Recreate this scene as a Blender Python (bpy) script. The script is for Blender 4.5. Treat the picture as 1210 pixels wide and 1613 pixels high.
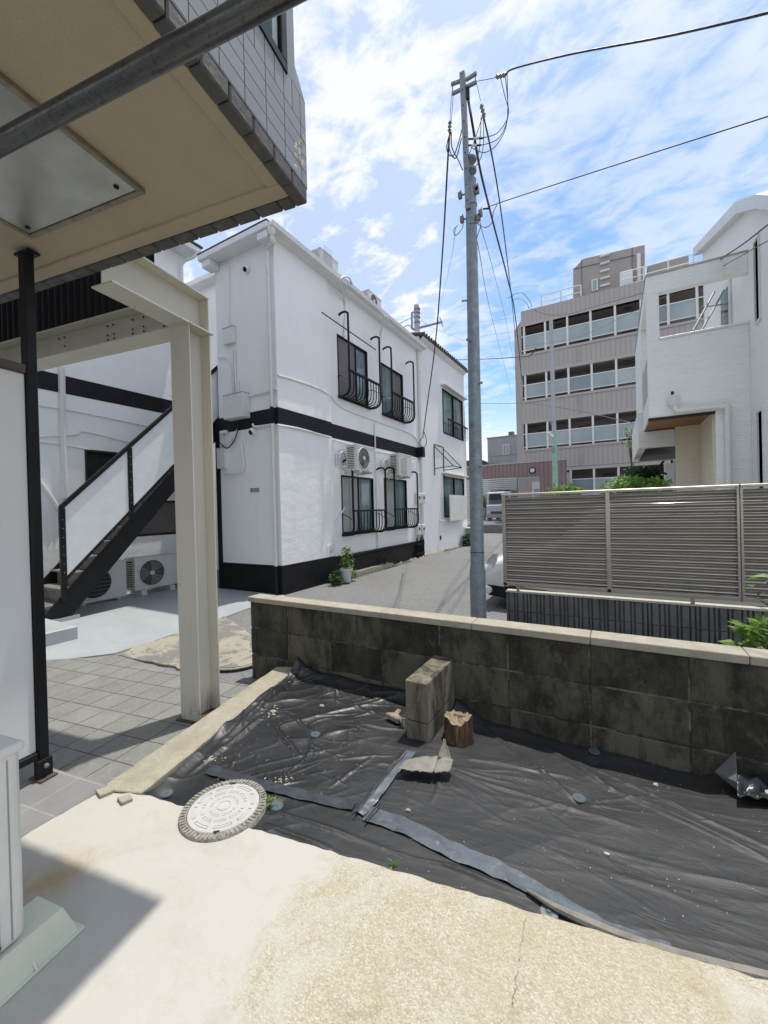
import bpy, math, random
import numpy as np
from mathutils import Vector, Matrix
random.seed(7)
rad = math.radians
scn = bpy.context.scene
C = scn.collection
for o in list(bpy.data.objects): bpy.data.objects.remove(o)

# ------------------------------------------------------------------ camera
F_PX, CX, CY = 640.0, 605.0, 806.5
def cam_axes(yaw, pitch, roll):
    F = np.array([-math.sin(yaw)*math.cos(pitch), math.cos(yaw)*math.cos(pitch), math.sin(pitch)])
    Rt = np.array([math.cos(yaw), math.sin(yaw), 0]); U = np.cross(Rt, F)
    c, s = math.cos(roll), math.sin(roll)
    return np.array([c*Rt+s*U, -(-s*Rt+c*U), F])
CM = cam_axes(rad(29.6), rad(-0.34), rad(-1.5))
cd = bpy.data.cameras.new('camera'); cam = bpy.data.objects.new('camera', cd); C.objects.link(cam)
cd.sensor_fit = 'HORIZONTAL'; cd.sensor_width = 36; cd.lens = F_PX/1210*36
cd.clip_start = 0.02; cd.clip_end = 1000
mw = Matrix.Identity(4)
for i in range(3):
    mw[i][0] = CM[0][i]; mw[i][1] = -CM[1][i]; mw[i][2] = -CM[2][i]
cam.matrix_world = mw
scn.camera = cam

# ------------------------------------------------------------------ light
SUN = Vector((0.0853, 0.2217, 1.0)).normalized()
sd = bpy.data.lights.new('sun', 'SUN'); sd.energy = 3.1; sd.angle = rad(0.9); sd.color = (1.0, 0.95, 0.86)
so = bpy.data.objects.new('sun', sd); C.objects.link(so); so.location = (0, 0, 30)
so.rotation_euler = SUN.to_track_quat('Z', 'Y').to_euler()
w = bpy.data.worlds.new('World'); scn.world = w; w.use_nodes = True
nt = w.node_tree; N = nt.nodes; L = nt.links; N.clear()
out = N.new('ShaderNodeOutputWorld'); bg = N.new('ShaderNodeBackground'); bg.inputs[1].default_value = 0.127
L.new(bg.outputs[0], out.inputs[0])
sky = N.new('ShaderNodeTexSky'); sky.sky_type = 'NISHITA'; sky.sun_disc = False
sky.sun_elevation = math.asin(SUN.z); sky.sun_rotation = math.atan2(SUN.x, SUN.y)
sky.air_density = 1.0; sky.dust_density = 1.0; sky.ozone_density = 2.0
tc = N.new('ShaderNodeTexCoord'); sx = N.new('ShaderNodeSeparateXYZ'); L.new(tc.outputs['Generated'], sx.inputs[0])
def M_(op, a, b=None, c=None):
    n = N.new('ShaderNodeMath'); n.operation = op
    for i, v in enumerate((a, b, c)):
        if v is None: continue
        if isinstance(v, (int, float)): n.inputs[i].default_value = v
        else: L.new(v, n.inputs[i])
    return n.outputs[0]
zz = M_('MAXIMUM', sx.outputs[2], 0.0); zd = M_('ADD', zz, 0.16)
cv = N.new('ShaderNodeCombineXYZ'); L.new(M_('DIVIDE', sx.outputs[0], zd), cv.inputs[0]); L.new(M_('DIVIDE', sx.outputs[1], zd), cv.inputs[1])
def wnoise(scale, detail, rough, dist, off=(0, 0, 0), sc=(1, 1, 1), rot=0):
    mp = N.new('ShaderNodeMapping'); L.new(cv.outputs[0], mp.inputs[0])
    mp.inputs['Location'].default_value = off; mp.inputs['Scale'].default_value = sc; mp.inputs['Rotation'].default_value = (0, 0, rot)
    n = N.new('ShaderNodeTexNoise'); L.new(mp.outputs[0], n.inputs['Vector'])
    n.inputs['Scale'].default_value = scale; n.inputs['Detail'].default_value = detail
    n.inputs['Roughness'].default_value = rough; n.inputs['Distortion'].default_value = dist
    return n.outputs['Fac']
def wramp(v, a, b):
    n = N.new('ShaderNodeMapRange'); n.interpolation_type = 'SMOOTHSTEP'; L.new(v, n.inputs[0])
    n.inputs[1].default_value = a; n.inputs[2].default_value = b; return n.outputs[0]
big = wnoise(0.85, 3, 0.5, 0.3, (3.1, 1.7, 0))
fine = wnoise(7.5, 7, 0.62, 0.35, (0.6, 5.0, 0), (1, 1.5, 1), 0.5)
cov = M_('ADD', M_('MULTIPLY', big, 0.62), M_('MULTIPLY', fine, 0.80))
cloud = wramp(cov, 0.54, 0.84)
# the clear blue gap low on the right and thin veil elsewhere
def blob(dx, dy, dz, k0, k1):
    v = Vector((dx, dy, dz)).normalized()
    d = N.new('ShaderNodeVectorMath'); d.operation = 'DOT_PRODUCT'; L.new(tc.outputs['Generated'], d.inputs[0]); d.inputs[1].default_value = v
    return wramp(d.outputs['Value'], k0, k1)
gap = blob(0.03, 0.84, 0.50, 0.93, 1.0)
gap2 = blob(-0.185, 0.90, 0.31, 0.975, 1.0)
gap3 = blob(0.36, 0.80, 0.58, 0.955, 1.0)
gaps = M_('MAXIMUM', M_('MAXIMUM', gap, gap2), gap3)
cl2 = M_('MULTIPLY', cloud, M_('SUBTRACT', 1.0, M_('MULTIPLY', gaps, 0.50)))
veil = M_('MULTIPLY', M_('SUBTRACT', 1.0, gaps), 0.42)
hz = wramp(sx.outputs[2], 0.30, 0.0)
fac = M_('MINIMUM', M_('ADD', M_('MAXIMUM', cl2, veil), M_('MULTIPLY', hz, 0.75)), 0.96)
mx = N.new('ShaderNodeMix'); mx.data_type = 'RGBA'
tint = N.new('ShaderNodeMix'); tint.data_type = 'RGBA'; tint.blend_type = 'MULTIPLY'; tint.inputs[0].default_value = 1.0
L.new(sky.outputs[0], tint.inputs[6]); tint.inputs[7].default_value = (0.92, 1.12, 1.22, 1)
L.new(fac, mx.inputs[0]); L.new(tint.outputs[2], mx.inputs[6]); mx.inputs[7].default_value = (5.75, 5.9, 6.25, 1)
L.new(mx.outputs[2], bg.inputs[0])
scn.view_settings.view_transform = 'Standard'; scn.view_settings.look = 'None'
scn.view_settings.exposure = 0.48; scn.view_settings.gamma = 1.0
scn.render.resolution_x = 768; scn.render.resolution_y = 1024

# ------------------------------------------------------------------ pixel -> plane helpers (photo survey)
def ray(x, y): return CM.T @ np.array([(x-CX)/F_PX, (y-CY)/F_PX, 1.0])
def PZ(x, y, z): d = ray(x, y); return Vector(d*z/d[2])
def PY(x, y, v): d = ray(x, y); return Vector(d*v/d[1])
def PX(x, y, v): d = ray(x, y); return Vector(d*v/d[0])
OA = rad(9.3)
def own(p): return Vector((math.cos(OA)*p[0]+math.sin(OA)*p[1], -math.sin(OA)*p[0]+math.cos(OA)*p[1], p[2]))
def wld(p): return Vector((math.cos(OA)*p[0]-math.sin(OA)*p[1], math.sin(OA)*p[0]+math.cos(OA)*p[1], p[2]))

# ------------------------------------------------------------------ materials
def smooth(a, b, x):
    t = min(1, max(0, (x-a)/(b-a))); return t*t*(3-2*t)
class Mt:
    def __init__(s, name, col=(.5, .5, .5), rough=.6, metal=0.0, spec=0.5):
        s.m = bpy.data.materials.new(name); s.m.use_nodes = True; s.nt = s.m.node_tree
        s.b = s.nt.nodes['Principled BSDF']; s.b.inputs['Base Color'].default_value = (*col, 1)
        s.b.inputs['Roughness'].default_value = rough; s.b.inputs['Metallic'].default_value = metal
        s.b.inputs['Specular IOR Level'].default_value = spec
        s.tc = s.nt.nodes.new('ShaderNodeTexCoord'); s.col = None; s.base = (*col, 1); s.h = None
    def n(s, t): return s.nt.nodes.new(t)
    def l(s, a, b): s.nt.links.new(a, b)
    def vec(s, scale=(1, 1, 1), rot=(0, 0, 0), loc=(0, 0, 0)):
        mp = s.n('ShaderNodeMapping'); s.l(s.tc.outputs['Object'], mp.inputs[0])
        mp.inputs['Scale'].default_value = scale; mp.inputs['Rotation'].default_value = rot; mp.inputs['Location'].default_value = loc
        return mp.outputs[0]
    def noise(s, scale, detail=4, rough=.55, dist=0, v=None):
        n = s.n('ShaderNodeTexNoise'); n.inputs['Scale'].default_value = scale; n.inputs['Detail'].default_value = detail
        n.inputs['Roughness'].default_value = rough; n.inputs['Distortion'].default_value = dist
        s.l(v if v is not None else s.tc.outputs['Object'], n.inputs['Vector']); return n.outputs['Fac']
    def voro(s, scale, feat='F1', v=None, out='Distance'):
        n = s.n('ShaderNodeTexVoronoi'); n.feature = feat; n.inputs['Scale'].default_value = scale
        s.l(v if v is not None else s.tc.outputs['Object'], n.inputs['Vector']); return n.outputs[out]
    def ramp(s, v, a, b, lo=0.0, hi=1.0):
        n = s.n('ShaderNodeMapRange'); s.l(v, n.inputs[0])
        for i, q in enumerate((a, b, lo, hi)): n.inputs[i+1].default_value = q
        return n.outputs[0]
    def math(s, op, a, b=0.0):
        n = s.n('ShaderNodeMath'); n.operation = op
        for i, v in enumerate((a, b)):
            if isinstance(v, (int, float)): n.inputs[i].default_value = v
            else: s.l(v, n.inputs[i])
        return n.outputs[0]
    def mix(s, fac, col, mode='MIX'):
        n = s.n('ShaderNodeMix'); n.data_type = 'RGBA'; n.blend_type = mode
        if isinstance(fac, (int, float)): n.inputs[0].default_value = fac
        else: s.l(fac, n.inputs[0])
        if s.col is None: n.inputs[6].default_value = s.base
        else: s.l(s.col, n.inputs[6])
        if isinstance(col, tuple): n.inputs[7].default_value = (*col, 1)
        else: s.l(col, n.inputs[7])
        s.col = n.outputs[2]; s.l(s.col, s.b.inputs['Base Color']); return s
    def bump(s, h, strength=.3, dist=.01):
        n = s.n('ShaderNodeBump'); n.inputs['Strength'].default_value = strength; n.inputs['Distance'].default_value = dist
        s.l(h, n.inputs['Height'])
        if s.h is not None: s.l(s.h, n.inputs['Normal'])
        s.h = n.outputs[0]; s.l(s.h, s.b.inputs['Normal']); return s
    def rough(s, v): s.l(v, s.b.inputs['Roughness']); return s
def simple(name, col, rough=.5, metal=0.0, var=.15, scale=6, bump=.08, bscale=80, bdist=.002, dark=None):
    m = Mt(name, col, rough, metal)
    d = dark or tuple(c*(1-var*2) for c in col)
    m.mix(m.ramp(m.noise(scale, 5, .6), .35, .75), d)
    if bump: m.bump(m.noise(bscale, 3), bump, bdist)
    m.rough(m.ramp(m.noise(scale*2.3, 3), .3, .7, max(.05, rough-.08), min(1, rough+.12)))
    return m.m
MAT = {}
G = -1.30; TILE = -1.22; SLAB = -1.15; LOT = -0.90
# stuccoed white wall
def stucco(name, col, strength, dist=.006):
    m = Mt(name, col, .75)
    m.mix(m.ramp(m.noise(.7, 5, .6, .4, m.vec((1, 1, .45))), .35, .8), tuple(c*.92 for c in col))
    m.mix(m.math('MULTIPLY', m.ramp(m.noise(5, 5, .65, 0, m.vec((1, 1, .12))), .58, .78), .16), (.42, .43, .42))
    m.mix(m.math('MULTIPLY', m.math('MULTIPLY', m.ramp(m.noise(22, 5, .7, 0, m.vec((1, 1, .03))), .56, .68), m.ramp(m.noise(1.3, 3), .5, .65)), .30), (.33, .33, .31))
    m.bump(m.noise(2.0, 3, .6, .2, m.vec((1, 1, 1.6))), strength*.8, dist*5)
    m.bump(m.noise(38, 4, .65), strength, dist)
    return m.m
MAT['stucco'] = stucco('white_stucco', (.86, .86, .855), .10)
MAT['stucco_rough'] = stucco('rough_white_stucco', (.88, .88, .875), .38, .008)
MAT['stucco_old'] = stucco('aged_white_stucco', (.80, .80, .80), .12)
MAT['white_paint'] = simple('white_paint', (.78, .79, .80), .45, var=.05, bump=.02)
MAT['white_metal'] = simple('white_metal', (.72, .72, .70), .4, var=.05, bump=.02)
MAT['black_paint'] = simple('black_paint', (.012, .012, .016), .5, var=.2, bump=.15, bscale=40)
MAT['black_metal'] = simple('black_metal', (.012, .0125, .014), .45, .0, var=.2, bump=.05)
MAT['bronze'] = simple('dark_bronze', (.045, .035, .03), .4, .3, var=.2, bump=.03)
MAT['brown_rail'] = simple('brown_rail', (.09, .065, .055), .5, .1)
MAT['ac_white'] = simple('ac_casing', (.64, .635, .60), .45, var=.05, bump=.02)
MAT['ac_grey'] = simple('ac_vent', (.30, .30, .29), .6, var=.1)
for k_ in ('black_paint', 'black_metal'): MAT[k_].node_tree.nodes['Principled BSDF'].inputs['Specular IOR Level'].default_value = .22
MAT['dark'] = simple('dark_void', (.012, .012, .013), .7, bump=0)
MAT['plastic_foot'] = simple('pale_green_plastic', (.58, .61, .49), .5, var=.06, bump=.03)
MAT['foot_white'] = simple('white_foot', (.62, .62, .58), .6)
MAT['galv'] = None
m = Mt('galvanised_steel', (.20, .235, .255), .52, .45)
m.mix(m.ramp(m.noise(14, 5, .7, .4), .42, .62), (.27, .31, .33)); m.mix(m.math('MULTIPLY', m.ramp(m.noise(3, 5, .7, 0, m.vec((1, 1, .2))), .5, .7), .4), (.20, .22, .23))
m.bump(m.noise(60, 3), .05, .002); MAT['galv'] = m.m
m = Mt('worn_steel', (.13, .135, .135), .30, .85)
m.mix(m.ramp(m.noise(9, 4, .6, 0, m.vec((.5, 8, 8))), .45, .7), (.07, .07, .068)); m.mix(m.math('MULTIPLY', m.ramp(m.noise(90, 4, .7), .52, .62), .5), (.05, .035, .03))
m.bump(m.noise(120, 3), .15, .001); MAT['pipe'] = m.m
# beige painted steel
m = Mt('cream_steel', (.58, .555, .475), .5)
m.mix(m.math('MULTIPLY', m.ramp(m.noise(4, 5, .6, .3, m.vec((1, 1, .25))), .45, .75), .5), (.50, .475, .39))
szc = m.n('ShaderNodeSeparateXYZ'); m.l(m.tc.outputs['Object'], szc.inputs[0])
m.mix(m.math('MULTIPLY', m.math('MULTIPLY', m.ramp(szc.outputs[2], .16, .0), m.ramp(m.noise(18, 6, .75, .4, m.vec((1, 1, .4))), .45, .6)), .8), (.16, .095, .05))
m.mix(m.math('MULTIPLY', m.ramp(m.noise(30, 5, .7, 0, m.vec((1, 1, .05))), .60, .70), .35), (.34, .30, .22))
m.mix(m.ramp(m.noise(26, 5, .75, .6), .67, .72), (.14, .09, .06)); m.bump(m.noise(45, 3), .08, .002); MAT['cream'] = m.m
m = Mt('soffit_plaster', (.43, .365, .27), .85)
m.mix(m.ramp(m.noise(3, 4, .6), .35, .75), (.385, .325, .24)); m.mix(m.math('MULTIPLY', m.ramp(m.noise(260, 2, .5), .5, .7), .35), (.22, .18, .13)); m.bump(m.noise(220, 2), .35, .002); MAT['soffit'] = m.m
m = Mt('hatch_board', (.42, .415, .39), .30, .75)
m.mix(m.ramp(m.noise(4, 5, .6, .5), .35, .75), (.30, .31, .285)); m.mix(m.math('MULTIPLY', m.ramp(m.noise(40, 4, .7), .66, .74), .4), (.12, .11, .10)); m.rough(m.ramp(m.noise(7, 3), .3, .7, .28, .42)); MAT['hatch'] = m.m
MAT['alu_old'] = simple('old_aluminium', (.28, .25, .19), .5, .4, var=.25, scale=20)
# facade tile (elongated glazed grey tile with black joints), in wall plane axes: v = (along wall, height)
def tilewall(name, swap):
    m = Mt(name, (.30, .31, .33), .42, .0, .3)
    cb = m.n('ShaderNodeCombineXYZ'); sp = m.n('ShaderNodeSeparateXYZ'); m.l(m.tc.outputs['Object'], sp.inputs[0])
    m.l(sp.outputs[0 if swap else 1], cb.inputs[0]); m.l(sp.outputs[2], cb.inputs[1])
    def bk(w_, h_, oz):
        mp = m.n('ShaderNodeMapping'); m.l(cb.outputs[0], mp.inputs[0]); mp.inputs['Location'].default_value = (-.063, oz, 0)
        br = m.n('ShaderNodeTexBrick'); m.l(mp.outputs[0], br.inputs['Vector']); br.offset = 0.0; br.inputs['Scale'].default_value = 1
        br.inputs['Brick Width'].default_value = w_; br.inputs['Row Height'].default_value = h_; br.inputs['Mortar Size'].default_value = .0022; br.inputs['Mortar Smooth'].default_value = .1
        br.inputs['Color1'].default_value = (.27, .275, .285, 1); br.inputs['Color2'].default_value = (.235, .24, .25, 1); br.inputs['Mortar'].default_value = (.018, .018, .022, 1); return br.outputs['Color']
    m.mix(1.0, bk(.106, .0544, 0)); zl = sp.outputs[2]
    m.mix(m.math('GREATER_THAN', zl, .272), bk(.053, .108, -.272+.108*3)); m.mix(m.math('GREATER_THAN', zl, .381), (.25, .255, .265))
    m.mix(m.math('MULTIPLY', m.ramp(m.noise(40, 5, .7), .55, .75), .25), (.36, .36, .36))
    m.bump(m.noise(90, 2), .06, .001)
    return m.m
MAT['tile_x'] = tilewall('glazed_tile_side', False); MAT['tile_y'] = tilewall('glazed_tile_front', True)
m = Mt('underside_tile', (.075, .074, .07), .7); m.mix(m.ramp(m.noise(14, 5, .7), .5, .75), (.15, .14, .12)); m.bump(m.noise(60, 3), .5, .004); MAT['tile_under'] = m.m
# paving tile, own-frame grid
m = Mt('paving_tile', (.175, .175, .175), .7)
br = m.n('ShaderNodeTexBrick'); m.l(m.vec(loc=(2.19, -1.42, 0)), br.inputs['Vector'])
br.offset = 0.0; br.inputs['Scale'].default_value = 1; br.inputs['Brick Width'].default_value = .1865; br.inputs['Row Height'].default_value = .1835
br.inputs['Mortar Size'].default_value = .0032; br.inputs['Mortar Smooth'].default_value = .05
br.inputs['Color1'].default_value = (.185, .185, .172, 1); br.inputs['Color2'].default_value = (.225, .222, .205, 1); br.inputs['Mortar'].default_value = (.03, .03, .03, 1)
m.mix(1.0, br.outputs['Color'])
m.mix(m.math('MULTIPLY', m.ramp(m.noise(7, 6, .7, .6), .45, .7), .45), (.125, .123, .112)); m.mix(m.math('MULTIPLY', m.ramp(m.noise(45, 5, .7, .5), .52, .70), .6), (.29, .285, .26)); m.mix(m.math('MULTIPLY', m.ramp(m.noise(3, 6, .75, .8, m.vec(loc=(5, 1, 0))), .55, .66), .35), (.26, .25, .22))
m.bump(m.noise(28, 6, .7, .5), .5, .006); m.bump(m.math('SUBTRACT', 1.0, br.outputs['Fac']), .7, .004); MAT['paving'] = m.m
m = Mt('border_tile', (.22, .22, .22), .7)
br = m.n('ShaderNodeTexBrick'); m.l(m.vec(loc=(2.10, -1.20, 0)), br.inputs['Vector']); br.offset = 0.0; br.inputs['Scale'].default_value = 1; br.inputs['Brick Width'].default_value = .1865; br.inputs['Row Height'].default_value = .1865
br.inputs['Mortar Size'].default_value = .003; br.inputs['Color1'].default_value = (.20, .20, .20, 1); br.inputs['Color2'].default_value = (.235, .232, .225, 1); br.inputs['Mortar'].default_value = (.30, .29, .27, 1)
m.mix(1.0, br.outputs['Color']); m.mix(m.math('MULTIPLY', m.ramp(m.noise(9, 6, .7, .6), .45, .7), .5), (.15, .148, .14)); m.bump(m.noise(28, 6, .7, .5), .4, .005); MAT['paving_big'] = m.m
# smooth mortar to exposed aggregate slab
m = Mt('slab', (.44, .425, .385), .85)
sp = m.n('ShaderNodeSeparateXYZ'); m.l(m.tc.outputs['Object'], sp.inputs[0])
side = m.math('ADD', m.math('ADD', m.math('MULTIPLY', sp.outputs[0], 1.0), m.math('MULTIPLY', m.noise(4.5, 7, .7, .8), 1.15)), -.15)
ag = m.ramp(side, -.46, -.26)
peb = m.voro(230, 'F1', None, 'Color'); pebd = m.voro(230)
hs = m.n('ShaderNodeSeparateColor'); m.l(peb, hs.inputs[0])
rp = m.n('ShaderNodeValToRGB'); m.l(hs.outputs[0], rp.inputs[0])
rp.color_ramp.elements[0].color = (.29, .235, .125, 1); rp.color_ramp.elements[1].color = (.58, .55, .44, 1)
e = rp.color_ramp.elements.new(.4); e.color = (.42, .37, .24, 1); e = rp.color_ramp.elements.new(.75); e.color = (.49, .44, .31, 1)
pm = m.n('ShaderNodeMix'); pm.data_type = 'RGBA'; m.l(m.ramp(pebd, .45, .8), pm.inputs[0]); m.l(rp.outputs[0], pm.inputs[6]); pm.inputs[7].default_value = (.34, .30, .24, 1)
m.mix(m.math('MULTIPLY', m.ramp(m.noise(3, 6, .7, .5), .5, .75), .6), (.41, .39, .345))
m.mix(m.math('MULTIPLY', m.ramp(m.noise(5, 8, .75, .5, m.vec((1, 1.5, 1), loc=(8, 3, 0))), .52, .66), .55), (.36, .35, .315))
m.mix(m.math('MULTIPLY', m.ramp(m.noise(8, 8, .8, 1.2, m.vec((1, 2.5, 1), loc=(3, 9, 0))), .58, .70), .5), (.52, .51, .49))
m.mix(m.math('MULTIPLY', m.ramp(m.noise(2.4, 7, .75, .8, m.vec(loc=(1, 4, 0))), .56, .70), .45), (.37, .325, .24))
m.mix(m.math('MULTIPLY', m.ramp(m.noise(70, 5, .8, .3), .62, .72), .35), (.30, .28, .23))
m.mix(m.math('MULTIPLY', ag, .72), pm.outputs[2])
m.mix(m.math('MULTIPLY', m.math('MULTIPLY', ag, m.ramp(m.noise(2.6, 6, .65, .8, m.vec(loc=(3, 1, 0))), .54, .62)), .7), (.47, .45, .40))
m.mix(m.math('MULTIPLY', m.math('MULTIPLY', ag, m.ramp(m.noise(9, 5, .65, .8, m.vec(loc=(1, 7, 0))), .56, .72)), .55), (.27, .215, .12))
m.mix(m.math('MULTIPLY', m.math('MULTIPLY', ag, m.ramp(m.noise(1.7, 7, .7, .6, m.vec(loc=(6, 3, 0))), .50, .62)), .45), (.36, .31, .20))
m.mix(m.math('MULTIPLY', m.ramp(m.noise(11, 6, .8, 1.2, m.vec((1, 1, 1), loc=(5, 2, 0))), .64, .72), .35), (.30, .25, .17))
# rust stain next to the air conditioner
def localblob(m, px, py, r0, r1):
    vs = m.n('ShaderNodeVectorMath'); vs.operation = 'DISTANCE'; m.l(m.tc.outputs['Object'], vs.inputs[0]); vs.inputs[1].default_value = (px, py, -1.15)
    return m.ramp(m.math('ADD', vs.outputs['Value'], m.math('MULTIPLY', m.noise(9, 5, .7, .8), .22)), r0, r1)
_st = PZ(88, 1385, -1.15)
m.mix(m.math('MULTIPLY', localblob(m, _st.x, _st.y, .24, .12), .75), (.36, .24, .10))
def crack(m, a, b, wd, wob):
    # thin wandering crack from a to b (world xy)
    d = (b-a); L_ = d.length; n_ = Vector((-d.y, d.x, 0))/L_
    dt = m.n('ShaderNodeVectorMath'); dt.operation = 'DOT_PRODUCT'; sb = m.n('ShaderNodeVectorMath'); sb.operation = 'SUBTRACT'; m.l(m.tc.outputs['Object'], sb.inputs[0]); sb.inputs[1].default_value = a; m.l(sb.outputs[0], dt.inputs[0]); dt.inputs[1].default_value = n_
    dl = m.n('ShaderNodeVectorMath'); dl.operation = 'DOT_PRODUCT'; m.l(sb.outputs[0], dl.inputs[0]); dl.inputs[1].default_value = d/L_
    off = m.math('MULTIPLY', m.math('SUBTRACT', m.noise(11, 6, .75), .5), wob)
    dd = m.math('ABSOLUTE', m.math('ADD', dt.outputs['Value'], off))
    inside = m.math('MULTIPLY', m.ramp(dl.outputs['Value'], 0, .03), m.ramp(dl.outputs['Value'], L_, L_-.03))
    return m.math('MULTIPLY', m.math('MULTIPLY', m.ramp(dd, wd, wd*.3), inside), m.ramp(m.noise(30, 3), .35, .5))
ck = crack(m, PZ(828, 1436, SLAB), PZ(802, 1640, SLAB), .0022, .05); m.mix(m.math('MULTIPLY', ck, .85), (.12, .10, .08))
ck2 = crack(m, PZ(250, 1300, SLAB), PZ(560, 1500, SLAB), .0010, .12); m.mix(m.math('MULTIPLY', ck2, .35), (.25, .22, .18))
m.bump(m.noise(12, 5, .6, .3), .25, .008); bm_ = m.math('MULTIPLY', m.math('SUBTRACT', 1.0, pebd), ag); m.bump(bm_, .6, .0035); m.bump(m.noise(240, 2), .12, .001); MAT['slab'] = m.m; SLABM = m
m = Mt('weathered_concrete', (.37, .34, .265), .9)
m.mix(m.math('MULTIPLY', m.ramp(m.noise(22, 6, .8, .5, m.vec(loc=(4, 4, 4))), .56, .66), .6), (.19, .165, .115))
m.mix(m.ramp(m.noise(9, 6, .7, .5), .4, .7), (.27, .24, .18)); m.mix(m.math('MULTIPLY', m.ramp(m.noise(170, 3, .6), .5, .7), .5), (.17, .15, .12)); m.bump(m.noise(70, 5, .7), .5, .004); MAT['curb'] = m.m
m = Mt('coping_concrete', (.37, .34, .275), .9)
m.mix(m.ramp(m.noise(7, 6, .7, .5), .42, .7), (.28, .25, .19)); m.mix(m.math('MULTIPLY', m.ramp(m.voro(160, out='Color'), .35, .9), .4), (.24, .22, .18)); m.mix(m.math('MULTIPLY', m.ramp(m.noise(13, 7, .8, .3), .56, .68), .45), (.15, .135, .10)); m.bump(m.voro(150), .5, .003); MAT['coping'] = m.m
m = Mt('stained_block', (.115, .108, .078), .92)
def cellrand(m, sx, sz, ox, oz):
    vm = m.n('ShaderNodeVectorMath'); vm.operation = 'FLOOR'; m.l(m.vec((1/sx, 0, 1/sz), loc=(ox/sx, 0, oz/sz)), vm.inputs[0])
    wn = m.n('ShaderNodeTexWhiteNoise'); m.l(vm.outputs[0], wn.inputs['Vector']); return wn.outputs['Value']
cr0 = cellrand(m, .4, .206, -.375, -.603)
m.mix(m.math('MULTIPLY', m.ramp(cr0, .1, .9), .75), (.042, .040, .028))
m.mix(m.ramp(m.math('ADD', m.noise(5.5, 8, .72, .15, m.vec((1, 1, .55))), m.math('MULTIPLY', m.math('SUBTRACT', cr0, .5), .12)), .43, .60), (.020, .0205, .014))
m.mix(m.math('MULTIPLY', m.ramp(m.noise(16, 6, .75, .1, m.vec((1, 1, .16), loc=(4, 0, 3))), .54, .64), .65), (.016, .012, .008))
m.mix(m.math('MULTIPLY', m.ramp(m.noise(6, 8, .8, .1, m.vec((1, 1, .8), loc=(9, 2, 1))), .56, .70), .6), (.18, .168, .125))
m.mix(m.math('MULTIPLY', m.ramp(m.noise(5, 6, .75, .2, m.vec((1, 1, .6), loc=(2, 8, 5))), .55, .68), .5), (.045, .022, .012))
m.mix(m.math('MULTIPLY', m.ramp(m.noise(90, 4, .8, .1), .58, .68), .35), (.17, .16, .13))
m.bump(m.noise(110, 5, .75), .75, .004); m.bump(m.noise(22, 4, .6), .3, .006); MAT['block'] = m.m
m = Mt('stub_block', (.19, .17, .125), .92)
m.mix(m.ramp(m.noise(9, 6, .7, .6, m.vec((1, 1, .35))), .42, .60), (.05, .042, .026)); m.mix(m.math('MULTIPLY', m.ramp(m.noise(30, 4, .7), .6, .75), .5), (.33, .30, .24)); m.bump(m.noise(100, 5, .75), .7, .004); MAT['stub'] = m.m
m = Mt('mortar', (.17, .16, .125), .95); m.mix(m.ramp(m.noise(6, 6, .75), .42, .54), (.035, .034, .025)); m.bump(m.noise(120, 4), .5, .003); MAT['mortar'] = m.m
# black weed membrane
m = Mt('weed_membrane', (.012, .013, .015), .48, 0, .5)
m.mix(m.ramp(m.noise(2.4, 5, .65, .5), .4, .68), (.019, .0195, .0205))
m.mix(m.math('MULTIPLY', m.ramp(m.noise(14, 6, .72, .8), .50, .68), .45), (.034, .033, .031))
m.mix(m.math('MULTIPLY', m.ramp(m.noise(58, 4, .65, .4, m.vec((1, 1.6, 1))), .60, .66), .8), (.008, .008, .010))
m.mix(m.math('MULTIPLY', m.ramp(m.noise(160, 2, .6), .73, .76), .8), (.42, .38, .32))
m.bump(m.math('ABSOLUTE', m.math('SUBTRACT', m.noise(9, 5, .6, .8, m.vec((.5, 1.6, 1), (0, 0, .25))), .5)), .55, -.010); m.bump(m.noise(420, 2), .25, .0008)
sxp = m.n('ShaderNodeSeparateXYZ'); m.l(m.tc.outputs['Object'], sxp.inputs[0])
rt = m.ramp(sxp.outputs[0], -.45, .25)
m.mix(m.math('MULTIPLY', rt, .6), (.026, .0275, .030))
m.mix(m.math('MULTIPLY', m.math('MULTIPLY', m.ramp(m.noise(38, 4, .7, .3, m.vec((1, 1.8, 1), loc=(1, 1, 1))), .58, .63), m.ramp(m.noise(2.2, 4, .6, 0, m.vec(loc=(2, 5, 1))), .45, .6)), .75), (.012, .012, .014))
m.rough(m.math('ADD', m.ramp(m.noise(6, 4), .3, .7, .33, .50), m.math('MULTIPLY', rt, .17))); MAT['sheet'] = m.m
m = Mt('grey_tape', (.11, .13, .15), .34); m.mix(m.ramp(m.noise(12, 4, .6, .5, m.vec((.4, 1, 1))), .4, .7), (.06, .068, .08)); m.mix(m.math('MULTIPLY', m.ramp(m.noise(40, 4, .7), .62, .7), .5), (.25, .24, .22)); m.bump(m.noise(30, 3, .6, .8, m.vec((1, .4, 1))), .7, .004); MAT['tape'] = m.m; MAT['tape_dark'] = simple('dark_tape', (.035, .042, .052), .40, var=.2, scale=20, bump=.3, bscale=30, bdist=.004)
MAT['fold_back'] = simple('membrane_back', (.25, .235, .205), .85, var=.25, scale=20, bump=.3, bscale=150)
m = Mt('asphalt', (.155, .155, .155), .9)
m.mix(m.math('MULTIPLY', m.ramp(m.voro(75, out='Color'), .3, .95), .75), (.29, .285, .28)); m.mix(m.math('MULTIPLY', m.ramp(m.noise(170, 2, .6), .52, .62), .6), (.07, .07, .07))
m.mix(m.math('MULTIPLY', m.ramp(m.noise(.9, 6, .65, .6), .45, .7), .35), (.11, .11, .11)); m.bump(m.voro(80), .6, .006); 
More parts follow.
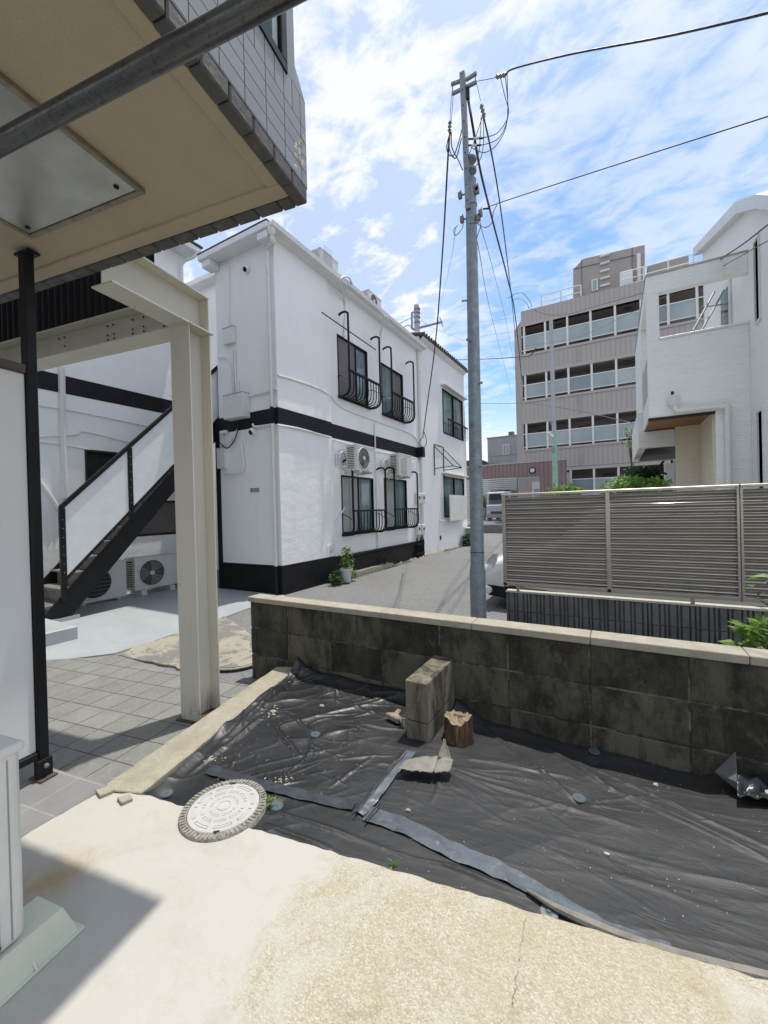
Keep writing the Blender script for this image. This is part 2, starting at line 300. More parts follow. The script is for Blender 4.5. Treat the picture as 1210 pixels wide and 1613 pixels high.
for a_, b_ in (((640, 940), (650, 870)), ((700, 930), (742, 865)), ((560, 950), (700, 895))): ckk = 0
MAT['asphalt'] = m.m; ASPH = m
m = Mt('blue_floor_paint', (.365, .395, .405), .5); m.mix(m.ramp(m.noise(1.4, 5, .6, .5), .4, .7), (.31, .34, .355)); m.mix(m.math('MULTIPLY', m.ramp(m.noise(3.5, 7, .75, .6), .52, .66), .35), (.26, .28, .28)); m.mix(m.math('MULTIPLY', m.ramp(m.noise(11, 6, .75, 1), .62, .7), .45), (.24, .29, .31)); m.bump(m.noise(25, 4), .15, .003); MAT['bluefloor'] = m.m
m = Mt('rubble_concrete', (.33, .305, .24), .95); m.mix(m.ramp(m.noise(2.6, 6, .75, .8), .48, .54), (.18, .175, .165)); m.mix(m.math('MULTIPLY', m.ramp(m.noise(60, 4, .7), .55, .7), .5), (.12, .11, .09)); m.bump(m.noise(30, 6, .75), .8, .01); MAT['rubble'] = m.m
m = Mt('manhole_resin', (.46, .45, .44), .6); m.mix(m.ramp(m.noise(11, 5, .65), .4, .7), (.41, .40, .39)); m.bump(m.noise(300, 2), .25, .001); MAT['lid'] = m.m
m = Mt('manhole_ring', (.30, .29, .25), .85); m.mix(m.ramp(m.noise(60, 4, .7), .45, .6), (.16, .155, .13)); m.bump(m.noise(90, 4), .6, .003); MAT['ring'] = m.m
m = Mt('bark', (.04, .025, .014), .9); m.mix(m.ramp(m.noise(24, 6, .75, .6, m.vec((1, 1, .18))), .42, .62), (.16, .085, .035)); m.mix(m.math('MULTIPLY', m.ramp(m.noise(32, 5, .7, .3, m.vec((1, 1, .15), loc=(3, 3, 3))), .60, .68), .8), (.25, .19, .15)); m.bump(m.noise(34, 6, .75, .4, m.vec((1, 1, .2))), 1.0, .012); MAT['bark'] = m.m
MAT['cutwood'] = simple('weathered_wood', (.33, .25, .17), .85, var=.25, scale=50, bump=.9, bscale=60, bdist=.01)
def leafmat(name, a, b):
    m = Mt(name, a, .5); m.mix(m.ramp(m.noise(14, 3), .4, .65), b)
    m.b.inputs['Subsurface Weight'].default_value = 0.0
    tr = m.n('ShaderNodeBsdfTranslucent'); mixs = m.n('ShaderNodeMixShader'); mixs.inputs[0].default_value = .35
    m.l(m.col, tr.inputs[0]); m.l(m.b.outputs[0], mixs.inputs[1]); m.l(tr.outputs[0], mixs.inputs[2])
    m.l(mixs.outputs[0], m.nt.nodes['Material Output'].inputs['Surface']); return m.m
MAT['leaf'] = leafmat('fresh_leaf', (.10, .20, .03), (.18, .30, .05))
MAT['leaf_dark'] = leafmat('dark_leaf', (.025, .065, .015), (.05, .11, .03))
MAT['stem'] = simple('stem', (.08, .07, .03), .7)
m = Mt('louvre_metal', (.48, .445, .385), .36, .75); m.mix(m.ramp(m.noise(3, 5, .7, 0, m.vec((1, 1, 22))), .4, .7), (.36, .33, .285)); MAT['louvre'] = m.m
m.mix(m.math('MULTIPLY', m.ramp(m.noise(3.5, 5, .7, .4, m.vec(loc=(2, 2, 2))), .60, .72), .35), (.12, .14, .06))
m = Mt('ribbed_block', (.15, .152, .15), .9); m.mix(m.ramp(m.noise(5, 6, .7, .3), .4, .68), (.09, .094, .09)); m.bump(m.noise(120, 4), .5, .003); MAT['ribblock'] = m.m
MAT['limewhite'] = simple('block_top', (.52, .50, .44), .9, var=.2, scale=30, bump=.5)
# brown apartment cladding
def ribs(name, a, b, sc, axis=0):
    m = Mt(name, a, .8); sp = m.n('ShaderNodeSeparateXYZ'); m.l(m.tc.outputs['Object'], sp.inputs[0])
    fr = m.math('FRACT', m.math('MULTIPLY', sp.outputs[axis], sc)); m.mix(m.ramp(fr, .72, .80), b)
    m.mix(m.math('MULTIPLY', m.ramp(m.noise(.5, 5), .4, .7), .3), b); m.bump(m.ramp(fr, .80, .72), .4, .02); return m.m
MAT['brown'] = ribs('taupe_tile', (.42, .39, .37), (.355, .325, .31), 4.5)
MAT['brown_plain'] = simple('taupe_wall', (.38, .345, .32), .8, var=.08, scale=1.5)
MAT['plum'] = ribs('plum_tile', (.25, .18, .175), (.18, .125, .12), 5.0)
MAT['taupe_light'] = simple('taupe_trim', (.45, .41, .39), .7, var=.05)
m = Mt('frosted_glass', (.36, .42, .43), .22, .0); m.mix(m.ramp(m.noise(.5, 3), .4, .7), (.27, .32, .33)); MAT['frost'] = m.m; MAT['frost_dark'] = simple('frosted_glass_dark', (.24, .29, .31), .2, var=.12, scale=.8, bump=0); MAT['frost_light'] = simple('frosted_glass_light', (.44, .48, .49), .25, var=.12, scale=.8, bump=0)
MAT['grey_wall'] = simple('pale_grey_wall', (.42, .42, .43), .8, var=.06, scale=1)
def siding(name, col, axis=2, sc=28):
    m = Mt(name, col, .6); sp = m.n('ShaderNodeSeparateXYZ'); m.l(m.tc.outputs['Object'], sp.inputs[0])
    zn = m.math('ADD', m.math('MULTIPLY', sp.outputs[2], sc), m.math('MULTIPLY', m.noise(4, 2, .5, 0, m.vec((1.2, 1.2, 9))), 1.6))
    fr = m.math('FRACT', zn); m.mix(m.math('MULTIPLY', m.ramp(fr, .78, .95), .35), tuple(c*.62 for c in col))
    m.mix(m.math('MULTIPLY', m.ramp(m.noise(6, 5, .7, 0, m.vec((1, 1, 5))), .55, .75), .3), tuple(c*.72 for c in col))
    m.bump(m.ramp(fr, .98, .6), .5, .008); m.bump(m.noise(60, 3, .6, 0, m.vec((.3, .3, 3))), .2, .004); return m.m
MAT['siding'] = siding('white_siding', (.80, .80, .77)); MAT['cream_siding'] = siding('cream_siding', (.72, .66, .52))
m = Mt('wood_soffit', (.30, .125, .035), .5); m.mix(m.ramp(m.noise(5, 5, .6, .5, m.vec((6, .5, 1))), .4, .65), (.20, .08, .022)); MAT['wood'] = m.m
m = Mt('window_glass', (.035, .045, .05), .04, .0, .8); MAT['glass'] = m.m
m = Mt('window_glass_teal', (.09, .15, .155), .06, .0, .8); m.mix(m.ramp(m.noise(2.2, 3, .6, .4, m.vec((1, 1.5, .3))), .4, .62), (.22, .29, .28)); MAT['glass_teal'] = m.m
MAT['curtain'] = simple('curtain', (.50, .52, .49), .8, var=.1, scale=9)
MAT['shoji'] = simple('frosted_pane', (.33, .35, .34), .35, var=.06, scale=3)
MAT['shutter'] = simple('grey_brown_shutter', (.16, .14, .135), .55, var=.1, scale=10)
MAT['tread'] = simple('stair_tread', (.20, .18, .16), .7, var=.25, scale=15)
MAT['roofing'] = simple('dark_roofing', (.05, .05, .052), .6)
MAT['rust_roof'] = simple('rusty_roof', (.085, .058, .05), .7, var=.2, scale=12)
MAT['green_pole'] = simple('mint_paint', (.30, .52, .40), .5)
MAT['cable'] = simple('cable', (.022, .022, .026), .55, bump=0)
MAT['cable_grey'] = simple('grey_cable', (.09, .10, .12), .5, bump=0)
MAT['porcelain'] = simple('insulator', (.20, .19, .18), .4)
MAT['rubber'] = simple('rubber', (.02, .02, .02), .8)
MAT['car_white'] = Mt('car_paint', (.74, .75, .75), .16).m; MAT['car_white'].node_tree.nodes['Principled BSDF'].inputs['Coat Weight'].default_value = .6
MAT['van_paint'] = Mt('van_paint', (.44, .47, .50), .25).m
MAT['lens'] = simple('headlamp_lens', (.62, .64, .66), .10, .1, bump=0)
MAT['terracotta'] = simple('terracotta', (.17, .075, .05), .7)
MAT['pot'] = simple('white_pot', (.62, .62, .60), .5)
MAT['board'] = simple('white_board', (.72, .71, .68), .6, var=.08)
MAT['plate'] = simple('name_plate', (.30, .33, .33), .45, .2)
MAT['plate_text'] = simple('name_text', (.55, .59, .59), .4, .2, bump=0)
MAT['lamp_off'] = simple('lamp_glass', (.75, .75, .75), .3, bump=0)
MAT['chips'] = simple('pale_chips', (.55, .50, .42), .9)
MAT['soil'] = simple('soil', (.07, .055, .04), .95, bump=.6, bscale=30, bdist=.01)
MAT['panel_white'] = simple('white_panel', (.70, .70, .68), .5, var=.04, scale=2, bump=.02)
MAT['rust'] = simple('rust', (.11, .08, .06), .85, var=.3, scale=60)

for a_, b_, w_ in (((625, 965), (648, 868), .006), ((560, 955), (735, 868), .004), ((690, 960), (742, 880), .004)):
    c_ = crack(ASPH, PZ(*a_, G), PZ(*b_, G), w_, .12); ASPH.mix(ASPH.math('MULTIPLY', c_, .75), (.05, .05, .05))
ASPH.mix(ASPH.math('MULTIPLY', ASPH.ramp(ASPH.noise(2.3, 6, .8, .4), .62, .66), .22), (.24, .235, .225))

# ------------------------------------------------------------------ mesh builder
BASE = {}
class MB:
    def __init__(s): s.v = []; s.f = []; s.mi = []
    def add(s, vs, fs):
        o = len(s.v); s.v += [tuple(v) for v in vs]; s.f += [tuple(i+o for i in f) for f in fs]; return s
    def box(s, x0, x1, y0, y1, z0, z1):
        x0, x1 = min(x0, x1), max(x0, x1); y0, y1 = min(y0, y1), max(y0, y1); z0, z1 = min(z0, z1), max(z0, z1)
        return s.add([(x0, y0, z0), (x1, y0, z0), (x1, y1, z0), (x0, y1, z0), (x0, y0, z1), (x1, y0, z1), (x1, y1, z1), (x0, y1, z1)],
                     [(0, 3, 2, 1), (4, 5, 6, 7), (0, 1, 5, 4), (1, 2, 6, 5), (2, 3, 7, 6), (3, 0, 4, 7)])
    def prism(s, poly, axis, a, b):
        """poly: 2D pts; axis 'x','y','z' = extrusion axis"""
        def P(u, v, t): return {'x': (t, u, v), 'y': (u, t, v), 'z': (u, v, t)}[axis]
        n = len(poly); vs = [P(u, v, a) for u, v in poly]+[P(u, v, b) for u, v in poly]
        fs = [tuple(range(n))[::-1], tuple(range(n, 2*n))]+[(i, (i+1) % n, n+(i+1) % n, n+i) for i in range(n)]
        return s.add(vs, fs)
    def tube(s, pts, r, seg=8, cap=True, rs=None):
        pts = [Vector(p) for p in pts]; rings = []; prev = None
        for i, p in enumerate(pts):
            t = (pts[min(i+1, len(pts)-1)]-pts[max(i-1, 0)])
            if t.length < 1e-9: t = Vector((0, 0, 1))
            t.normalize()
            if prev is None:
                u = Vector((0, 0, 1)) if abs(t.z) < .9 else Vector((1, 0, 0))
                u = (u-t*u.dot(t)).normalized()
            else: u = (prev-t*prev.dot(t)).normalized()
            prev = u; v = t.cross(u); rr = rs[i] if rs else r
            rings.append([p+(u*math.cos(2*math.pi*k/seg)+v*math.sin(2*math.pi*k/seg))*rr for k in range(seg)])
        vs = [q for rg in rings for q in rg]; fs = []
        for i in range(len(pts)-1):
            for k in range(seg):
                a = i*seg+k; b = i*seg+(k+1) % seg; fs.append((a, b, b+seg, a+seg))
        if cap: fs.append(tuple(range(seg))[::-1]); fs.append(tuple(range((len(pts)-1)*seg, len(pts)*seg)))
        return s.add(vs, fs)
    def bar(s, a, b, w, h):
        a = Vector(a); b = Vector(b); t = (b-a).normalized(); u = Vector((0, 0, 1)) if abs(t.z) < .95 else Vector((1, 0, 0))
        r = t.cross(u).normalized()*w/2; u = r.cross(t).normalized()*h/2
        return s.add([a-r-u, a+r-u, a+r+u, a-r+u, b-r-u, b+r-u, b+r+u, b-r+u], [(0, 3, 2, 1), (4, 5, 6, 7), (0, 1, 5, 4), (1, 2, 6, 5), (2, 3, 7, 6), (3, 0, 4, 7)])
    def lathe(s, c, prof, seg=24, axis='z'):
        """prof: (r, h) list"""
        vs = []; fs = []; n = len(prof)
        for r, h in prof:
            for k in range(seg):
                a = 2*math.pi*k/seg; u, v = r*math.cos(a), r*math.sin(a)
                vs.append({'z': (c[0]+u, c[1]+v, c[2]+h), 'x': (c[0]+h, c[1]+u, c[2]+v), 'y': (c[0]+u, c[1]+h, c[2]+v)}[axis])
        for i in range(n-1):
            for k in range(seg):
                a = i*seg+k; b = i*seg+(k+1) % seg; fs.append((a, b, b+seg, a+seg))
        fs.append(tuple(range(seg))[::-1]); fs.append(tuple(range((n-1)*seg, n*seg)))
        return s.add(vs, fs)
    def quad(s, a, b, c, d): return s.add([a, b, c, d], [(0, 1, 2, 3)])
    def build(s, name, mat, parent=None, bevel=0, sm=False, loc=None, frame=0, seg=1, solid=0):
        base = BASE[parent.name] if parent is not None else Vector(loc or (0, 0, 0))
        me = bpy.data.meshes.new(name); me.from_pydata([tuple(Vector(v)-base) for v in s.v], [], s.f); me.update()
        o = bpy.data.objects.new(name, me); C.objects.link(o)
        mats = mat if isinstance(mat, (list, tuple)) else [mat]
        for q in mats: me.materials.append(MAT[q] if isinstance(q, str) else q)
        import bmesh
        b = bmesh.new(); b.from_mesh(me); bmesh.ops.recalc_face_normals(b, faces=b.faces); b.to_mesh(me); b.free()
        if sm:
            me.shade_smooth(); me.set_sharp_from_angle(angle=rad(38))
        if bevel:
            m = o.modifiers.new('bevel', 'BEVEL'); m.width = bevel; m.segments = seg; m.limit_method = 'ANGLE'; m.angle_limit = rad(40)
        if solid:
            m = o.modifiers.new('solid', 'SOLIDIFY'); m.thickness = solid
        if parent is not None: o.parent = parent; BASE[o.name] = BASE[parent.name]
        else:
            BASE[o.name] = base
            o.location = wld(base) if frame else base
            o.rotation_euler = (0, 0, OA if frame else 0)
        return o
def tag(o, label=None, cat=None, group=None, kind=None):
    if label: o['label'] = label
    if cat: o['category'] = cat
    if group: o['group'] = group
    if kind: o['kind'] = kind
    return o
def thing(name, label, cat, loc=(0, 0, 0), frame=0, group=None):
    o = bpy.data.objects.new(name, None); C.objects.link(o); o.empty_display_size = .1
    loc = Vector(loc); BASE[o.name] = loc
    o.location = wld(loc) if frame else loc; o.rotation_euler = (0, 0, OA if frame else 0)
    return tag(o, label, cat, group)
def copy_tree(o, parent=None):
    c = o.copy(); C.objects.link(c); c.parent = parent
    for ch in [q for q in bpy.data.objects if q.parent == o]: copy_tree(ch, c)
    return c
def spline(pts, n=8):
    pts = [Vector(p) for p in pts]; outp = []
    P = [pts[0]*2-pts[1]]+pts+[pts[-1]*2-pts[-2]]
    for i in range(1, len(P)-2):
        for k in range(n):
            t = k/n; a, b, c, d = P[i-1], P[i], P[i+1], P[i+2]
            outp.append(.5*((2*b)+(c-a)*t+(2*a-5*b+4*c-d)*t*t+(3*b-a-3*c+d)*t**3))
    outp.append(pts[-1]); return outp
def grid_wall(mb, mk, us, vs, holes, depth):
    """mk(u,v,d)->point; cells of the us x vs rectangle except holes [(u0,u1,v0,v1)], reveals of given depth"""
    U = sorted(set(list(us)+[h[0] for h in holes]+[h[1] for h in holes])); V = sorted(set(list(vs)+[h[2] for h in holes]+[h[3] for h in holes]))
    for i in range(len(U)-1):
        for j in range(len(V)-1):
            cu, cv_ = (U[i]+U[i+1])/2, (V[j]+V[j+1])/2
            if any(h[0] < cu < h[1] and h[2] < cv_ < h[3] for h in holes): continue
            mb.quad(mk(U[i], V[j], 0), mk(U[i+1], V[j], 0), mk(U[i+1], V[j+1], 0), mk(U[i], V[j+1], 0))
    for u0, u1, v0, v1 in holes:
        for a, b in (((u0, v0), (u1, v0)), ((u1, v0), (u1, v1)), ((u1, v1), (u0, v1)), ((u0, v1), (u0, v0))):
            mb.quad(mk(*a, 0), mk(*b, 0), mk(*b, depth), mk(*a, depth))
def leaves(mb, c, rr, n, size, up=.3, hollow=.3, rng=random):
    for _ in range(n):
        while True:
            p = Vector((rng.uniform(-1, 1), rng.uniform(-1, 1), rng.uniform(-1, 1)))
            if hollow < p.length < 1: break
        q = Vector(c)+Vector((p.x*rr[0], p.y*rr[1], p.z*rr[2]))
        d = (Vector((rng.gauss(0, 1), rng.gauss(0, 1), rng.gauss(0, .6)))+p*.8).normalized(); s_ = size*rng.uniform(.6, 1.3)
        n_ = Vector((rng.gauss(0, .5), rng.gauss(0, .5), 1)).normalized(); r = d.cross(n_).normalized()*s_*.28; k = d.cross(r).normalized()*s_*.08
        mb.add([q, q+d*s_*.35+r, q+d*s_*.4-k, q+d*s_*.35-r, q+d*s_], [(0, 1, 2), (0, 2, 3), (1, 4, 2), (2, 4, 3)])

# ------------------------------------------------------------------ ground and setting
g = MB(); g.quad((-160, -60, 0), (160, -60, 0), (160, 220, 0), (-160, 220, 0))
gr = MB(); n = 0
tag(MB().add([(-160, -60, G), (160, -60, G), (160, 220, G), (-160, 220, G)], [(0, 1, 2, 3)]).build('ground', 'asphalt'), kind='structure')
lot = MB().prism([(-30, 20.2), (30, 20.2), (30, 60), (-30, 60)], 'z', G-.1, LOT).build('car_park', 'asphalt', bevel=.03); tag(lot, kind='structure')
kb = MB().prism([(-30, 20.0), (30, 20.0), (30, 20.2), (-30, 20.2)], 'z', G, LOT+.02).build('kerb', simple('grey_kerb', (.17, .17, .168), .9), bevel=.02); tag(kb, kind='structure')
# tile paving in the tenant's own frame
tp = MB().prism([(-4.6, -1.5), (-1.72, -1.5), (-1.72, .62), (-1.66, .78), (-1.88, 1.0), (-1.80, 1.3), (-1.62, 2.0), (-1.60, 2.36), (-1.95, 2.36), (-2.7, 2.40), (-3.42, 2.52), (-4.6, 1.98)], 'z', G-.1, TILE).build('pavement', 'paving', frame=1, bevel=.006)
tag(tp, kind='structure')
yb_r = own(PZ(120, 1219, SLAB)).y
_e = own(PZ(157, 1246, SLAB))
tb = MB().prism([(-4.6, -1.5), (-1.70, -1.5), (-1.70, .5), (own(PZ(50, 1308, SLAB)).x-.004, own(PZ(50, 1308, SLAB)).y), (_e.x-.004, _e.y), (_e.x-.01, yb_r), (-4.6, yb_r)], 'z', TILE-.05, SLAB-.002).build('pavement', 'paving_big', frame=1, bevel=.004); tag(tb, kind='structure')
# blue painted floor
bl = [PZ(40, 1050, G), PZ(68, 1045, G), PZ(180, 1031, G), PZ(240, 1012, G), PZ(283, 997, G), PZ(335, 980, G), PZ(392, 959, G), Vector((-4.0, 4.3, G)), Vector((-4.5, 4.70, G)), Vector((-8.2, 4.70, G)), Vector((-8.2, 8, G)), Vector((-9, 8, G)), Vector((-9, -1, G)), Vector((-5.5, -1, G))]
o = MB().prism([(p.x, p.y) for p in bl], 'z', G-.05, G+.012).build('walkway', 'bluefloor'); tag(o, kind='structure')
# broken concrete apron between paving, blue floor and block wall
ap = [PZ(190, 1034, G), PZ(215, 1022, G), PZ(262, 1006, G), PZ(296, 993, G), PZ(330, 987, G), PZ(352, 972, G), PZ(372, 985, G), PZ(392, 1000, G), PZ(398, 1022, G), PZ(396, 1048, G), PZ(352, 1052, G), PZ(300, 1058, G), PZ(255, 1050, G)]
aps = []
for i, p in enumerate(ap):
    q = ap[(i+1) % len(ap)]
    for k in range(5):
        t = p.lerp(q, k/5); aps.append((t.x+random.uniform(-.022, .022), t.y+random.uniform(-.022, .022)))
o = MB().prism(aps, 'z', G-.03, G+.022).build('concrete_apron', 'rubble', bevel=.006); tag(o, kind='structure')
# slab we stand on
edge = [own(PZ(50, 1308, SLAB)), own(PZ(157, 1246, SLAB)), own(PZ(228, 1250, SLAB)), own(PZ(400, 1304, SLAB)), own(PZ(620, 1368, SLAB)), own(PZ(860, 1440, SLAB)), own(PZ(1210, 1543, SLAB))]
ex = edge[-1]+(edge[-1]-edge[-2])*3
pts = [(p.x, p.y) for p in edge]+[(ex.x, ex.y), (3.5, -3), (-1.75, -3), (-1.72, .4)]
P2 = []
for i, p in enumerate(pts):
    q = pts[(i+1) % len(pts)]; d = math.hypot(q[0]-p[0], q[1]-p[1]); k = max(1, int(d/.03)) if i < 7 else 1
    for j in range(k):
        t = j/k; P2.append((p[0]+(q[0]-p[0])*t+(random.uniform(-.003, .003) if i < 7 else 0), p[1]+(q[1]-p[1])*t+(random.uniform(-.004, .004) if i < 7 else 0)))
PW = [wld((a, b, 0)) for a, b in P2]
o = MB().prism([(p.x, p.y) for p in PW], 'z', G-.1, SLAB).build('concrete_slab', 'slab', bevel=.008, seg=2); tag(o, kind='structure')
# bed under the membrane
o = MB().prism([(-2.9, .7), (2.8, .7), (2.8, 2.25), (-2.1, 2.25)], 'z', G-.2, -1.27).build('soil_bed', 'soil'); tag(o, kind='structure')
# strip behind the block wall
o = MB().prism([(-1.0, 4.55), (3.5, 4.55), (3.5, 11), (-1.0, 11)], 'z', G-.1, G+.02).build('driveway', simple('driveway_concrete', (.30, .30, .29), .9)); tag(o, kind='structure')

# ------------------------------------------------------------------ block wall
WY = 2.25
cw = thing('block_wall', 'low mossy concrete block wall with a flat coping behind the black sheeting', 'wall', (-2.5, WY, G))
def joint_x(k): return -2.5+.378+ .4*k if k >= 0 else -2.5
b = MB(); rows = [(-.697, -.897), (-.903, -1.103), (-1.109, -1.309), (-1.315, -1.5)]
xs = [-2.51, -2.125-.003]+[-2.125+.4*k for k in range(1, 13)]
for r, (zt, zb) in enumerate(rows):
    for i in range(len(xs)-1):
        x0, x1 = xs[i]+(.004 if i else 0), xs[i+1]-.004
        d = random.uniform(-.002, .002)
        b.box(x0, x1, WY+d, WY+.10, zb+.002, zt-.001)
b.build('wall_blocks', 'block', cw, bevel=.005, seg=2)
MB().box(-2.505, 2.6, WY+.005, WY+.095, -1.5, -.69).build('mortar', 'mortar', cw)
cp = MB()
for x0, x1 in ((-2.522, -1.92), (-1.918, -1.32), (-1.318, -.72), (-.718, -.12), (-.118, .48), (.482, 1.08), (1.082, 2.6)):
    cp.box(x0, x1, WY-.018, WY+.112, -.694, -.655)
cp.build('coping', 'coping', cw, bevel=.005, seg=2)
# buttress stub
st = thing('block_buttress', 'short concrete block stub projecting from the wall beside the tree stump', 'buttress', (-.9, 1.86, -1.25))
sx0, sx1 = -.955, -.832
MB().box(sx0, sx1, 1.85, WY-.004, -1.078, -.876).build('upper_block', 'stub', st, bevel=.006, seg=2)
MB().box(sx0+.001, sx1-.001, 1.852, WY-.004, -1.30, -1.082).build('lower_block', 'stub', st, bevel=.006, seg=2)
# diagonal kerb on the left of the bed
cpts = [PZ(155, 1243, -1.155), PZ(222, 1249, -1.155), PZ(470, 1050, -1.135), PZ(436, 1050, -1.135)]
ca, cb_, cc, cdd = cpts
k = MB(); nn = 26; topv = []
for i in range(nn+1):
    t = i/nn; l = ca.lerp(cdd, t); r = cb_.lerp(cc, t)
    w_ = 1.0; j = .004 if 0 < i < nn else 0
    topv.append((l+Vector((random.uniform(-j, j), 0, 0)), r+Vector((random.uniform(-j*1.6, j), random.uniform(-j, j), random.uniform(-.004, .001)))))
vs = []; fs = []
for l, r in topv: vs += [(l.x, l.y, -1.35), tuple(l), tuple(r), (r.x+.012, r.y, -1.35)]
for i in range(nn):
    a = i*4
    for q in range(3): fs.append((a+q, a+q+1, a+q+5, a+q+4))
fs += [(0, 1, 2, 3), (nn*4+3, nn*4+2, nn*4+1, nn*4)]
k.add(vs, fs); ob = k.build('concrete_kerb', 'curb', loc=(ca.x, ca.y, -1.3), bevel=.004)
tag(ob, 'long pale concrete kerb edging the tiled paving and the black sheeting', 'kerb')
for q, (pxy, s_) in enumerate((((163, 1250), .035), ((196, 1262), .03))):
    p = PZ(*pxy, SLAB); ch = MB()
    ch.prism([(p.x-s_, p.y-s_*.4), (p.x+s_*.7, p.y-s_*.7), (p.x+s_*1.1, p.y+s_*.5), (p.x-s_*.2, p.y+s_*.8)], 'z', SLAB, SLAB+.014)
    tag(ch.build('concrete_fragment', 'curb', loc=(p.x, p.y, SLAB), bevel=.0015), ['small broken concrete fragment at the kerb end nearest the tiles', 'broken concrete fragment at the kerb end next to the sheeting'][q], 'rubble')

# ------------------------------------------------------------------ weed membrane
rs = np.random.RandomState(5); TAB = rs.rand(64, 64)
def vn(x, y):
    xi, yi = np.floor(x).astype(int), np.floor(y).astype(int); fx, fy = x-xi, y-yi; fx = fx*fx*(3-2*fx); fy = fy*fy*(3-2*fy)
    a = TAB[xi % 64, yi % 64]; b_ = TAB[(xi+1) % 64, yi % 64]; c = TAB[xi % 64, (yi+1) % 64]; d = TAB[(xi+1) % 64, (yi+1) % 64]
    return (a*(1-fx)+b_*fx)*(1-fy)+(c*(1-fx)+d*fx)*fy
def rid(x, y): return 1-np.abs(2*vn(x, y)-1)
pegs_px = [(912, 1257), (936, 1183), (436, 1270), (865, 1438), (690, 1212), (497, 1157), (262, 1250)]
creases = []
def cr_(a, b_, h, w_):
    pa, pb = PZ(*a, -1.165), PZ(*b_, -1.165); creases.append((pa.x, pa.y, pb.x, pb.y, h, w_))
cr_((765, 1135), (905, 1250), .020, .012); cr_((860, 1160), (960, 1230), .030, .018); cr_((960, 1230), (1210, 1350), .026, .014)
cr_((930, 1190), (1210, 1330), .014, .012); cr_((740, 1190), (900, 1215), .012, .010); cr_((720, 1215), (1010, 1300), .010, .012)
cr_((470, 1065), (330, 1190), .022, .018); cr_((430, 1120), (300, 1215), .016, .014); cr_((480, 1080), (600, 1105), .018, .012)
cr_((500, 1155), (440, 1120), .012, .010); cr_((500, 1158), (560, 1150), .012, .010); cr_((497, 1157), (480, 1200), .010, .009); cr_((420, 1130), (470, 1190), .014, .012)
cr_((640, 1180), (566, 1280), .012, .012); cr_((560, 1140), (640, 1150), .010, .010); cr_((520, 1100), (620, 1135), .014, .012)
cr_((440, 1280), (600, 1330), .012, .009); cr_((600, 1330), (800, 1390), .010, .008); cr_((420, 1300), (520, 1335), .012, .009); cr_((700, 1360), (860, 1415), .010, .008)
cr_((880, 1340), (1210, 1450), .005, .014); cr_((800, 1290), (1210, 1400), .005, .013); cr_((690, 1230), (800, 1290), .005, .010); cr_((1000, 1240), (1210, 1290), .005, .012)
for a_, l_ in ((200, 60), (240, 50), (300, 70), (20, 110), (340, 90)):
    cr_((915, 1257), (915+l_*1.4*math.cos(rad(a_)), 1257-l_*.6*math.sin(rad(a_))), .0035, .008)
for a_ in (-5, -25, -45, -65, -100, 175):
    cr_((700, 1205), (700+120*math.cos(rad(a_)), 1205-55*math.sin(rad(a_))), .007, .009)
rc = random.Random(77)
for _ in range(46):
    xx, yy = rc.uniform(-2.0, -1.0), rc.uniform(1.25, 2.2); an = rc.choice((rc.gauss(.9, .25), rc.gauss(2.4, .3), rc.gauss(.1, .2))); ln = rc.uniform(.08, .30)
    creases.append((xx-ln*math.cos(an)/2, yy-ln*math.sin(an)/2, xx+ln*math.cos(an)/2, yy+ln*math.sin(an)/2, rc.uniform(.004, .010), rc.uniform(.005, .009)))
for _ in range(60):
    xx, yy = rc.uniform(-1.0, .9), rc.uniform(1.35, 2.15); an = rc.gauss(-.10, .22); ln = rc.uniform(.2, .7)
    creases.append((xx-ln*math.cos(an)/2, yy-ln*math.sin(an)/2, xx+ln*math.cos(an)/2, yy+ln*math.sin(an)/2, rc.uniform(.0006, .0022), rc.uniform(.005, .011)))
PEG = [PZ(*p, -1.165) for p in pegs_px]
def sheet_z(x, y):
    x = np.asarray(x, float); y = np.asarray(y, float)
    z = -1.172+.022*(vn(x*1.7+3, y*1.9+8)-.5)+.010*(vn(x*5+1, y*6+2)-.5)
    wm = np.clip((x+1.3)/.5, 0, 1)
    c, s_ = math.cos(.25), math.sin(.25); u = c*x+s_*y; v = -s_*x+c*y
    z = z+.0032*(rid(u*1.6+5, v*9+3)**3)*wm+.0012*(rid(u*4+1, v*22+7)**3)*wm
    c, s_ = math.cos(.9), math.sin(.9); u = c*x+s_*y; v = -s_*x+c*y
    z = z+(.014*(rid(u*2.2+5, v*5+3)**3)+.004*(rid(u*6+9, v*14+3)**4)+.002*(rid(v*5, u*12)**5))*(1-wm*.85)
    for x0, y0, x1, y1, h, w_ in creases:
        dx, dy = x1-x0, y1-y0; L2 = dx*dx+dy*dy; t = np.clip(((x-x0)*dx+(y-y0)*dy)/L2, 0, 1)
        d = np.hypot(x-(x0+t*dx)+.012*(vn(x*9, y*9)-.5), y-(y0+t*dy)+.012*(vn(x*8+4, y*8)-.5))
        z = z+h*.62*np.exp(-(d/w_)**2)*(np.sin(np.pi*np.clip(t*.9+.05, 0, 1))**.6)
    # rises up against the wall and the stub, ragged
    wl = WY-.01-y; z = z+(.045-.03*np.clip((x+.8)/.2, 0, 1))*np.exp(-(wl/.06)**2)*(.6+.9*vn(x*4, x*0+3))-.060*np.exp(-(wl/.30)**2)*np.clip((x+.82)/.15, 0, 1)*np.clip((.55-x)/.25, 0, 1)+.10*np.exp(-((x+2.12)/.2)**2-(wl/.12)**2)*.6
    for p in PEG:
        d = np.hypot(x-p.x, y-p.y); z = z-.012*np.exp(-(d/.035)**2)
    # tuck below slab edge
    return z
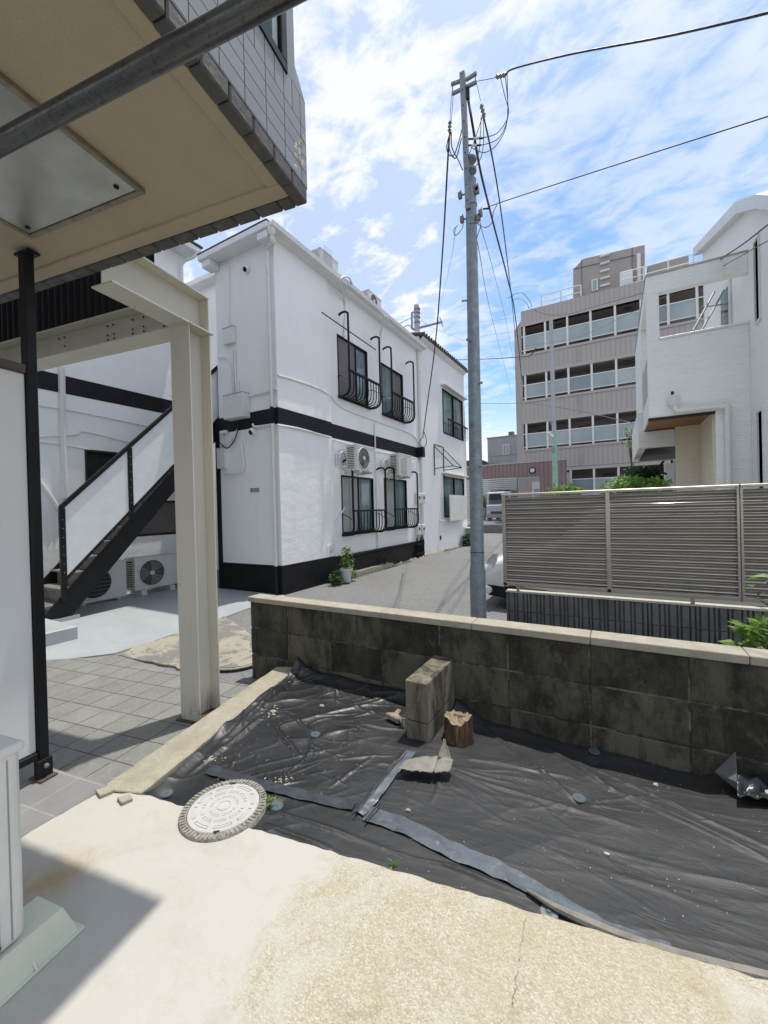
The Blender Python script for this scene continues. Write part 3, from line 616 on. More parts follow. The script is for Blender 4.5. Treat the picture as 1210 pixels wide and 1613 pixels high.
def seg_edge(x):
    # front limit in world y at given x (slab edge)
    E_ = [wld((p.x, p.y, 0)) for p in edge[1:]]+[wld((ex.x, ex.y, 0))]
    X_ = [p.x for p in E_]; Y_ = [p.y for p in E_]; return np.interp(x, X_, Y_)
def left_edge(y): # kerb right side
    return np.interp(y, [cb_.y-.3, cb_.y, cc.y], [cb_.x+.02, cb_.x+.008, cc.x+.008])
MC = (PZ(284, 1290, SLAB)+PZ(425, 1265, SLAB)+PZ(355, 1230, SLAB)+PZ(345, 1322, SLAB))/4; MCX, MCY = MC.x, MC.y
nu, nv = 1000, 300
V_ = []; F_ = []
for j in range(nv+1):
    tv = j/nv
    for i in range(nu+1):
        tu = i/nu; x = -2.3+tu*(1.7+2.3)*1.0
        y0 = seg_edge(x)-.004; y = y0+(WY-.004-y0)*tv
        lx = left_edge(y); x2 = lx+(1.7-lx)*tu
        y0 = seg_edge(x2)+.004; y = y0+(WY-.004-y0)*tv
        V_.append((x2, y))
A_ = np.array(V_); Zs = sheet_z(A_[:, 0], A_[:, 1])
fr = A_[:, 1]-seg_edge(A_[:, 0]); Zs = np.minimum(Zs, SLAB-.010+fr*.5); dm = np.hypot(A_[:, 0]-MCX, A_[:, 1]-MCY); Zs = np.where(dm < .19, np.minimum(Zs, SLAB-.012), Zs)
le = A_[:, 0]-left_edge(A_[:, 1]); Zs = Zs+.03*np.exp(-(le/.05)**2)*(.5+vn(A_[:, 1]*9, A_[:, 1]*0))
VV = [(a, b_, c) for (a, b_), c in zip(V_, Zs)]
for j in range(nv):
    for i in range(nu):
        a = j*(nu+1)+i; x, y = V_[a]
        if -.965 < x < -.822 and y > 1.845: continue
        if math.hypot(x-MCX, y-MCY) < .150: continue
        F_.append((a, a+1, a+nu+2, a+nu+1))
sh = thing('weed_sheeting', 'wrinkled black weed membrane spread over the garden bed', 'ground sheet', (-.8, 1.6, -1.2))
mb = MB(); mb.add(VV, F_); mb.build('membrane', 'sheet', sh, sm=True)
def sheet_at(x, y, n=0):
    p = PZ(x, y, -1.165)
    for _ in range(3):
        z = float(sheet_z(p.x, p.y)); p = PZ(x, y, z+n)
    return p
def strip(pxs, w0, w1, lift, name, mat, wig=.004):
    c = spline([sheet_at(*p) for p in pxs], 14); vs = []; fs = []
    for i, p in enumerate(c):
        t = (c[min(i+1, len(c)-1)]-c[max(i-1, 0)]); t.z = 0; t.normalize(); r = Vector((-t.y, t.x, 0)); w_ = (w0+(w1-w0)*i/len(c))/2
        for k in range(7):
            u = (k/6-.5)*2; q = p+r*u*w_*(1+.035*math.sin(i*.7+k)); q.z = float(sheet_z(q.x, q.y))+lift+.004*math.sin(i*.9+u*2)*math.cos(i*.23)*.6+random.uniform(0, wig*.4)
            vs.append(q)
    for i in range(len(c)-1):
        for k in range(6): a = i*7+k; fs.append((a, a+1, a+8, a+7))
    mb = MB(); mb.add(vs, fs); return mb.build(name, mat, sh, sm=True)
strip([(578, 1283), (640, 1305), (720, 1345), (800, 1380), (880, 1425), (960, 1470), (1060, 1505)], .075, .05, .006, 'tape_strip', 'tape')
strip([(330, 1212), (400, 1235), (470, 1252), (558, 1272)], .06, .05, .006, 'tape_strip', 'tape_dark')
strip([(648, 1186), (622, 1215), (590, 1258), (566, 1284)], .05, .045, .009, 'tape_strip', 'tape')
# rolled hem along the front seam
c = spline([sheet_at(*p, .012) for p in ((830, 1402), (880, 1432), (960, 1468), (1040, 1496), (1120, 1518), (1230, 1545))], 8)
mb = MB(); mb.tube(c, .011, 8, rs=[.004+.009*min(1, i/12) for i in range(len(c))]); mb.build('rolled_hem', 'fold_back', sh, sm=True)
# stakes near the seam
for q, (a, b_, r_) in enumerate((((640, 1180), (556, 1283), .0025), ((600, 1262), (576, 1292), .004))):
    pa, pb = sheet_at(*a, .03), sheet_at(*b_, .022); mb = MB(); mb.tube([pa, pb], r_, 7)
    o = mb.build('garden_stake', 'bronze', loc=pb, sm=True); tag(o, ['long thin stake lying along the seam below the block stub', 'short thin stake lying beside the taped seam'][q], 'stake')
# flap of pale backing and raised corner
def flap(pxs, h, name, label, mat):
    vs = [];
    ps = [sheet_at(x, y, .01) for x, y in pxs]
    for p, hh in zip(ps, h): p.z += hh
    return ps
# creased flap by stump
def scrap(c00, c10, c11, c01, nu_, nv_, amp, curl, seed):
    rr = random.Random(seed); vs = []; fs = []
    c00, c10, c11, c01 = map(Vector, (c00, c10, c11, c01)); nrm = (c10-c00).cross(c01-c00).normalized()
    for j in range(nv_+1):
        for i in range(nu_+1):
            u, v = i/nu_, j/nv_; p = c00*(1-u)*(1-v)+c10*u*(1-v)+c11*u*v+c01*(1-u)*v
            if j in (0, nv_): p += (c01-c00)*rr.uniform(-.06, .06)
            if i in (0, nu_): p += (c10-c00)*rr.uniform(-.02, .02)
            p += nrm*(amp*math.sin(u*7+seed)*math.cos(v*3+u*2)+rr.uniform(-.2, .2)*amp+curl*(abs(v-.5)*2)**3)
            vs.append(p)
    for j in range(nv_):
        for i in range(nu_): a = j*(nu_+1)+i; fs.append((a, a+1, a+nu_+2, a+nu_+1))
    return vs, fs
fl = MB()
A1_, B1_, C1_, D1_ = PZ(626, 1214, -1.142), PZ(682, 1219, -1.136), PZ(690, 1193, -1.128), PZ(637, 1198, -1.138)
fl.add(*scrap(A1_, B1_, C1_, D1_, 14, 5, .0035, .006, 1))
E1_, F1_, G1_ = PZ(709, 1216, -1.14), PZ(714, 1197, -1.115), PZ(691, 1191, -1.120)
fl.add(*scrap(B1_, E1_, F1_, C1_, 6, 5, .003, .004, 2))
fl.add(*scrap(PZ(690, 1193, -1.118), PZ(714, 1205, -1.135), PZ(701, 1166, -1.062), PZ(699, 1164, -1.060), 6, 7, .003, .002, 3))
o = fl.build('sheet_scrap', 'fold_back', loc=A1_, solid=.0025, sm=True); tag(o, 'stiff pale folded scrap of sheeting standing up beside the tree stump', 'scrap')
# right-hand pocket: raised flap with shiny underside
fl = MB(); cpz = -1.2
q0, q1, q2, q3 = PZ(1126, 1216, -1.15), PZ(1158, 1184, -1.07), PZ(1161, 1232, -1.13), PZ(1168, 1250, -1.16)
fl.add([q0, q1, q2, q3], [(0, 1, 2), (0, 2, 3)])
o = fl.build('lifted_flap', MAT['fold_back'] if False else 'ribblock', loc=q0, solid=.003); tag(o, 'dark triangular corner of sheeting lifted against the wall at the right', 'sheet corner')
fl = MB(); vs = []; fs = []
for i in range(25):
    for j in range(9):
        p = PZ(1161+i*5, 1222+j*4+i*.9, -1.135-.002*j); p.z += .016*math.sin(i*.8+j*.5)*math.cos(i*.33)+.01*math.sin(j+i*.2); vs.append(p)
for i in range(24):
    for j in range(8): a = i*9+j; fs.append((a, a+1, a+10, a+9))
fl.add(vs, fs); o = fl.build('plastic_bag', simple('shiny_black_film', (.018, .02, .024), .30, bump=.5, bscale=25, bdist=.01), loc=q2, sm=True, solid=.002); tag(o, 'shiny crumpled black plastic film in the gap by the wall at the right', 'plastic film')
# pegs
lab = ['round plastic peg in the middle of the right half of the sheeting', 'round plastic peg in the shadow close to the wall', 'flat plastic peg touching the manhole rim', 'pale round peg at the slab edge beside the taped seam', 'dark peg under the pale scrap beside the stump', 'dark peg in the centre of the left half of the sheeting', 'peg at the narrow left corner of the sheeting by the kerb']
for q, (p, l) in enumerate(zip(pegs_px, lab)):
    c = sheet_at(*p, .004); root = thing('sheet_peg', l, 'peg', c, group='pegs pinning the sheeting')
    MB().lathe(c, [(.001, .004), (.023, .004), (.026, .001), (.026, -.004)], 24).build('head', simple('peg_plastic', (.10, .125, .145), .3) if q != 3 else simple('peg_plastic_pale', (.20, .23, .24), .4), root, sm=True)
    MB().lathe(c, [(.001, .007), (.006, .007), (.006, .0045), (.012, .0045), (.012, .0035)], 12).build('boss', 'tape', root, sm=True)
# stump
sp_ = PZ(722, 1190, -1.2); stt = thing('tree_stump', 'short rotten brown tree stump standing in the sheeting', 'stump', (sp_.x, sp_.y, -1.22))
mb = MB(); vs = []; fs = []; rg = 44; hgt = .15; RO = [.035*math.sin(i*1.1)+random.uniform(-.03, .03) for i in range(44)]; RT = [.006*math.sin(i*.45+1)+.006*math.sin(i*1.3)+random.uniform(-.004, .003) for i in range(44)]
sc_ = PZ(720, 1126, -1.058)
for j in range(9):
    for i in range(rg):
        a = 2*math.pi*i/rg; r = .066*(1+.07*math.sin(3*a+1)+.03*math.sin(7*a)+RO[i]+.02*math.sin(j*.9+i)+random.uniform(-.02, .02))*(1.12-.12*j/8)
        t = j/8; vs.append((sc_.x+r*math.cos(a)*1.0, sc_.y+r*math.sin(a), -1.22+t*(.155+.010*math.sin(a*2+.5))+(RT[i] if j == 8 else 0)))
for j in range(8):
    for i in range(rg): fs.append((j*rg+i, j*rg+(i+1) % rg, (j+1)*rg+(i+1) % rg, (j+1)*rg+i))
mb.add(vs, fs); mb.build('bark', 'bark', stt, sm=True)
mb = MB(); vs = [(sc_.x, sc_.y, -1.062)]; 
for r_ in (.25, .5, .75, 1.0):
    for i in range(rg):
        b0 = vs_ = None
        a = 2*math.pi*i/rg; rr_ = .0655*r_*(1+.07*math.sin(3*a+1)+.03*math.sin(7*a)+RO[i]+.02*math.sin(8*.9+i))*1.0; vs.append((sc_.x+rr_*math.cos(a), sc_.y+rr_*math.sin(a), -1.065+random.uniform(-.006, .006)*(1 if r_ < 1 else 0)+(RT[i]+.010*math.sin(a*2+.5))*r_*r_))
fs = [(0, 1+i, 1+(i+1) % rg) for i in range(rg)]
for k in range(3):
    for i in range(rg): fs.append((1+k*rg+i, 1+(k+1)*rg+i, 1+(k+1)*rg+(i+1) % rg, 1+k*rg+(i+1) % rg))
mb.add(vs, fs); mb.build('cut_face', 'cutwood', stt)
# bark pieces / stones
def lump(c, s, name, mat, label, cat, seed, group=None):
    rr = random.Random(seed); vs = []; fs = []; R_, S_ = 6, 9
    for j in range(R_+1):
        for i in range(S_):
            a = 2*math.pi*i/S_; b_ = math.pi*j/R_; k = rr.uniform(.8, 1.15); vs.append((c[0]+s[0]*k*math.sin(b_)*math.cos(a), c[1]+s[1]*k*math.sin(b_)*math.sin(a), c[2]+s[2]*k*math.cos(b_)))
    for j in range(R_):
        for i in range(S_): fs.append((j*S_+i, j*S_+(i+1) % S_, (j+1)*S_+(i+1) % S_, (j+1)*S_+i))
    mb = MB(); mb.add(vs, fs); return tag(mb.build(name, mat, loc=c), label, cat, group)
c = sheet_at(624, 1132, .012); mb = MB()
for i, (dx, dy, sx_, sy_) in enumerate(((0, 0, .045, .012), (-.008, .018, .03, .012), (.012, .035, .02, .010))):
    pass
mb.prism([(c.x-.065, c.y-.012), (c.x+.03, c.y-.045), (c.x+.05, c.y-.02), (c.x+.01, c.y+.01), (c.x+.005, c.y+.06), (c.x-.022, c.y+.062), (c.x-.02, c.y+.01)], 'z', c.z-.004, c.z+.028)
tag(mb.build('bark_piece', simple('pale_bark', (.36, .28, .22), .85, var=.3, scale=30, bump=.6), loc=c, bevel=.006), 'curled piece of pale bark lying left of the block stub', 'bark piece')
tag(lump(sheet_at(507, 1112, .006), (.016, .010, .009), 'stone', simple('tan_stone', (.50, .36, .22), .8), 'small tan stone on the left half of the sheeting', 'stone', 3), 'small tan stone on the left half of the sheeting', 'stone')
lump(sheet_at(643, 1276, .003), (.010, .008, .004), 'pebble', 'ring', 'flat grey pebble just right of the taped seam crossing', 'pebble', 9)
lump(sheet_at(956, 1345, .003), (.010, .006, .004), 'dry_leaf', 'chips', 'pale dry leaf on the middle of the sheeting', 'leaf', 12)
lump(sheet_at(1033, 1236, .004), (.010, .008, .007), 'stone', 'chips', 'small pale stone on the sheeting below the wall at the right', 'stone', 15)
# loose chips (uncountable)
mb = MB(); rr = random.Random(4)
def chip(x, y, s_):
    p = sheet_at(x, y, .001); a = rr.uniform(0, 6.28); d = Vector((math.cos(a), math.sin(a), 0))*s_; e_ = Vector((-d.y, d.x, 0))*.5
    mb.add([p-d-e_, p+d-e_*.6, p+d*.7+e_, p-d*.8+e_, p+Vector((0, 0, s_*.7))], [(0, 1, 4), (1, 2, 4), (2, 3, 4), (3, 0, 4), (3, 2, 1, 0)])
for _ in range(55): chip(rr.gauss(505, 55), rr.gauss(1170, 38), rr.uniform(.0012, .0032))
for _ in range(60): chip(rr.gauss(400, 40), rr.gauss(1190, 28), rr.uniform(.0012, .003))
for _ in range(22): chip(rr.gauss(330, 12), rr.gauss(1192, 7), rr.uniform(.002, .006))
for _ in range(22): chip(rr.gauss(447, 12), rr.gauss(1228, 3), rr.uniform(.002, .006))
for _ in range(10): chip(rr.gauss(425, 6), rr.gauss(1122, 5), rr.uniform(.004, .008))
for _ in range(110): chip(rr.uniform(640, 1200), rr.uniform(1195, 1460), rr.uniform(.001, .0030))
for _ in range(40): chip(rr.uniform(760, 1200), rr.uniform(1170, 1260), rr.uniform(.001, .0030))
tag(mb.build('bark_chips', 'chips', loc=(-1, 1.6, -1.2)), 'pale chips of bark and grit scattered over the black sheeting', 'debris', kind='stuff')
# tiny weeds
def weed(name, px_, z, n_, s_, label, mat='leaf', h=.02, rr3=.02):
    p = PZ(*px_, z); root = thing(name, label, 'weed', p); a = MB(); leaves(a, (p.x, p.y, z+h), (rr3, rr3, h), n_, s_, hollow=0); a.build('leaves', mat, root)
    b_ = MB(); b_.tube([(p.x, p.y, z-.005), (p.x+.003, p.y, z+h)], .0015, 5); b_.build('stem', 'stem', root); return root
weed('weed', (426, 1268), SLAB-.005, 26, .016, 'tiny bright green weed growing at the manhole rim', h=.012, rr3=.012)
weed('weed', (723 if False else 722-0, 1150), -1.19, 1, .001, 'x') if False else None
weed('weed', (619, 1366), SLAB-.008, 5, .028, 'bright green clover seedling at the slab edge', h=.01, rr3=.008)
weed('weed', (634, 1141), -1.15, 40, .012, 'pale dry sprig beside the block stub', 'fold_back', h=.018, rr3=.014)

# ------------------------------------------------------------------ manhole in the slab corner
mc = (PZ(284, 1290, SLAB)+PZ(425, 1265, SLAB)+PZ(355, 1230, SLAB)+PZ(345, 1322, SLAB))/4
R0 = .161; mh = thing('manhole', 'round grey resin manhole cover set half in the slab and half in the sheeting', 'manhole', (mc.x, mc.y, SLAB))
mb = MB(); mb.lathe((mc.x, mc.y, SLAB), [(R0, -.09), (R0, .004), (R0-.003, .010), (R0-.027, .010), (R0-.029, .0)], 64); mb.build('frame_ring', 'ring', mh, sm=True)
mb = MB()
for i in range(60):
    a = 2*math.pi*i/60; d = Vector((math.cos(a), math.sin(a), 0)); c = Vector((mc.x, mc.y, SLAB+.0115)); mb.bar(c+d*(R0-.024), c+d*(R0-.005), .006, .005)
mb.build('ring_ribs', 'ring', mh)
mb = MB(); mb.lathe((mc.x, mc.y, SLAB), [(R0-.0295, -.01), (R0-.0295, .009), (R0-.032, .0115), (R0-.06, .0125), (.0005, .0135)], 64); mb.build('lid', 'lid', mh, sm=True)
mb = MB(); rr = random.Random(2)
for ring, (r_, cnt, wd) in enumerate(((.050, 7, .010), (.078, 9, .011), (.108, 8, .013))):
    for i in range(cnt):
        a0 = 2*math.pi*(i+.12+ring*.3)/cnt; a1 = 2*math.pi*(i+.84+ring*.3)/cnt
        for (ra, rb) in ((r_-wd*.5, r_-wd*.5+.0022), (r_+wd*.5-.0022, r_+wd*.5)):
            vs = []; K = 8
            for k in range(K+1):
                a = a0+(a1-a0)*k/K
                for rq in (ra, rb): vs.append((mc.x+rq*math.cos(a), mc.y+rq*math.sin(a), SLAB+.0140)); vs.append((mc.x+rq*math.cos(a), mc.y+rq*math.sin(a), SLAB+.010))
            fs = []
            for k in range(K):
                q = k*4; fs += [(q, q+4, q+6, q+2), (q, q+1, q+5, q+4), (q+2, q+6, q+7, q+3)]
            mb.add(vs, fs)
        for a in (a0, a1):
            d = Vector((math.cos(a), math.sin(a), 0)); c = Vector((mc.x, mc.y, SLAB+.0128)); mb.bar(c+d*(r_-wd*.5), c+d*(r_+wd*.5), .0022, .005)
mb.lathe((mc.x, mc.y, SLAB), [(.026, .012), (.026, .0155), (.0235, .0155), (.0235, .0135)], 32)
mb.build('lid_relief', 'lid', mh)
mb = MB()
for a in (2.2, 5.4):
    d = Vector((math.cos(a), math.sin(a), 0)); c = Vector((mc.x, mc.y, SLAB+.012)); mb.bar(c+d*(R0-.036), c+d*(R0-.024), .022, .0015)
mb.build('lifting_slot', 'dark', mh)

# ------------------------------------------------------------------ outdoor air-conditioner units
def make_ac(label, loc, kind='fan', wd=.78, hg=.54, dp=.28, feet='pads', frame=0, group='outdoor air conditioner units'):
    """front faces +X, width along Y; loc = bottom centre of the back"""
    x, y, z = loc; r = thing('air_conditioner', label, 'air conditioner', loc, frame, group)
    MB().box(x, x+dp, y-wd/2, y+wd/2, z, z+hg).build('casing', 'ac_white', r, bevel=.012, seg=3)
    MB().box(x-.004, x+dp+.006, y-wd/2-.006, y+wd/2+.006, z+hg-.02, z+hg+.006).build('top_cover', 'ac_white', r, bevel=.006, seg=2)
    fy = y-wd*.12; R_ = hg*.40; X_ = x+dp+.002
    if kind == 'fan' or kind == 'grid':
        a = MB(); a.lathe((X_, fy, z+hg*.5), [(R_+.018, 0), (R_+.014, .012), (R_, .012), (R_-.004, 0)], 40, 'x'); a.build('fan_ring', 'ac_white', r, sm=True)
        a = MB(); a.lathe((X_, fy, z+hg*.5), [(R_, -.0), (R_, .0015), (.001, .0015)], 40, 'x'); a.build('fan_dark_disc', 'dark', r)  # flat dark disc paints in the shade of the recess behind the guard
        a = MB()
        if kind == 'fan':
            for q in range(1, 9): pass
            for q in range(1, 12):
                rr_ = R_*q/12; K = 28; a.tube([(X_+.008, fy+rr_*math.cos(2*math.pi*k/K), z+hg*.5+rr_*math.sin(2*math.pi*k/K)) for k in range(K+1)], .0022, 4, False)
            for k in range(12):
                an = 2*math.pi*k/12; a.tube([(X_+.008, fy+.04*math.cos(an), z+hg*.5+.04*math.sin(an)), (X_+.008, fy+R_*math.cos(an), z+hg*.5+R_*math.sin(an))], .0022, 4, False)
        else:
            for k in range(-8, 9):
                t = k/9; hh = R_*math.sqrt(1-t*t); a.tube([(X_+.008, fy+R_*t, z+hg*.5-hh), (X_+.008, fy+R_*t, z+hg*.5+hh)], .0012, 4, False)
            for k in range(-3, 4):
                t = k/4; hh = R_*math.sqrt(1-t*t); a.tube([(X_+.009, fy-hh, z+hg*.5+R_*t), (X_+.009, fy+hh, z+hg*.5+R_*t)], .0028, 4, False)
        a.build('fan_guard', 'ac_grey', r)
        if kind == 'fan':
            a = MB(); a.lathe((X_+.006, fy, z+hg*.5), [(.038, 0), (.038, .006), (.03, .009), (.001, .009)], 24, 'x'); a.build('fan_hub', 'ac_white', r, sm=True)
            a = MB()
            for k in range(3):
                an = 2*math.pi*k/3+.4
                vs = []
                for t in range(6):
                    for rr_ in (.04, R_*.9):
                        b_ = an+t*.26; vs.append((X_+.003+t*.0006, fy+rr_*math.cos(b_), z+hg*.5+rr_*math.sin(b_)))
                a.add(vs, [(q*2, q*2+1, q*2+3, q*2+2) for q in range(5)])
            a.build('fan_blades', 'shutter', r)
    else:
        a = MB(); a.prism([(fy-.15+.04, z+.07), (fy+.15-.04, z+.07), (fy+.15, z+.11), (fy+.15, z+hg-.11), (fy+.15-.04, z+hg-.07), (fy-.15+.04, z+hg-.07), (fy-.15, z+hg-.11), (fy-.15, z+.11)], 'x', X_-.004, X_+.010); a.build('front_cover', 'ac_white', r, bevel=.006, seg=2)
        a = MB()
        for k in range(9): a.box(X_+.010, X_+.014, fy-.135, fy+.135, z+.10+k*.042, z+.105+k*.042)
        a.build('cover_slats', 'ac_grey', r)
    # side louvre facing -Y
    a = MB(); a.box(x+.03, x+dp-.06, y-wd/2-.0015, y-wd/2+.01, z+.04, z+hg-.05); a.build('side_recess', 'dark', r)
    a = MB()
    for k in range(12):
        zz_ = z+.045+k*(hg-.10)/12; a.box(x+.028, x+dp-.055, y-wd/2-.008, y-wd/2, zz_, zz_+.016)
    a.build('side_louvre', 'ac_white', r)
    if feet == 'pads':
        for s_ in (-1, 1): MB().prism([(x-.03, z-.085), (x+dp+.05, z-.085), (x+dp+.03, z-.002), (x-.01, z-.002)], 'y', y+s_*wd*.33-.045, y+s_*wd*.33+.045).build('foot', 'foot_white', r, bevel=.004)
    elif feet == 'low':
        for s_ in (-1, 1): MB().box(x+.02, x+dp+.02, y+s_*wd*.33-.03, y+s_*wd*.33+.03, z-.025, z-.002).build('foot', 'foot_white', r, bevel=.003)
    elif feet == 'bracket':
        for s_ in (-1, 1):
            a = MB(); yy = y+s_*wd*.32; a.box(x-.10, x+dp+.02, yy-.018, yy+.018, z-.03, z-.002); a.box(x-.02, x+dp, yy-.03, yy+.03, z-.038, z-.0305)
            a.box(x-.112, x-.088, yy-.018, yy+.018, z-.06, z+.30); a.build('bracket', 'white_metal', r, bevel=.002)
    return r
# near unit on the slab at the left edge, own frame
K_ = .958
acx = -1.30*K_; r = thing('air_conditioner', 'large pale outdoor unit cut off by the left edge standing on the slab', 'air conditioner', (acx-.15, .3, SLAB), 1, 'outdoor air conditioner units')
a = MB(); a.prism([(-1.0, -1.068), (.647, -1.068), (.647, -.575), (-1.0, -.575)], 'x', acx-.31, acx); a.build('casing', 'ac_white', r, bevel=.022, seg=4)
a = MB(); a.prism([(-1.0, -.592), (.653, -.592), (.653, -.567), (-1.0, -.567)], 'x', acx-.316, acx+.006); a.build('top_cover', 'ac_white', r, bevel=.01, seg=3)
a = MB()
for i in range(5):
    z0 = -1.012+i*.079
    for y0 in (.33, .07): a.box(acx-.001, acx+.007, y0, y0+.235, z0, z0+.062)
a.build('side_slots', 'ac_white', r, bevel=.01, seg=2)
a = MB()
for y0 in (.586, .612): a.box(acx-.001, acx+.001, y0, y0+.0035, -1.05, -.60)
a.build('edge_seams', 'ac_grey', r)
for z_ in (-1.042, -.628):
    a = MB(); a.lathe((acx, .580, z_), [(.009, 0), (.009, .006), (.004, .008), (.001, .008)], 12, 'x'); a.build('screw', 'pipe', r, sm=True)
a = MB(); xb0, xb1, yb0, yb1 = -1.33, -1.212, -.2, .752; zf = -1.071
a.add([(xb0-.05, yb0, SLAB), (xb1, yb0, SLAB), (xb1, yb1, SLAB), (xb0-.05, yb1, SLAB), (xb0-.02, yb0, zf), (xb1-.028, yb0, zf), (xb1-.028, yb1-.025, zf), (xb0-.02, yb1-.025, zf)], [(0, 3, 2, 1), (4, 5, 6, 7), (0, 1, 5, 4), (1, 2, 6, 5), (2, 3, 7, 6), (3, 0, 4, 7)])
a.build('foot_block', 'plastic_foot', r, bevel=.004, seg=2)
a = MB(); a.box(xb0-.06, xb1+.008, yb0, yb1+.008, SLAB+.001, SLAB+.007)
for yy in (.64, .50, .36): a.prism([(xb1-.004, SLAB+.007), (xb1+.008, SLAB+.007), (xb1-.008, SLAB+.024)], 'y', yy, yy+.006)
a.build('foot_flange', 'plastic_foot', r, bevel=.001)

# ------------------------------------------------------------------ own building: projecting storey with soffit
ZS = 1.179; XE, YE = -.786, 1.373
ab = thing('apartment_overhang', 'projecting grey-tiled upper storey with a beige soffit overhead at the left', 'building', (-2, 0, ZS), 1)
# rim + recessed panel of the soffit
a = MB(); a.box(-6, -.884, -2, 1.256, ZS+.012, ZS+.05); a.build('soffit_panel', 'soffit', ab)
a = MB(); a.box(-6, -.833, 1.256, 1.321, ZS, ZS+.05); a.box(-.884, -.833, -2, 1.256, ZS, ZS+.05); a.build('soffit_rim', 'soffit', ab, bevel=.006, seg=2)
a = MB()
x = XE
for i in range(30):
    a.box(-.834, XE, YE-.106*(i+1)+.003, YE-.106*i-.001, ZS-.006+random.uniform(0, .002), ZS+.05)
for i in range(48):
    a.box(XE-.106*(i+1)+.003, XE-.106*i-.001 if i else -.836, 1.322, YE, ZS-.006+random.uniform(0, .002), ZS+.05)
a.build('underside_tiles', 'tile_under', ab, bevel=.005)
MB().box(-5.99, XE-.003, -2, YE-.003, ZS+.051, ZS+.058).build('soffit_core', 'mortar', ab)
z1 = own(X_) if False else None
d = ray(485.5, 165); zt = 1.560   # top of the protruding tile band at the corner
wy0 = 1.30
# window hole in the side wall (own Y along, z up), wall at X = XE
def onX(x, y):
    d = ray(x, y); o_ = own(d); t = XE/o_[0]; return o_*t
wb = onX(452, 118); wl = onX(405, 38)
wz = (wb.z+wl.z)/2; wye = wb.y
a = MB(); grid_wall(a, lambda u, v, dd: (XE-dd, u, v), (-2, YE), (ZS+.05, 4.2), [(-1.2, wye, wz, 3.2)], .06)
a.quad((XE, YE, ZS+.05), (XE, YE, zt), (XE, YE, zt), (XE, YE, ZS+.05)) if False else None
# drop the part above the ledge beyond the set-back corner
yc = onX(463, 60).y
a = MB(); grid_wall(a, lambda u, v, dd: (XE-dd, u, v), (-2, yc), (ZS+.05, 4.2), [(-1.2, wye, wz, 3.2)], .06)
grid_wall(a, lambda u, v, dd: (XE-dd, u, v), (yc, YE), (ZS+.05, zt), [], .06)
a.add([(XE, yc, zt), (XE, YE, zt), (XE-.004, yc, zt+.09)], [(0, 1, 2)])
a.quad((XE, yc, zt), (XE, YE, zt), (-6, YE, zt), (-6, yc, zt)); a.quad((XE, yc, zt), (-6, yc, zt), (-6, yc, 4.2), (XE, yc, 4.2))
a.build('tiled_side_wall', 'tile_x', ab)
a = MB(); a.box(-6, XE-.002, YE-.02, YE, ZS+.05, zt); a.build('tiled_front_wall', 'tile_y', ab)
MB().box(-6, XE, -2, yc, 4.2, 4.3).build('roof_slab', 'mortar', ab)
MB().box(-6, XE-.10, -2, yc-.05, ZS+.06, 4.19).build('core_wall', 'dark', ab)
wn = MB(); 
for (u0, u1, v0, v1) in ((-1.2, wye, wz, wz+.035), (wye-.035, wye, wz+.035, 3.2), (wye-.30, wye-.26, wz+.035, 3.2)): wn.box(XE-.05, XE+.006, u0, u1, v0, v1)
wo = wn.build('window', 'black_metal', ab, bevel=.003)
MB().quad((XE-.03, -1.2, wz), (XE-.03, wye, wz), (XE-.03, wye, 3.2), (XE-.03, -1.2, 3.2)).build('pane', 'glass_teal', wo)
MB().box(XE-.045, XE-.005, wye-.075, wye-.045, wz+.036, 3.2).build('sash', 'galv', wo)
# plaster patch on the tiles
a = MB(); cpt = onX(472, 238)
for i in range(14):
    q = onX(470+random.uniform(-5, 8), 215+i*3.8); a.lathe((XE-.001, q.y, q.z), [(random.uniform(.008, .016), 0), (random.uniform(.004, .008), .004), (.001, .005)], 7, 'x')
a.build('mortar_patch', 'chips', ab)
# ceiling hatch
hx1, hx0, hy1 = -1.302, -1.951, 1.105
ht = thing('ceiling_hatch', 'grey board access hatch screwed into the beige soffit', 'hatch', (-1.7, 0.8, ZS), 1)
a = MB(); a.box(hx0, hx1, -.2, hy1, ZS+.002, ZS+.010); 
MB().box(hx0+.022, hx1-.022, -.2, hy1-.022, ZS-.002, ZS+.006).build('board', 'hatch', ht, bevel=.002)
a = MB(); a.box(hx0, hx1, hy1-.02, hy1, ZS-.008, ZS+.011); a.box(hx1-.02, hx1, -.2, hy1-.02, ZS-.008, ZS+.011); a.box(hx0, hx0+.02, -.2, hy1-.02, ZS-.008, ZS+.011); a.build('frame', 'alu_old', ht, bevel=.003)
for sx_, sy_ in ((hx1-.07, hy1-.06), (hx0+.06, hy1-.05), ((hx0+hx1)/2+.06, hy1-.012)):
    s_ = MB(); s_.lathe((sx_, sy_, ZS-.003), [(.009, .0), (.009, -.003), (.005, -.005), (.001, -.004)], 14); s_.build('screw', 'black_metal', ht, sm=True)
# laundry pole under the soffit
pz_ = .85
def pole_pt(x, y): d = ray(x, y); return Vector(d*pz_/d[2])
pa, pb = own(pole_pt(0, 226)), own(pole_pt(421, 0)); dd = (pb-pa); yy = (pa.y+pb.y)/2
a = MB(); p0 = pa-dd*.6; p1 = pb+dd*1.2; a.tube([p0, p1], .020, 28); o = a.build('laundry_pole', 'pipe', loc=pa, frame=1, sm=True); tag(o, 'worn steel pole crossing the top left corner just below the soffit', 'pole')

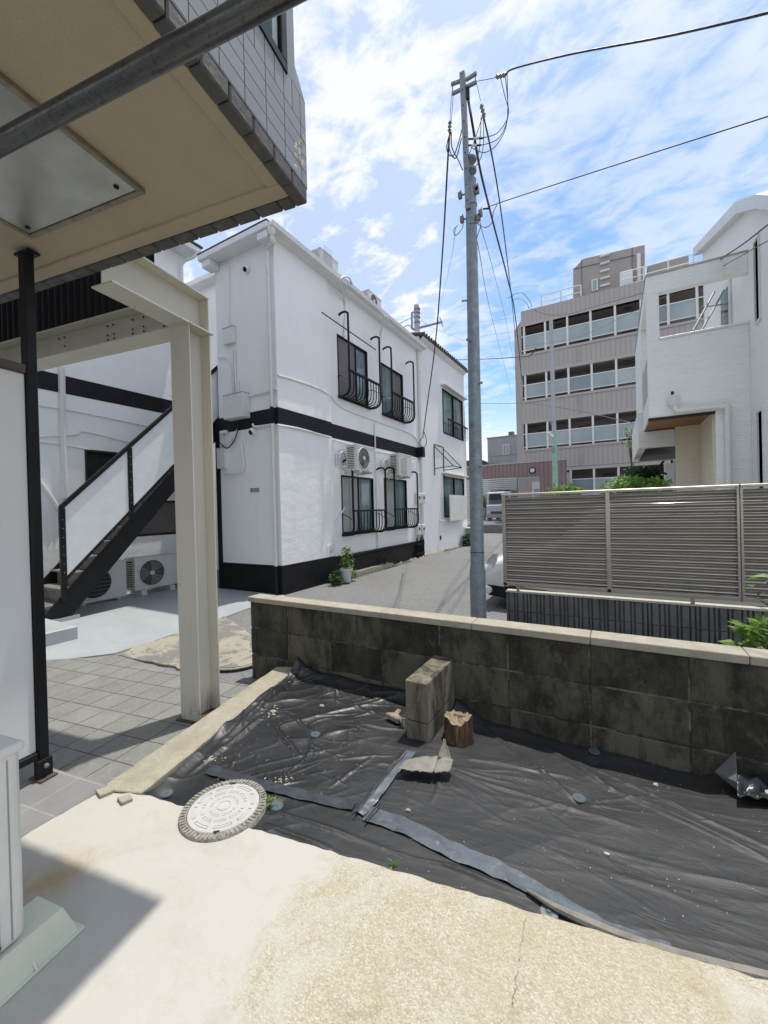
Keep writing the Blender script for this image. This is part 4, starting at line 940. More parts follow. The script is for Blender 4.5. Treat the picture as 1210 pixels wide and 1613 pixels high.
# ------------------------------------------------------------------ partition: black post and white panel (own frame)
pf = thing('partition_fence', 'white panel partition with a tall black steel post under the soffit', 'partition', (-2.09, 1.15, SLAB), 1)
po = own(PZ(62, 1222, TILE)); po2 = own(PZ(76, 1222, TILE)); pyy = 1.154; pxx = -2.086
MB().box(pxx-.022, pxx+.022, pyy-.02, pyy+.02, SLAB+.006, ZS-.004).build('post', 'black_metal', pf, bevel=.003)
a = MB(); a.box(pxx-.05, pxx+.05, pyy-.02, pyy+.03, ZS-.012, ZS); a.build('top_bracket', 'black_metal', pf, bevel=.002)
MB().box(pxx-.034, pxx+.052, pyy-.035, pyy+.035, SLAB, SLAB+.006).build('base_plate', 'rust', pf, bevel=.001)
a = MB(); a.box(pxx+.018, pxx+.03, pyy-.032, pyy+.028, SLAB+.006, SLAB+.085); a.build('shoe', 'black_metal', pf, bevel=.002)
a = MB(); a.lathe((pxx+.03, pyy, SLAB+.055), [(.010, 0), (.010, .008), (.004, .011), (.001, .011)], 10, 'x'); a.build('bolt', 'galv', pf)
MB().box(pxx-.010, pxx+.004, -1.2, pyy-.022, -1.027, .635).build('panel', 'panel_white', pf, bevel=.002)
MB().box(pxx-.02, pxx+.02, -1.2, pyy-.022, .636, .674).build('top_rail', 'brown_rail', pf, bevel=.003)
MB().box(pxx-.02, pxx+.02, -1.2, pyy-.022, -1.06, -1.028).build('bottom_rail', 'black_metal', pf, bevel=.003)

# ------------------------------------------------------------------ cream steel frame
sf = thing('steel_canopy', 'cream painted steel column and beams carrying a black ribbed screen', 'steel frame', (-1.93, 1.92, TILE), 1)
cx0, cx1, cy0, cy1 = -2.0, -1.855, 1.833, 2.0
zb = 1.106; t_ = .009
a = MB(); a.box(cx0, cx1, cy0, cy0+t_, TILE, zb); a.box(cx0, cx1, cy1-t_, cy1, TILE, zb); a.box((cx0+cx1)/2-.004, (cx0+cx1)/2+.004, cy0+t_, cy1-t_, TILE, zb)
a.build('column', 'cream', sf, bevel=.0015)
MB().box(cx0-.02, cx1+.02, cy0-.02, cy1+.015, TILE, TILE+.008).build('base_plate', 'rust', sf)
# cap plate
MB().box(cx0-.012, cx1+.018, cy0-.004, cy1+.012, zb, zb+.009).build('cap_plate', 'cream', sf, bevel=.001)
def d_at(px_, own_pt):
    d = ray(*px_); return float(d[2]/math.hypot(d[0], d[1])*math.hypot(own_pt[0], own_pt[1]))
ztb = 1.335
def ibeam(x0, x1, y0, y1, z0, z1, along):
    a = MB(); a.box(x0, x1, y0, y1, z0, z0+t_); a.box(x0, x1, y0, y1, z1-t_, z1)
    if along == 'y': m_ = (x0+x1)/2; a.box(m_-.003, m_+.003, y0, y1, z0+t_, z1-t_)
    else: m_ = (y0+y1)/2; a.box(x0, x1, m_-.003, m_+.003, z0+t_, z1-t_)
    return a
a = ibeam(cx0, cx1, YE+.004, cy1, zb+.0095, ztb, 'y'); a.box(cx0+.002, cx1-.002, cy1-.012, cy1-.004, zb+.02, ztb-.01); a.build('beam', 'cream', sf, bevel=.0015)
a = ibeam(-5.2, cx0-.002, cy0+.01, cy1-.005, zb+.0095, ztb-.03, 'x'); a.build('beam', 'cream', sf, bevel=.0015)
a = MB()
for x_ in (-2.62, -2.56, -2.40, -2.30, -2.12, -3.05, -3.1):
    for z_ in (1.17, 1.20, 1.26):
        if random.random() < .7: a.lathe((x_+random.uniform(-.01, .01), cy0+.085-.003-.01, z_), [(.007, 0), (.007, -.004), (.001, -.005)], 7, 'y')
a.build('bolts', 'rust', sf)
a = MB(); n_ = 46; pr = []
for i in range(n_*4+1):
    k = i % 4; x_ = -5.2+i*(3.05/(n_*4)); pr.append((x_, cy0+.02+(.018 if k in (0, 3) else 0)))
vs = []; fs = []
for x_, y_ in pr: vs += [(x_, y_, ztb-.029), (x_, y_, ztb+.75)]
for i in range(len(pr)-1): fs.append((i*2, i*2+2, i*2+3, i*2+1))
a.add(vs, fs); a.build('ribbed_screen', 'black_metal', sf)
a = MB(); a.box(-5.2, cx0-.002, cy0+.06, cy1, ztb+.02, ztb+.04); a.build('deck', 'black_metal', sf)

# ------------------------------------------------------------------ white two-storey house
cX, cY = -4.531, 4.717
H_ = .8125
def wp(x, y, off=0): return PX(x, y, cX+off)
ZE = 4.27
hs = thing('white_house', 'white stuccoed two-storey house with a black band and black plinth', 'house', (cX, cY, G))
YS = wp(523, 700).y   # where the facade steps back
YF = wp(668, 800).y
STEP = .045
def rect(x0, x1, yt, yb, off=0):
    a_, b_, c_, d_ = wp(x0, yt[0], off), wp(x1, yt[1], off), wp(x0, yb[0], off), wp(x1, yb[1], off)
    return (a_.y, b_.y, (c_.z+d_.z)/2, (a_.z+b_.z)/2)
W1 = rect(537, 587.5, (750, 752), (843, 834), -STEP); W2 = rect(604.5, 640, (753, 756), (834, 828), -STEP)
W3 = rect(530.5, 578, (525, 555), (623, 640), -STEP); W4 = rect(600, 634, (572, 590), (650, 664), -STEP)
XF = -5.90; XW = -7.1; YB = YF
zt_all = ZE
# wall meshes
xs_ = cX-STEP
a = MB()
def mkside(u, v, dd): return (xs_-dd, u, v)
grid_wall(a, mkside, (YS, YF), (G-.02, ZE), [W1, W2, W3, W4], .09)
grid_wall(a, lambda u, v, dd: (cX-dd, u, v), (cY, YS), (G-.02, ZE), [], .1)
a.quad((cX, YS, G), (xs_, YS, G), (xs_, YS, ZE), (cX, YS, ZE))
a.build('side_wall', 'stucco_rough', hs)
a = MB()
a.add([(cX, cY, G), (XF, cY, G), (XF, cY, ZE), (cX, cY, ZE), (XF, cY+1.6, G), (XF, cY+1.6, ZE)], [(0, 1, 2, 3), (1, 4, 5, 2)]); a.build('front_wall', 'stucco', hs); a = MB()
a.quad((XF, cY+1.6, G), (XW-3, cY+1.6, G), (XW-3, cY+1.6, 5.3), (XF, cY+1.6, 5.3)); a.quad((XW, 4.95, G), (XW-3, 4.95, G), (XW-3, 4.95, 4.95), (XW, 4.95, 4.95)); a.build('alcove_wall', 'stucco', hs); a = MB(); a.quad((xs_, YF, G), (-8, YF, G), (-8, YF, ZE), (xs_, YF, ZE))
a.build('rear_wall', 'stucco', hs)
# wing wall with two openings
def ww(x, y): return PX(x, y, XW)
wA = (ww(133, 708).y, ww(185, 712).y+.25, ww(140, 790).z, (ww(133, 708).z+ww(185, 712).z)/2)
wB = (ww(200, 845).y-.15, ww(277, 842).y+.15, ww(250, 843).z, ww(250, 843).z+.62)
a = MB(); grid_wall(a, lambda u, v, dd: (XW-dd, u, v), (-2, 4.95), (G-.02, 4.95), [wA, wB], .09)
a.build('wing_wall', 'stucco_rough', hs)
zb0, zb1 = wp(441, 668).z, wp(438, 641).z
zf0, zf1 = wp(660, 722, -STEP).z, wp(655, 705, -STEP).z
zp = wp(441, 892).z; zpf = wp(650, 848, -STEP).z
a = MB(); a.box(cX-.02, cX+.004, cY-.004, YS+.004, zb0, zb1); a.box(XF-.02, cX-.02, cY-.004, cY+.02, zb0, zb1); a.box(xs_-.02, xs_+.004, YS+.004, YF, (zb0+zf0)/2, (zb1+zf1)/2)
a.box(XW-.02, XW+.004, -2, 4.95, ww(252, 650).z, ww(270, 631).z)
a.build('black_band', 'black_paint', hs)
a = MB(); a.box(cX-.02, cX+.006, cY-.006, YS+.006, G, zp); a.box(XF-.004, cX-.02, cY-.006, cY+.02, G, zp); a.box(xs_-.02, xs_+.006, YS+.006, YF, G, zp-.02); a.box(XF-.006, XF+.02, cY+.02, cY+1.5, G, zp)
a.build('plinth', 'black_paint', hs); a = MB(); a.box(XW-.02, XW+.006, 4.3, 4.96, G, G+.5); a.build('plinth', 'black_paint', hs)
# roof slab, fascia, gutter
ex0 = PY(318, 400, cY-.25).x
a = MB(); a.box(XF-.142, cX+.103, cY-.243, YF+.1, ZE+.101, ZE+.118); a.build('roof', 'roofing', hs)
a = MB(); a.box(XF-.14, cX+.10, cY-.24, YF, ZE+.0, ZE+.10); a.box(XF-.08, XF+.12, cY-.20, cY, ZE-.12, ZE+.001); a.box(cX-.14, cX+.07, cY-.21, cY-.001, ZE-.12, ZE+.001)
a.build('eaves', 'white_paint', hs, bevel=.01)
a = MB(); a.box(-9, XW+.35, -2, 5.1, 4.95, 5.06); a.box(XW-3, XF-.1, cY+1.35, cY+1.7, 5.3, 5.42); a.tube(spline([(XW+.38, 5.02, 4.98), (XW+.30, 4.98, 4.86), (XW+.08, 4.9, 4.78), (XW+.06, 4.88, 4.5), (XW+.06, 4.88, 3.0)], 4), .03, 8); a.build('wing_eaves', 'white_paint', hs, bevel=.01)
MB().box(-9, XW+.38, -2, 5.12, 5.062, 5.09).build('wing_roof', 'roofing', hs)
a = MB()
def gut(x, y0, y1, z): 
    pr = [(x, z), (x+.09, z+.01), (x+.10, z+.08), (x+.088, z+.08), (x+.08, z+.022), (x+.01, z+.014), (x+.01, z+.08), (x, z+.08)]
    a.prism(pr, 'y', y0, y1)
gut(cX+.105, cY-.22, YS+.35, ZE+.0); gut(xs_+.14, YS+.1, YF+.05, ZE+.04)
a.build('gutter', 'white_metal', hs)
# corner downpipe with hopper
hp = wp(432, 380, .10); dx_ = PY(427.5, 600, cY-.05).x
a = MB(); a.lathe((cX+.12, cY-.16, ZE-.10), [(.035, 0), (.06, .05), (.065, .17), (.05, .17)], 10)
a.tube(spline([(cX+.12, cY-.16, ZE-.09), (cX+.10, cY-.14, ZE-.17), (dx_+.02, cY-.08, ZE-.20), (dx_, cY-.06, ZE-.30), (dx_, cY-.06, ZE-.6)], 6), .027, 10)
a.tube([(dx_, cY-.06, ZE-.55), (dx_, cY-.06, zb1)], .027, 10); a.tube([(dx_, cY-.06, zb0), (dx_, cY-.06, zp)], .027, 10)
for z_ in (3.7, 2.6, 1.2, .2): a.lathe((dx_, cY-.06, z_), [(.032, 0), (.032, .02)], 10)
a.build('downpipe', 'white_metal', hs, sm=True)
a = MB(); a.tube([(dx_, cY-.06, zb1), (dx_, cY-.06, zb0)], .028, 10); a.tube([(dx_, cY-.06, zp), (dx_, cY-.06, G)], .028, 10); a.box(cX-.075, cX-.0, cY-.008, cY, G, ZE); a.v = a.v; a.build('black_pipe_section', 'black_paint', hs, sm=True) if False else None
for za, zb_ in ((zb1, zb0), (zp, G)): a = MB(); a.tube([(dx_, cY-.06, za), (dx_, cY-.06, zb_)], .028, 10); a.build('black_pipe_section', 'black_paint', hs, sm=True)
def cond(pts, r_, name='conduit', mat='white_paint', par=None):
    r_ *= 1.45; q = MB(); q.tube(spline(pts, 6), r_, 7); return q.build(name, mat, par or hs, sm=True)
def fp(x, y, off=.02): return PY(x, y, cY-off)
# conduits on the front and side
cond([fp(375, 600), fp(376, 618), fp(384, 624), fp(410, 620), fp(436, 612)], .012)
cond([wp(438, 591, .015), wp(460, 597, .015), wp(500, 611, .015), wp(520, 622, .015)], .012)
cond([wp(520, 622, -.03), wp(540, 642, -.03), wp(590, 662, -.03), wp(640, 680, -.03), wp(655, 690, -.03), wp(660, 705, -.03)], .012)
cond([fp(380, 700, .03), fp(384, 735, .03), fp(372, 745, .03), fp(352, 745, .03)], .012)
cond([fp(398, 668, .03), fp(403, 672, .03), fp(432, 668, .03)], .012); cond([wp(437, 669, .02), wp(475, 676, .02), wp(520, 689, .02)], .012)
cond([wp(521, 692, -.02), wp(560, 702, -.02), wp(600, 712, -.02), wp(655, 722, -.02)], .010)
cond([fp(343, 415), fp(357, 415), fp(361, 430), fp(361, 515)], .006); cond([fp(343, 564), fp(356, 564), fp(364, 580), fp(366, 625)], .006)
cond([fp(370, 550), fp(371, 595), fp(374, 612)], .010); cond([fp(367, 550), fp(368, 622)], .009); cond([fp(366, 622), fp(368, 622)], .004)
cond([wp(543, 800, .0), wp(527, 830, .0), wp(524, 870, .0)], .008); cond([wp(563, 450, -.02), wp(560, 480, .0), wp(561, 560, -.02)], .012) if False else None
# drain hoses from the roof
cond([wp(555, 447, .2), wp(548, 436, .25), wp(536, 442, .25), wp(543, 475, -.02), wp(542, 530, -.02)], .012, 'drain_hose', 'white_metal')
cond([wp(612, 505, .2), wp(606, 498, .25), wp(601, 520, .0), wp(599, 540, -.02)], .012, 'drain_hose', 'white_metal')
# thin vertical downpipe between windows
ypv = wp(590, 660, -.02).y
cond([(xs_+.025, ypv, 1.9), (xs_+.025, ypv, 0), (xs_+.025, ypv, zp)], .012, 'downpipe'); cond([(xs_+.04, YF-.12, ZE), (xs_+.04, YF-.12, 2), (xs_+.04, YF-.12, 0), (xs_+.04, YF-.12, -.8)], .022, 'downpipe', 'white_metal')
# boxes, cameras, plate on the front
def fbox(x0, x1, y0, y1, dp, name, mat='white_metal'):
    p, q = fp((x0+x1)/2-(x1-x0)/2, (y0+y1)/2, 0), fp(x1, (y0+y1)/2, 0); zt_, zb_ = fp((x0+x1)/2, y0, 0).z, fp((x0+x1)/2, y1, 0).z
    o = MB().box(p.x, q.x, cY-dp, cY-.001, zb_, zt_).build(name, mat, hs, bevel=.004)
    MB().box(p.x-.004, q.x+.004, cY-dp-.006, cY-.002, zt_, zt_+.006).build('lid', 'ac_grey', o); return o
fbox(356, 372, 518, 543, .07, 'junction_box'); fbox(364, 394, 624, 661, .16, 'meter_box'); fbox(345, 358, 706, 738, .05, 'junction_box'); 
a = MB(); 
for i in range(4): pp = fp(352+i*4, 684, .02); a.tube(spline([fp(350+i*5, 682, .03), fp(351+i*5, 692, .04), fp(356+i*4, 699, .03), fp(368, 690+i*3, .03), fp(373, 676, .02)], 4), .006, 5)
a.build('wiring', 'white_metal', hs); cond([fp(346, 697, .05), fp(358, 706, .06), fp(371, 690, .05), fp(376, 668, .03)], .006, 'wiring', 'black_metal')
p = fp(357, 682, 0); MB().box(p.x-.10, p.x+.06, cY-.07, cY-.001, p.z-.02, p.z+.035).build('cable_cover', 'white_metal', hs, bevel=.008)
for q, (x, y) in enumerate(((391, 425), (400, 680))):
    p = fp(x, y, 0); a = MB(); a.lathe((p.x, cY-.001, p.z), [(.060, 0), (.060, -.035), (.052, -.060), (.030, -.078), (.001, -.082)], 20, 'y'); o = a.build('security_camera', 'white_paint', hs, sm=True)
    a = MB(); a.lathe((p.x-.004, cY-.052, p.z-.016), [(.044, 0), (.042, -.016), (.026, -.036), (.001, -.042)], 14, 'y'); a.build('camera_lens', 'black_metal', o, sm=True)
p = fp(401.5, 772, 0); a = MB(); a.box(p.x-.098, p.x+.098, cY-.008, cY-.001, p.z-.033, p.z+.033); npl = a.build('name_plate', 'plate', hs, bevel=.001)
# the plate carries two rows of letters too worn to read: raised strokes
a = MB(); rr = random.Random(11)
for i in range(7):
    x0 = p.x-.042+i*.0145
    for k in range(3):
        if rr.random() < .8: a.box(x0, x0+.010, cY-.0095, cY-.0078, p.z+.001+k*.006, p.z+.0035+k*.006)
    a.box(x0+.004, x0+.0065, cY-.0095, cY-.0078, p.z+.001, p.z+.018)
for i in range(16): a.box(p.x-.055+i*.0075, p.x-.051+i*.0075, cY-.0095, cY-.0078, p.z-.014, p.z-.008)
a.build('raised_lettering', 'plate_text', npl)
# windows
def side_window(h, xo, panes, split, mats, deep=.05):
    y0, y1, z0, z1 = h; f_ = .028
    a = MB()
    for q in ((y0, y1, z0, z0+f_), (y0, y1, z1-f_, z1), (y0, y0+f_, z0+f_, z1-f_), (y1-f_, y1, z0+f_, z1-f_)): a.box(xo-deep, xo+.012, *q)
    a.box(xo-.01, xo+.045, y0-.02, y1+.02, z0-.03, z0-.001)
    o = a.build('window', 'black_metal', hs, bevel=.002)
    ym = y0+(y1-y0)*split
    a = MB(); a.box(xo-.02, xo-.002, ym-.018, ym+.018, z0+f_, z1-f_); a.build('mullion', 'black_metal', o)
    MB().box(xo-.028, xo-.022, y0+f_, ym, z0+f_, z1-f_).build('pane', mats[0], o); MB().box(xo-.045, xo-.040, ym, y1-f_, z0+f_, z1-f_).build('pane', mats[1], o)
    return o
side_window(W1, xs_, 2, .52, ('shoji', 'glass_teal')); side_window(W2, xs_, 2, .48, ('shoji', 'glass_teal')); side_window(W3, xs_, 2, .60, ('shutter', 'glass_teal')); side_window(W4, xs_, 2, .48, ('glass_teal', 'shutter'))
a = MB(); y0, y1, z0, z1 = W1; ymid = y0+(y1-y0)*.26; a.box(xs_-.021, xs_-.016, y0+.03, y0+(y1-y0)*.5, z0+.68*(z1-z0)*.8, z0+.68*(z1-z0)*.8+.008); a.box(xs_-.021, xs_-.016, ymid, ymid+.008, z0+.03, z1-.03); a.build('pane_bars', 'ac_grey', hs)
o = MB().box(XW-.08, XW-.06, wA[0], wA[1], wA[2], wA[3]).build('window', 'dark', hs); a = MB(); a.box(XW-.05, XW+.01, wA[0], wA[1], wA[3]-.03, wA[3]); a.box(XW-.05, XW+.01, wA[0], wA[0]+.03, wA[2], wA[3]-.03); a.build('frame', 'bronze', o)
o = MB().box(XW-.08, XW-.06, wB[0], wB[1], wB[2], wB[3]).build('window', 'shutter', hs); a = MB(); a.box(XW-.05, XW+.01, wB[0], wB[1], wB[2], wB[2]+.035); a.box(XW-.05, XW+.01, wB[0], wB[1], wB[3]-.03, wB[3]); a.build('frame', 'black_metal', o)
# guards (basket rails with hooked poles)
def guard(h, ztop_l, ztop_r):
    y0, y1, z0, z1 = h; y0g, y1g = y0+.24, y1+.24; zr = z0+.42; D = .27
    y0g, y1g = y0-.02, y1+.05
    a = MB()
    a.box(xs_+D-.02, xs_+D+.03, y0g, y1g, zr, zr+.035)
    n_ = 11
    for i in range(n_):
        y = y0g+.05+(y1g-y0g-.1)*i/(n_-1)
        a.tube(spline([(xs_+D, y, zr), (xs_+D, y, z0+.14), (xs_+D-.03, y, z0+.04), (xs_+D-.09, y, z0-.005), (xs_+.02, y, z0-.03)], 3), .011, 5)
    a.box(xs_+.01, xs_+D-.02, y0g, y0g+.02, z0-.035, z0-.022); a.box(xs_+.01, xs_+.03, y0g, y1g, z0-.045, z0-.022)
    for y in (y0g, y1g):
        a.tube(spline([(xs_+.01, y, zr-.05), (xs_+.10, y, zr-.06), (xs_+D-.02, y, zr-.15)], 3), .008, 5)
    o = a.build('window_guard', 'black_metal', hs)
    for y, zt_ in ((y0g, ztop_l), (y1g, ztop_r)):
        a = MB(); a.tube(spline([(xs_+.03, y, z0-.03), (xs_+D-.08, y, z0-.015), (xs_+D+.01, y, z0+.10), (xs_+D+.012, y, zr), (xs_+D+.012, y, zt_-.15), (xs_+D, y, zt_-.04), (xs_+D-.07, y, zt_), (xs_+D-.16, y, zt_-.01), (xs_+D-.20, y, zt_-.04)], 4), .021, 8); a.build('hooked_pole', 'black_metal', o, sm=True)
guard(W1, W1[3]+.28, W1[3]+.22); guard(W2, W2[3]+.22, W2[3]+.20); guard(W3, W3[3]+.36, W3[3]+.30); guard(W4, W4[3]+.30, W4[3]+.32)
# utility meters and pipes at the far corner
for (x, y) in ((656, 785), (663, 785), (656, 834), (663, 834)):
    p = wp(x, y, -STEP); a = MB(); a.box(xs_+.002, xs_+.10, p.y-.10, p.y+.10, p.z-.14, p.z+.14); o = a.build('gas_meter', 'white_metal', hs, bevel=.012); a = MB(); a.box(xs_+.10, xs_+.106, p.y-.05, p.y+.03, p.z-.02, p.z+.05); a.build('meter_dial', 'dark', o)
a = MB()
for i in range(7):
    y = YF-.55+i*.075; a.tube([(xs_+.06, y, G+.02), (xs_+.06, y, zp+.05+random.uniform(-.1, .1))], .014, 6)
a.box(xs_+.03, xs_+.08, YF-.6, YF-.08, -.95, -.92); a.box(xs_+.03, xs_+.08, YF-.6, YF-.08, -1.2, -1.17)
a.tube([(xs_+.06, YS+.3, -.88), (xs_+.06, YF-.6, -.86)], .018, 8); a.tube([(xs_+.05, YS+.3, -.96), (xs_+.05, YF-.6, -.92)], .012, 8)
a.tube(spline([(xs_+.06, YS+.3, -.88), (xs_+.06, YS+.12, -.88), (xs_+.06, YS+.10, -1.0)], 4), .018, 6)
a.tube([(xs_+.10, YS+1.75, G), (xs_+.10, YS+1.75, G+.22)], .02, 8)
a.build('service_pipes', 'black_paint', hs, sm=True)
a = MB()
for i in range(4):
    y = YF-.5+i*.09; a.tube(spline([(xs_+.05, y, -.55), (xs_+.08, y+.03, -.35), (xs_+.05, y-.02, -.15)], 4), .012, 5)
a.build('meter_hoses', 'white_metal', hs)
a = MB(); p = wp(660, 713, -STEP); a.box(xs_+.004, xs_+.16, p.y-.12, p.y+.05, p.z-.13, p.z+.13); a.build('black_box', 'black_paint', hs, bevel=.006)
a = MB(); p = wp(522, 862, .0); a.box(cX-.02, cX+.05, p.y-.05, p.y+.03, p.z-.06, p.z+.03); a.tube(spline([wp(528, 858, .02), wp(520, 857, .05), wp(516, 862, .05), wp(516, 875, .05)], 4), .008, 6); a.build('tap_cover', 'white_metal', hs, bevel=.004)
# hoses on the wing wall
def wwp(x, y): return PX(x, y, XW+.02)
for pts in (((60, 638), (130, 650), (232, 671)), ((60, 688), (120, 684), (135, 680), (205, 697)), ((62, 695), (100, 700), (140, 708))):
    cond([wwp(*q) for q in pts], .007)
cond([wwp(97, 580), wwp(99, 690), wwp(103, 785)], .030, 'downpipe', 'white_metal'); cond([wwp(60, 755), wwp(75, 775), wwp(92, 800)], .022, 'downpipe', 'white_metal')

# wall AC copies
q = wp(548, 716, .2)
def wall_ac(xl, yt, yb_, label, kind, wd=.62, hg=.46):
    c0 = wp(xl, (yt+yb_)/2, .30); hg = wp(xl, yt, .30).z-wp(xl, yb_, .30).z
    return make_ac(label, (xs_+.16, c0.y+wd/2, wp(xl, yb_, .30).z), kind, wd, hg, .24, 'bracket')
wall_ac(558, 700, 741, 'wall-hung outdoor unit with a round fan above the nearer lower window', 'fan', .66)
wall_ac(625, 714, 749, 'wall-hung outdoor unit with a slatted cover above the farther lower window', 'cover', .66)
# refrigerant pipes of wall units
for (x, y) in ((530, 725), (600, 735)):
    a = MB(); c0 = wp(x, y, -.02); K = 20
    for dz in (0, .02): a.tube([(xs_+.06+dz, c0.y+.13+.11*math.cos(2*math.pi*k/K), c0.z+dz+.15*math.sin(2*math.pi*k/K)) for k in range(K+1)], .012, 5, False)
    a.tube([(xs_+.03, c0.y, c0.z+.12), (xs_+.03, c0.y-.01, c0.z-.10)], .014, 6)
    a.build('refrigerant_pipes', 'white_metal', hs, sm=True)
# roof ACs
def roof_ac(x, y, label, kind):
    p = PX(x+22, y, cX-.12); return make_ac(label, (cX-.34, p.y+.34, ZE+.25), kind, .56, .36, .24, 'low')
roof_ac(479, 420, 'outdoor unit on the roof edge nearest the corner of the white house', 'cover'); roof_ac(556, 480, 'outdoor unit with a round fan farther along the roof edge', 'fan')
# under-stair ACs
make_ac('outdoor unit with a wire-gridded fan half hidden behind the staircase', (-6.98, PX(172, 950, -6.65).y-.07, G+.045), 'grid', .72, .56, .27, 'low')
a2 = make_ac('outdoor unit on white feet beneath the black staircase', (-6.98, PX(240, 930, -6.70).y+.10, G+.095), 'fan', .74, .52, .27, 'pads')
# loose poles on the guards
pa, pb = wp(507, 492, .22), wp(592, 551, .2); a = MB(); a.tube([pa, pb], .011, 6); o = a.build('laundry_pole', 'black_metal', loc=pa, sm=True); tag(o, 'thin dark laundry pole hooked across the upper window of the white house', 'pole')
c0 = wp(590, 562, .2); a = MB(); a.tube(spline([c0+Vector((0, 0, .12)), c0+Vector((0, .02, .06)), c0+Vector((.0, -.17, -.04)), c0+Vector((0, .19, -.04)), c0+Vector((0, .02, .06))], 5), .005, 5); o = a.build('clothes_hanger', 'white_metal', loc=c0); tag(o, 'wire clothes hanger hanging from the upper laundry pole', 'hanger')

# ------------------------------------------------------------------ second white section with rusty roof
h2 = thing('rear_white_house', 'older white house with a rusty roof edge beyond the black-banded house', 'house', (xs_, YF, G))
X2 = cX-.02
def w2(x, y, off=0): return PX(x, y, X2+off)
YE2 = w2(737, 850).y
R1 = (w2(697, 640).y, w2(729, 660).y, (w2(698, 682).z+w2(728, 694).z)/2, (w2(697, 612).z+w2(729, 633).z)/2)
R2 = (w2(699, 780).y, w2(731, 780).y, (w2(702, 818).z+w2(730, 810).z)/2, (w2(699, 750).z+w2(731, 755).z)/2)
zr0 = w2(663, 533).z; zr1 = w2(736, 592).z
a = MB(); grid_wall(a, lambda u, v, dd: (X2-dd, u, v), (YF, YE2), (G-.02, min(zr0, zr1)), [R1, R2], .1); a.add([(X2, YF, min(zr0, zr1)), (X2, YE2, min(zr0, zr1)), (X2, YE2, zr1), (X2, YF, zr0)], [(0, 1, 2, 3)])
zm = max(zr0, zr1)+.1
a.quad((X2, YE2, G), (X2-5, YE2, G), (X2-5, YE2, zm), (X2, YE2, zm)); a.quad((X2, YF, ZE-.5), (X2-5, YF, ZE-.5), (X2-5, YF, zm), (X2, YF, zm)); a.build('wall', 'stucco_old', h2)
a = MB(); a.add([(X2+.14, YF-.05, zr0), (X2+.14, YE2+.1, zr1), (X2-5, YE2+.1, zr1+.9), (X2-5, YF-.05, zr0+.9), (X2+.14, YF-.05, zr0+.08), (X2+.14, YE2+.1, zr1+.08), (X2-5, YE2+.1, zr1+.98), (X2-5, YF-.05, zr0+.98)], [(0, 3, 2, 1), (4, 5, 6, 7), (0, 1, 5, 4), (1, 2, 6, 5), (2, 3, 7, 6), (3, 0, 4, 7)]); a.build('roof', 'rust_roof', h2)
a = MB(); n_ = 22
for i in range(n_): y = YF+(YE2-YF)*i/n_; z = zr0+(zr1-zr0)*i/n_; a.box(X2+.13, X2+.165, y, y+.05, z+.04, z+.11)
a.build('roof_tile_ends', 'rust_roof', h2); MB().add([(X2+.01, YF, zr0-.10), (X2+.01, YE2, zr1-.10), (X2+.12, YE2, zr1-.005), (X2+.12, YF, zr0-.005)], [(0, 1, 2, 3)]).build('eave_board', 'white_metal', h2)
for h in (R1, R2):
    y0, y1, z0, z1 = h; f_ = .035; a = MB()
    for q in ((y0, y1, z0, z0+f_), (y0, y1, z1-f_, z1), (y0, y0+f_, z0+f_, z1-f_), (y1-f_, y1, z0+f_, z1-f_), ((y0+y1)/2-.02, (y0+y1)/2+.02, z0+f_, z1-f_)): a.box(X2-.05, X2+.015, *q)
    o = a.build('window', 'black_metal', h2); MB().box(X2-.04, X2-.035, y0+f_, y1-f_, z0+f_, z1-f_).build('pane', 'glass_teal', o)
    MB().box(X2-.055, X2-.05, (y0+y1)/2, y1-.1, z0+.3, z1-f_).build('curtain', 'curtain', o)
    a = MB(); a.box(X2+.002, X2+.16, y0-.12, y1+.12, z1+.06, z1+.10); a.build('window_hood', 'white_metal', h2, bevel=.008)
y0, y1, z0, z1 = R1; a = MB(); a.box(X2+.10, X2+.14, y0+.15, y1+.12, z0+.42, z0+.46)
for i in range(12): y = y0+.2+(y1-y0-.1)*i/11; a.tube([(X2+.12, y, z0+.42), (X2+.11, y, z0+.03), (X2+.02, y, z0-.02)], .009, 5)
a.build('window_guard', 'black_metal', h2)
a = MB(); q = w2(683, 700); q2 = w2(683, 738); y0, y1 = q.y, w2(698, 720).y; zt_, zb_ = q.z, q2.z
a.tube([(X2+.02, y0, zt_), (X2+.02, y0, zb_-.2)], .014, 5); a.tube([(X2+.02, y1, zt_), (X2+.02, y1, zb_-.35)], .014, 5); a.tube([(X2+.02, y0, zt_), (X2+.02, y1, zt_)], .014, 5)
a.tube([(X2+.02, y0, zt_-.05), (X2+.55, y0+.1, zb_+.05)], .014, 5); a.tube([(X2+.02, y1, zt_-.05), (X2+.55, y1+.1, zb_+.05)], .014, 5); a.tube([(X2+.02, y0, zb_), (X2+.55, y0+.1, zb_+.05), (X2+.55, y1+.1, zb_+.05), (X2+.02, y1, zb_)], .014, 5)
a.build('awning_frame', 'bronze', h2)
y0, y1, z0, z1 = R2; a = MB(); pz = w2(708, 780); a.box(X2+.20, X2+.23, w2(708, 800, .2).y, w2(732, 800, .2).y+.2, w2(715, 820, .2).z, w2(715, 780, .2).z); a.build('white_board', 'board', h2, bevel=.004)
a = MB(); a.tube([(X2, w2(692, 820).y, w2(692, 820).z), (X2+.16, w2(692, 820).y, w2(692, 820).z)], .02, 6); a.box(X2+.15, X2+.18, w2(692, 820).y-.03, w2(692, 820).y+.03, w2(692, 820).z-.03, w2(692, 820).z+.03); a.build('spout', 'white_metal', h2)
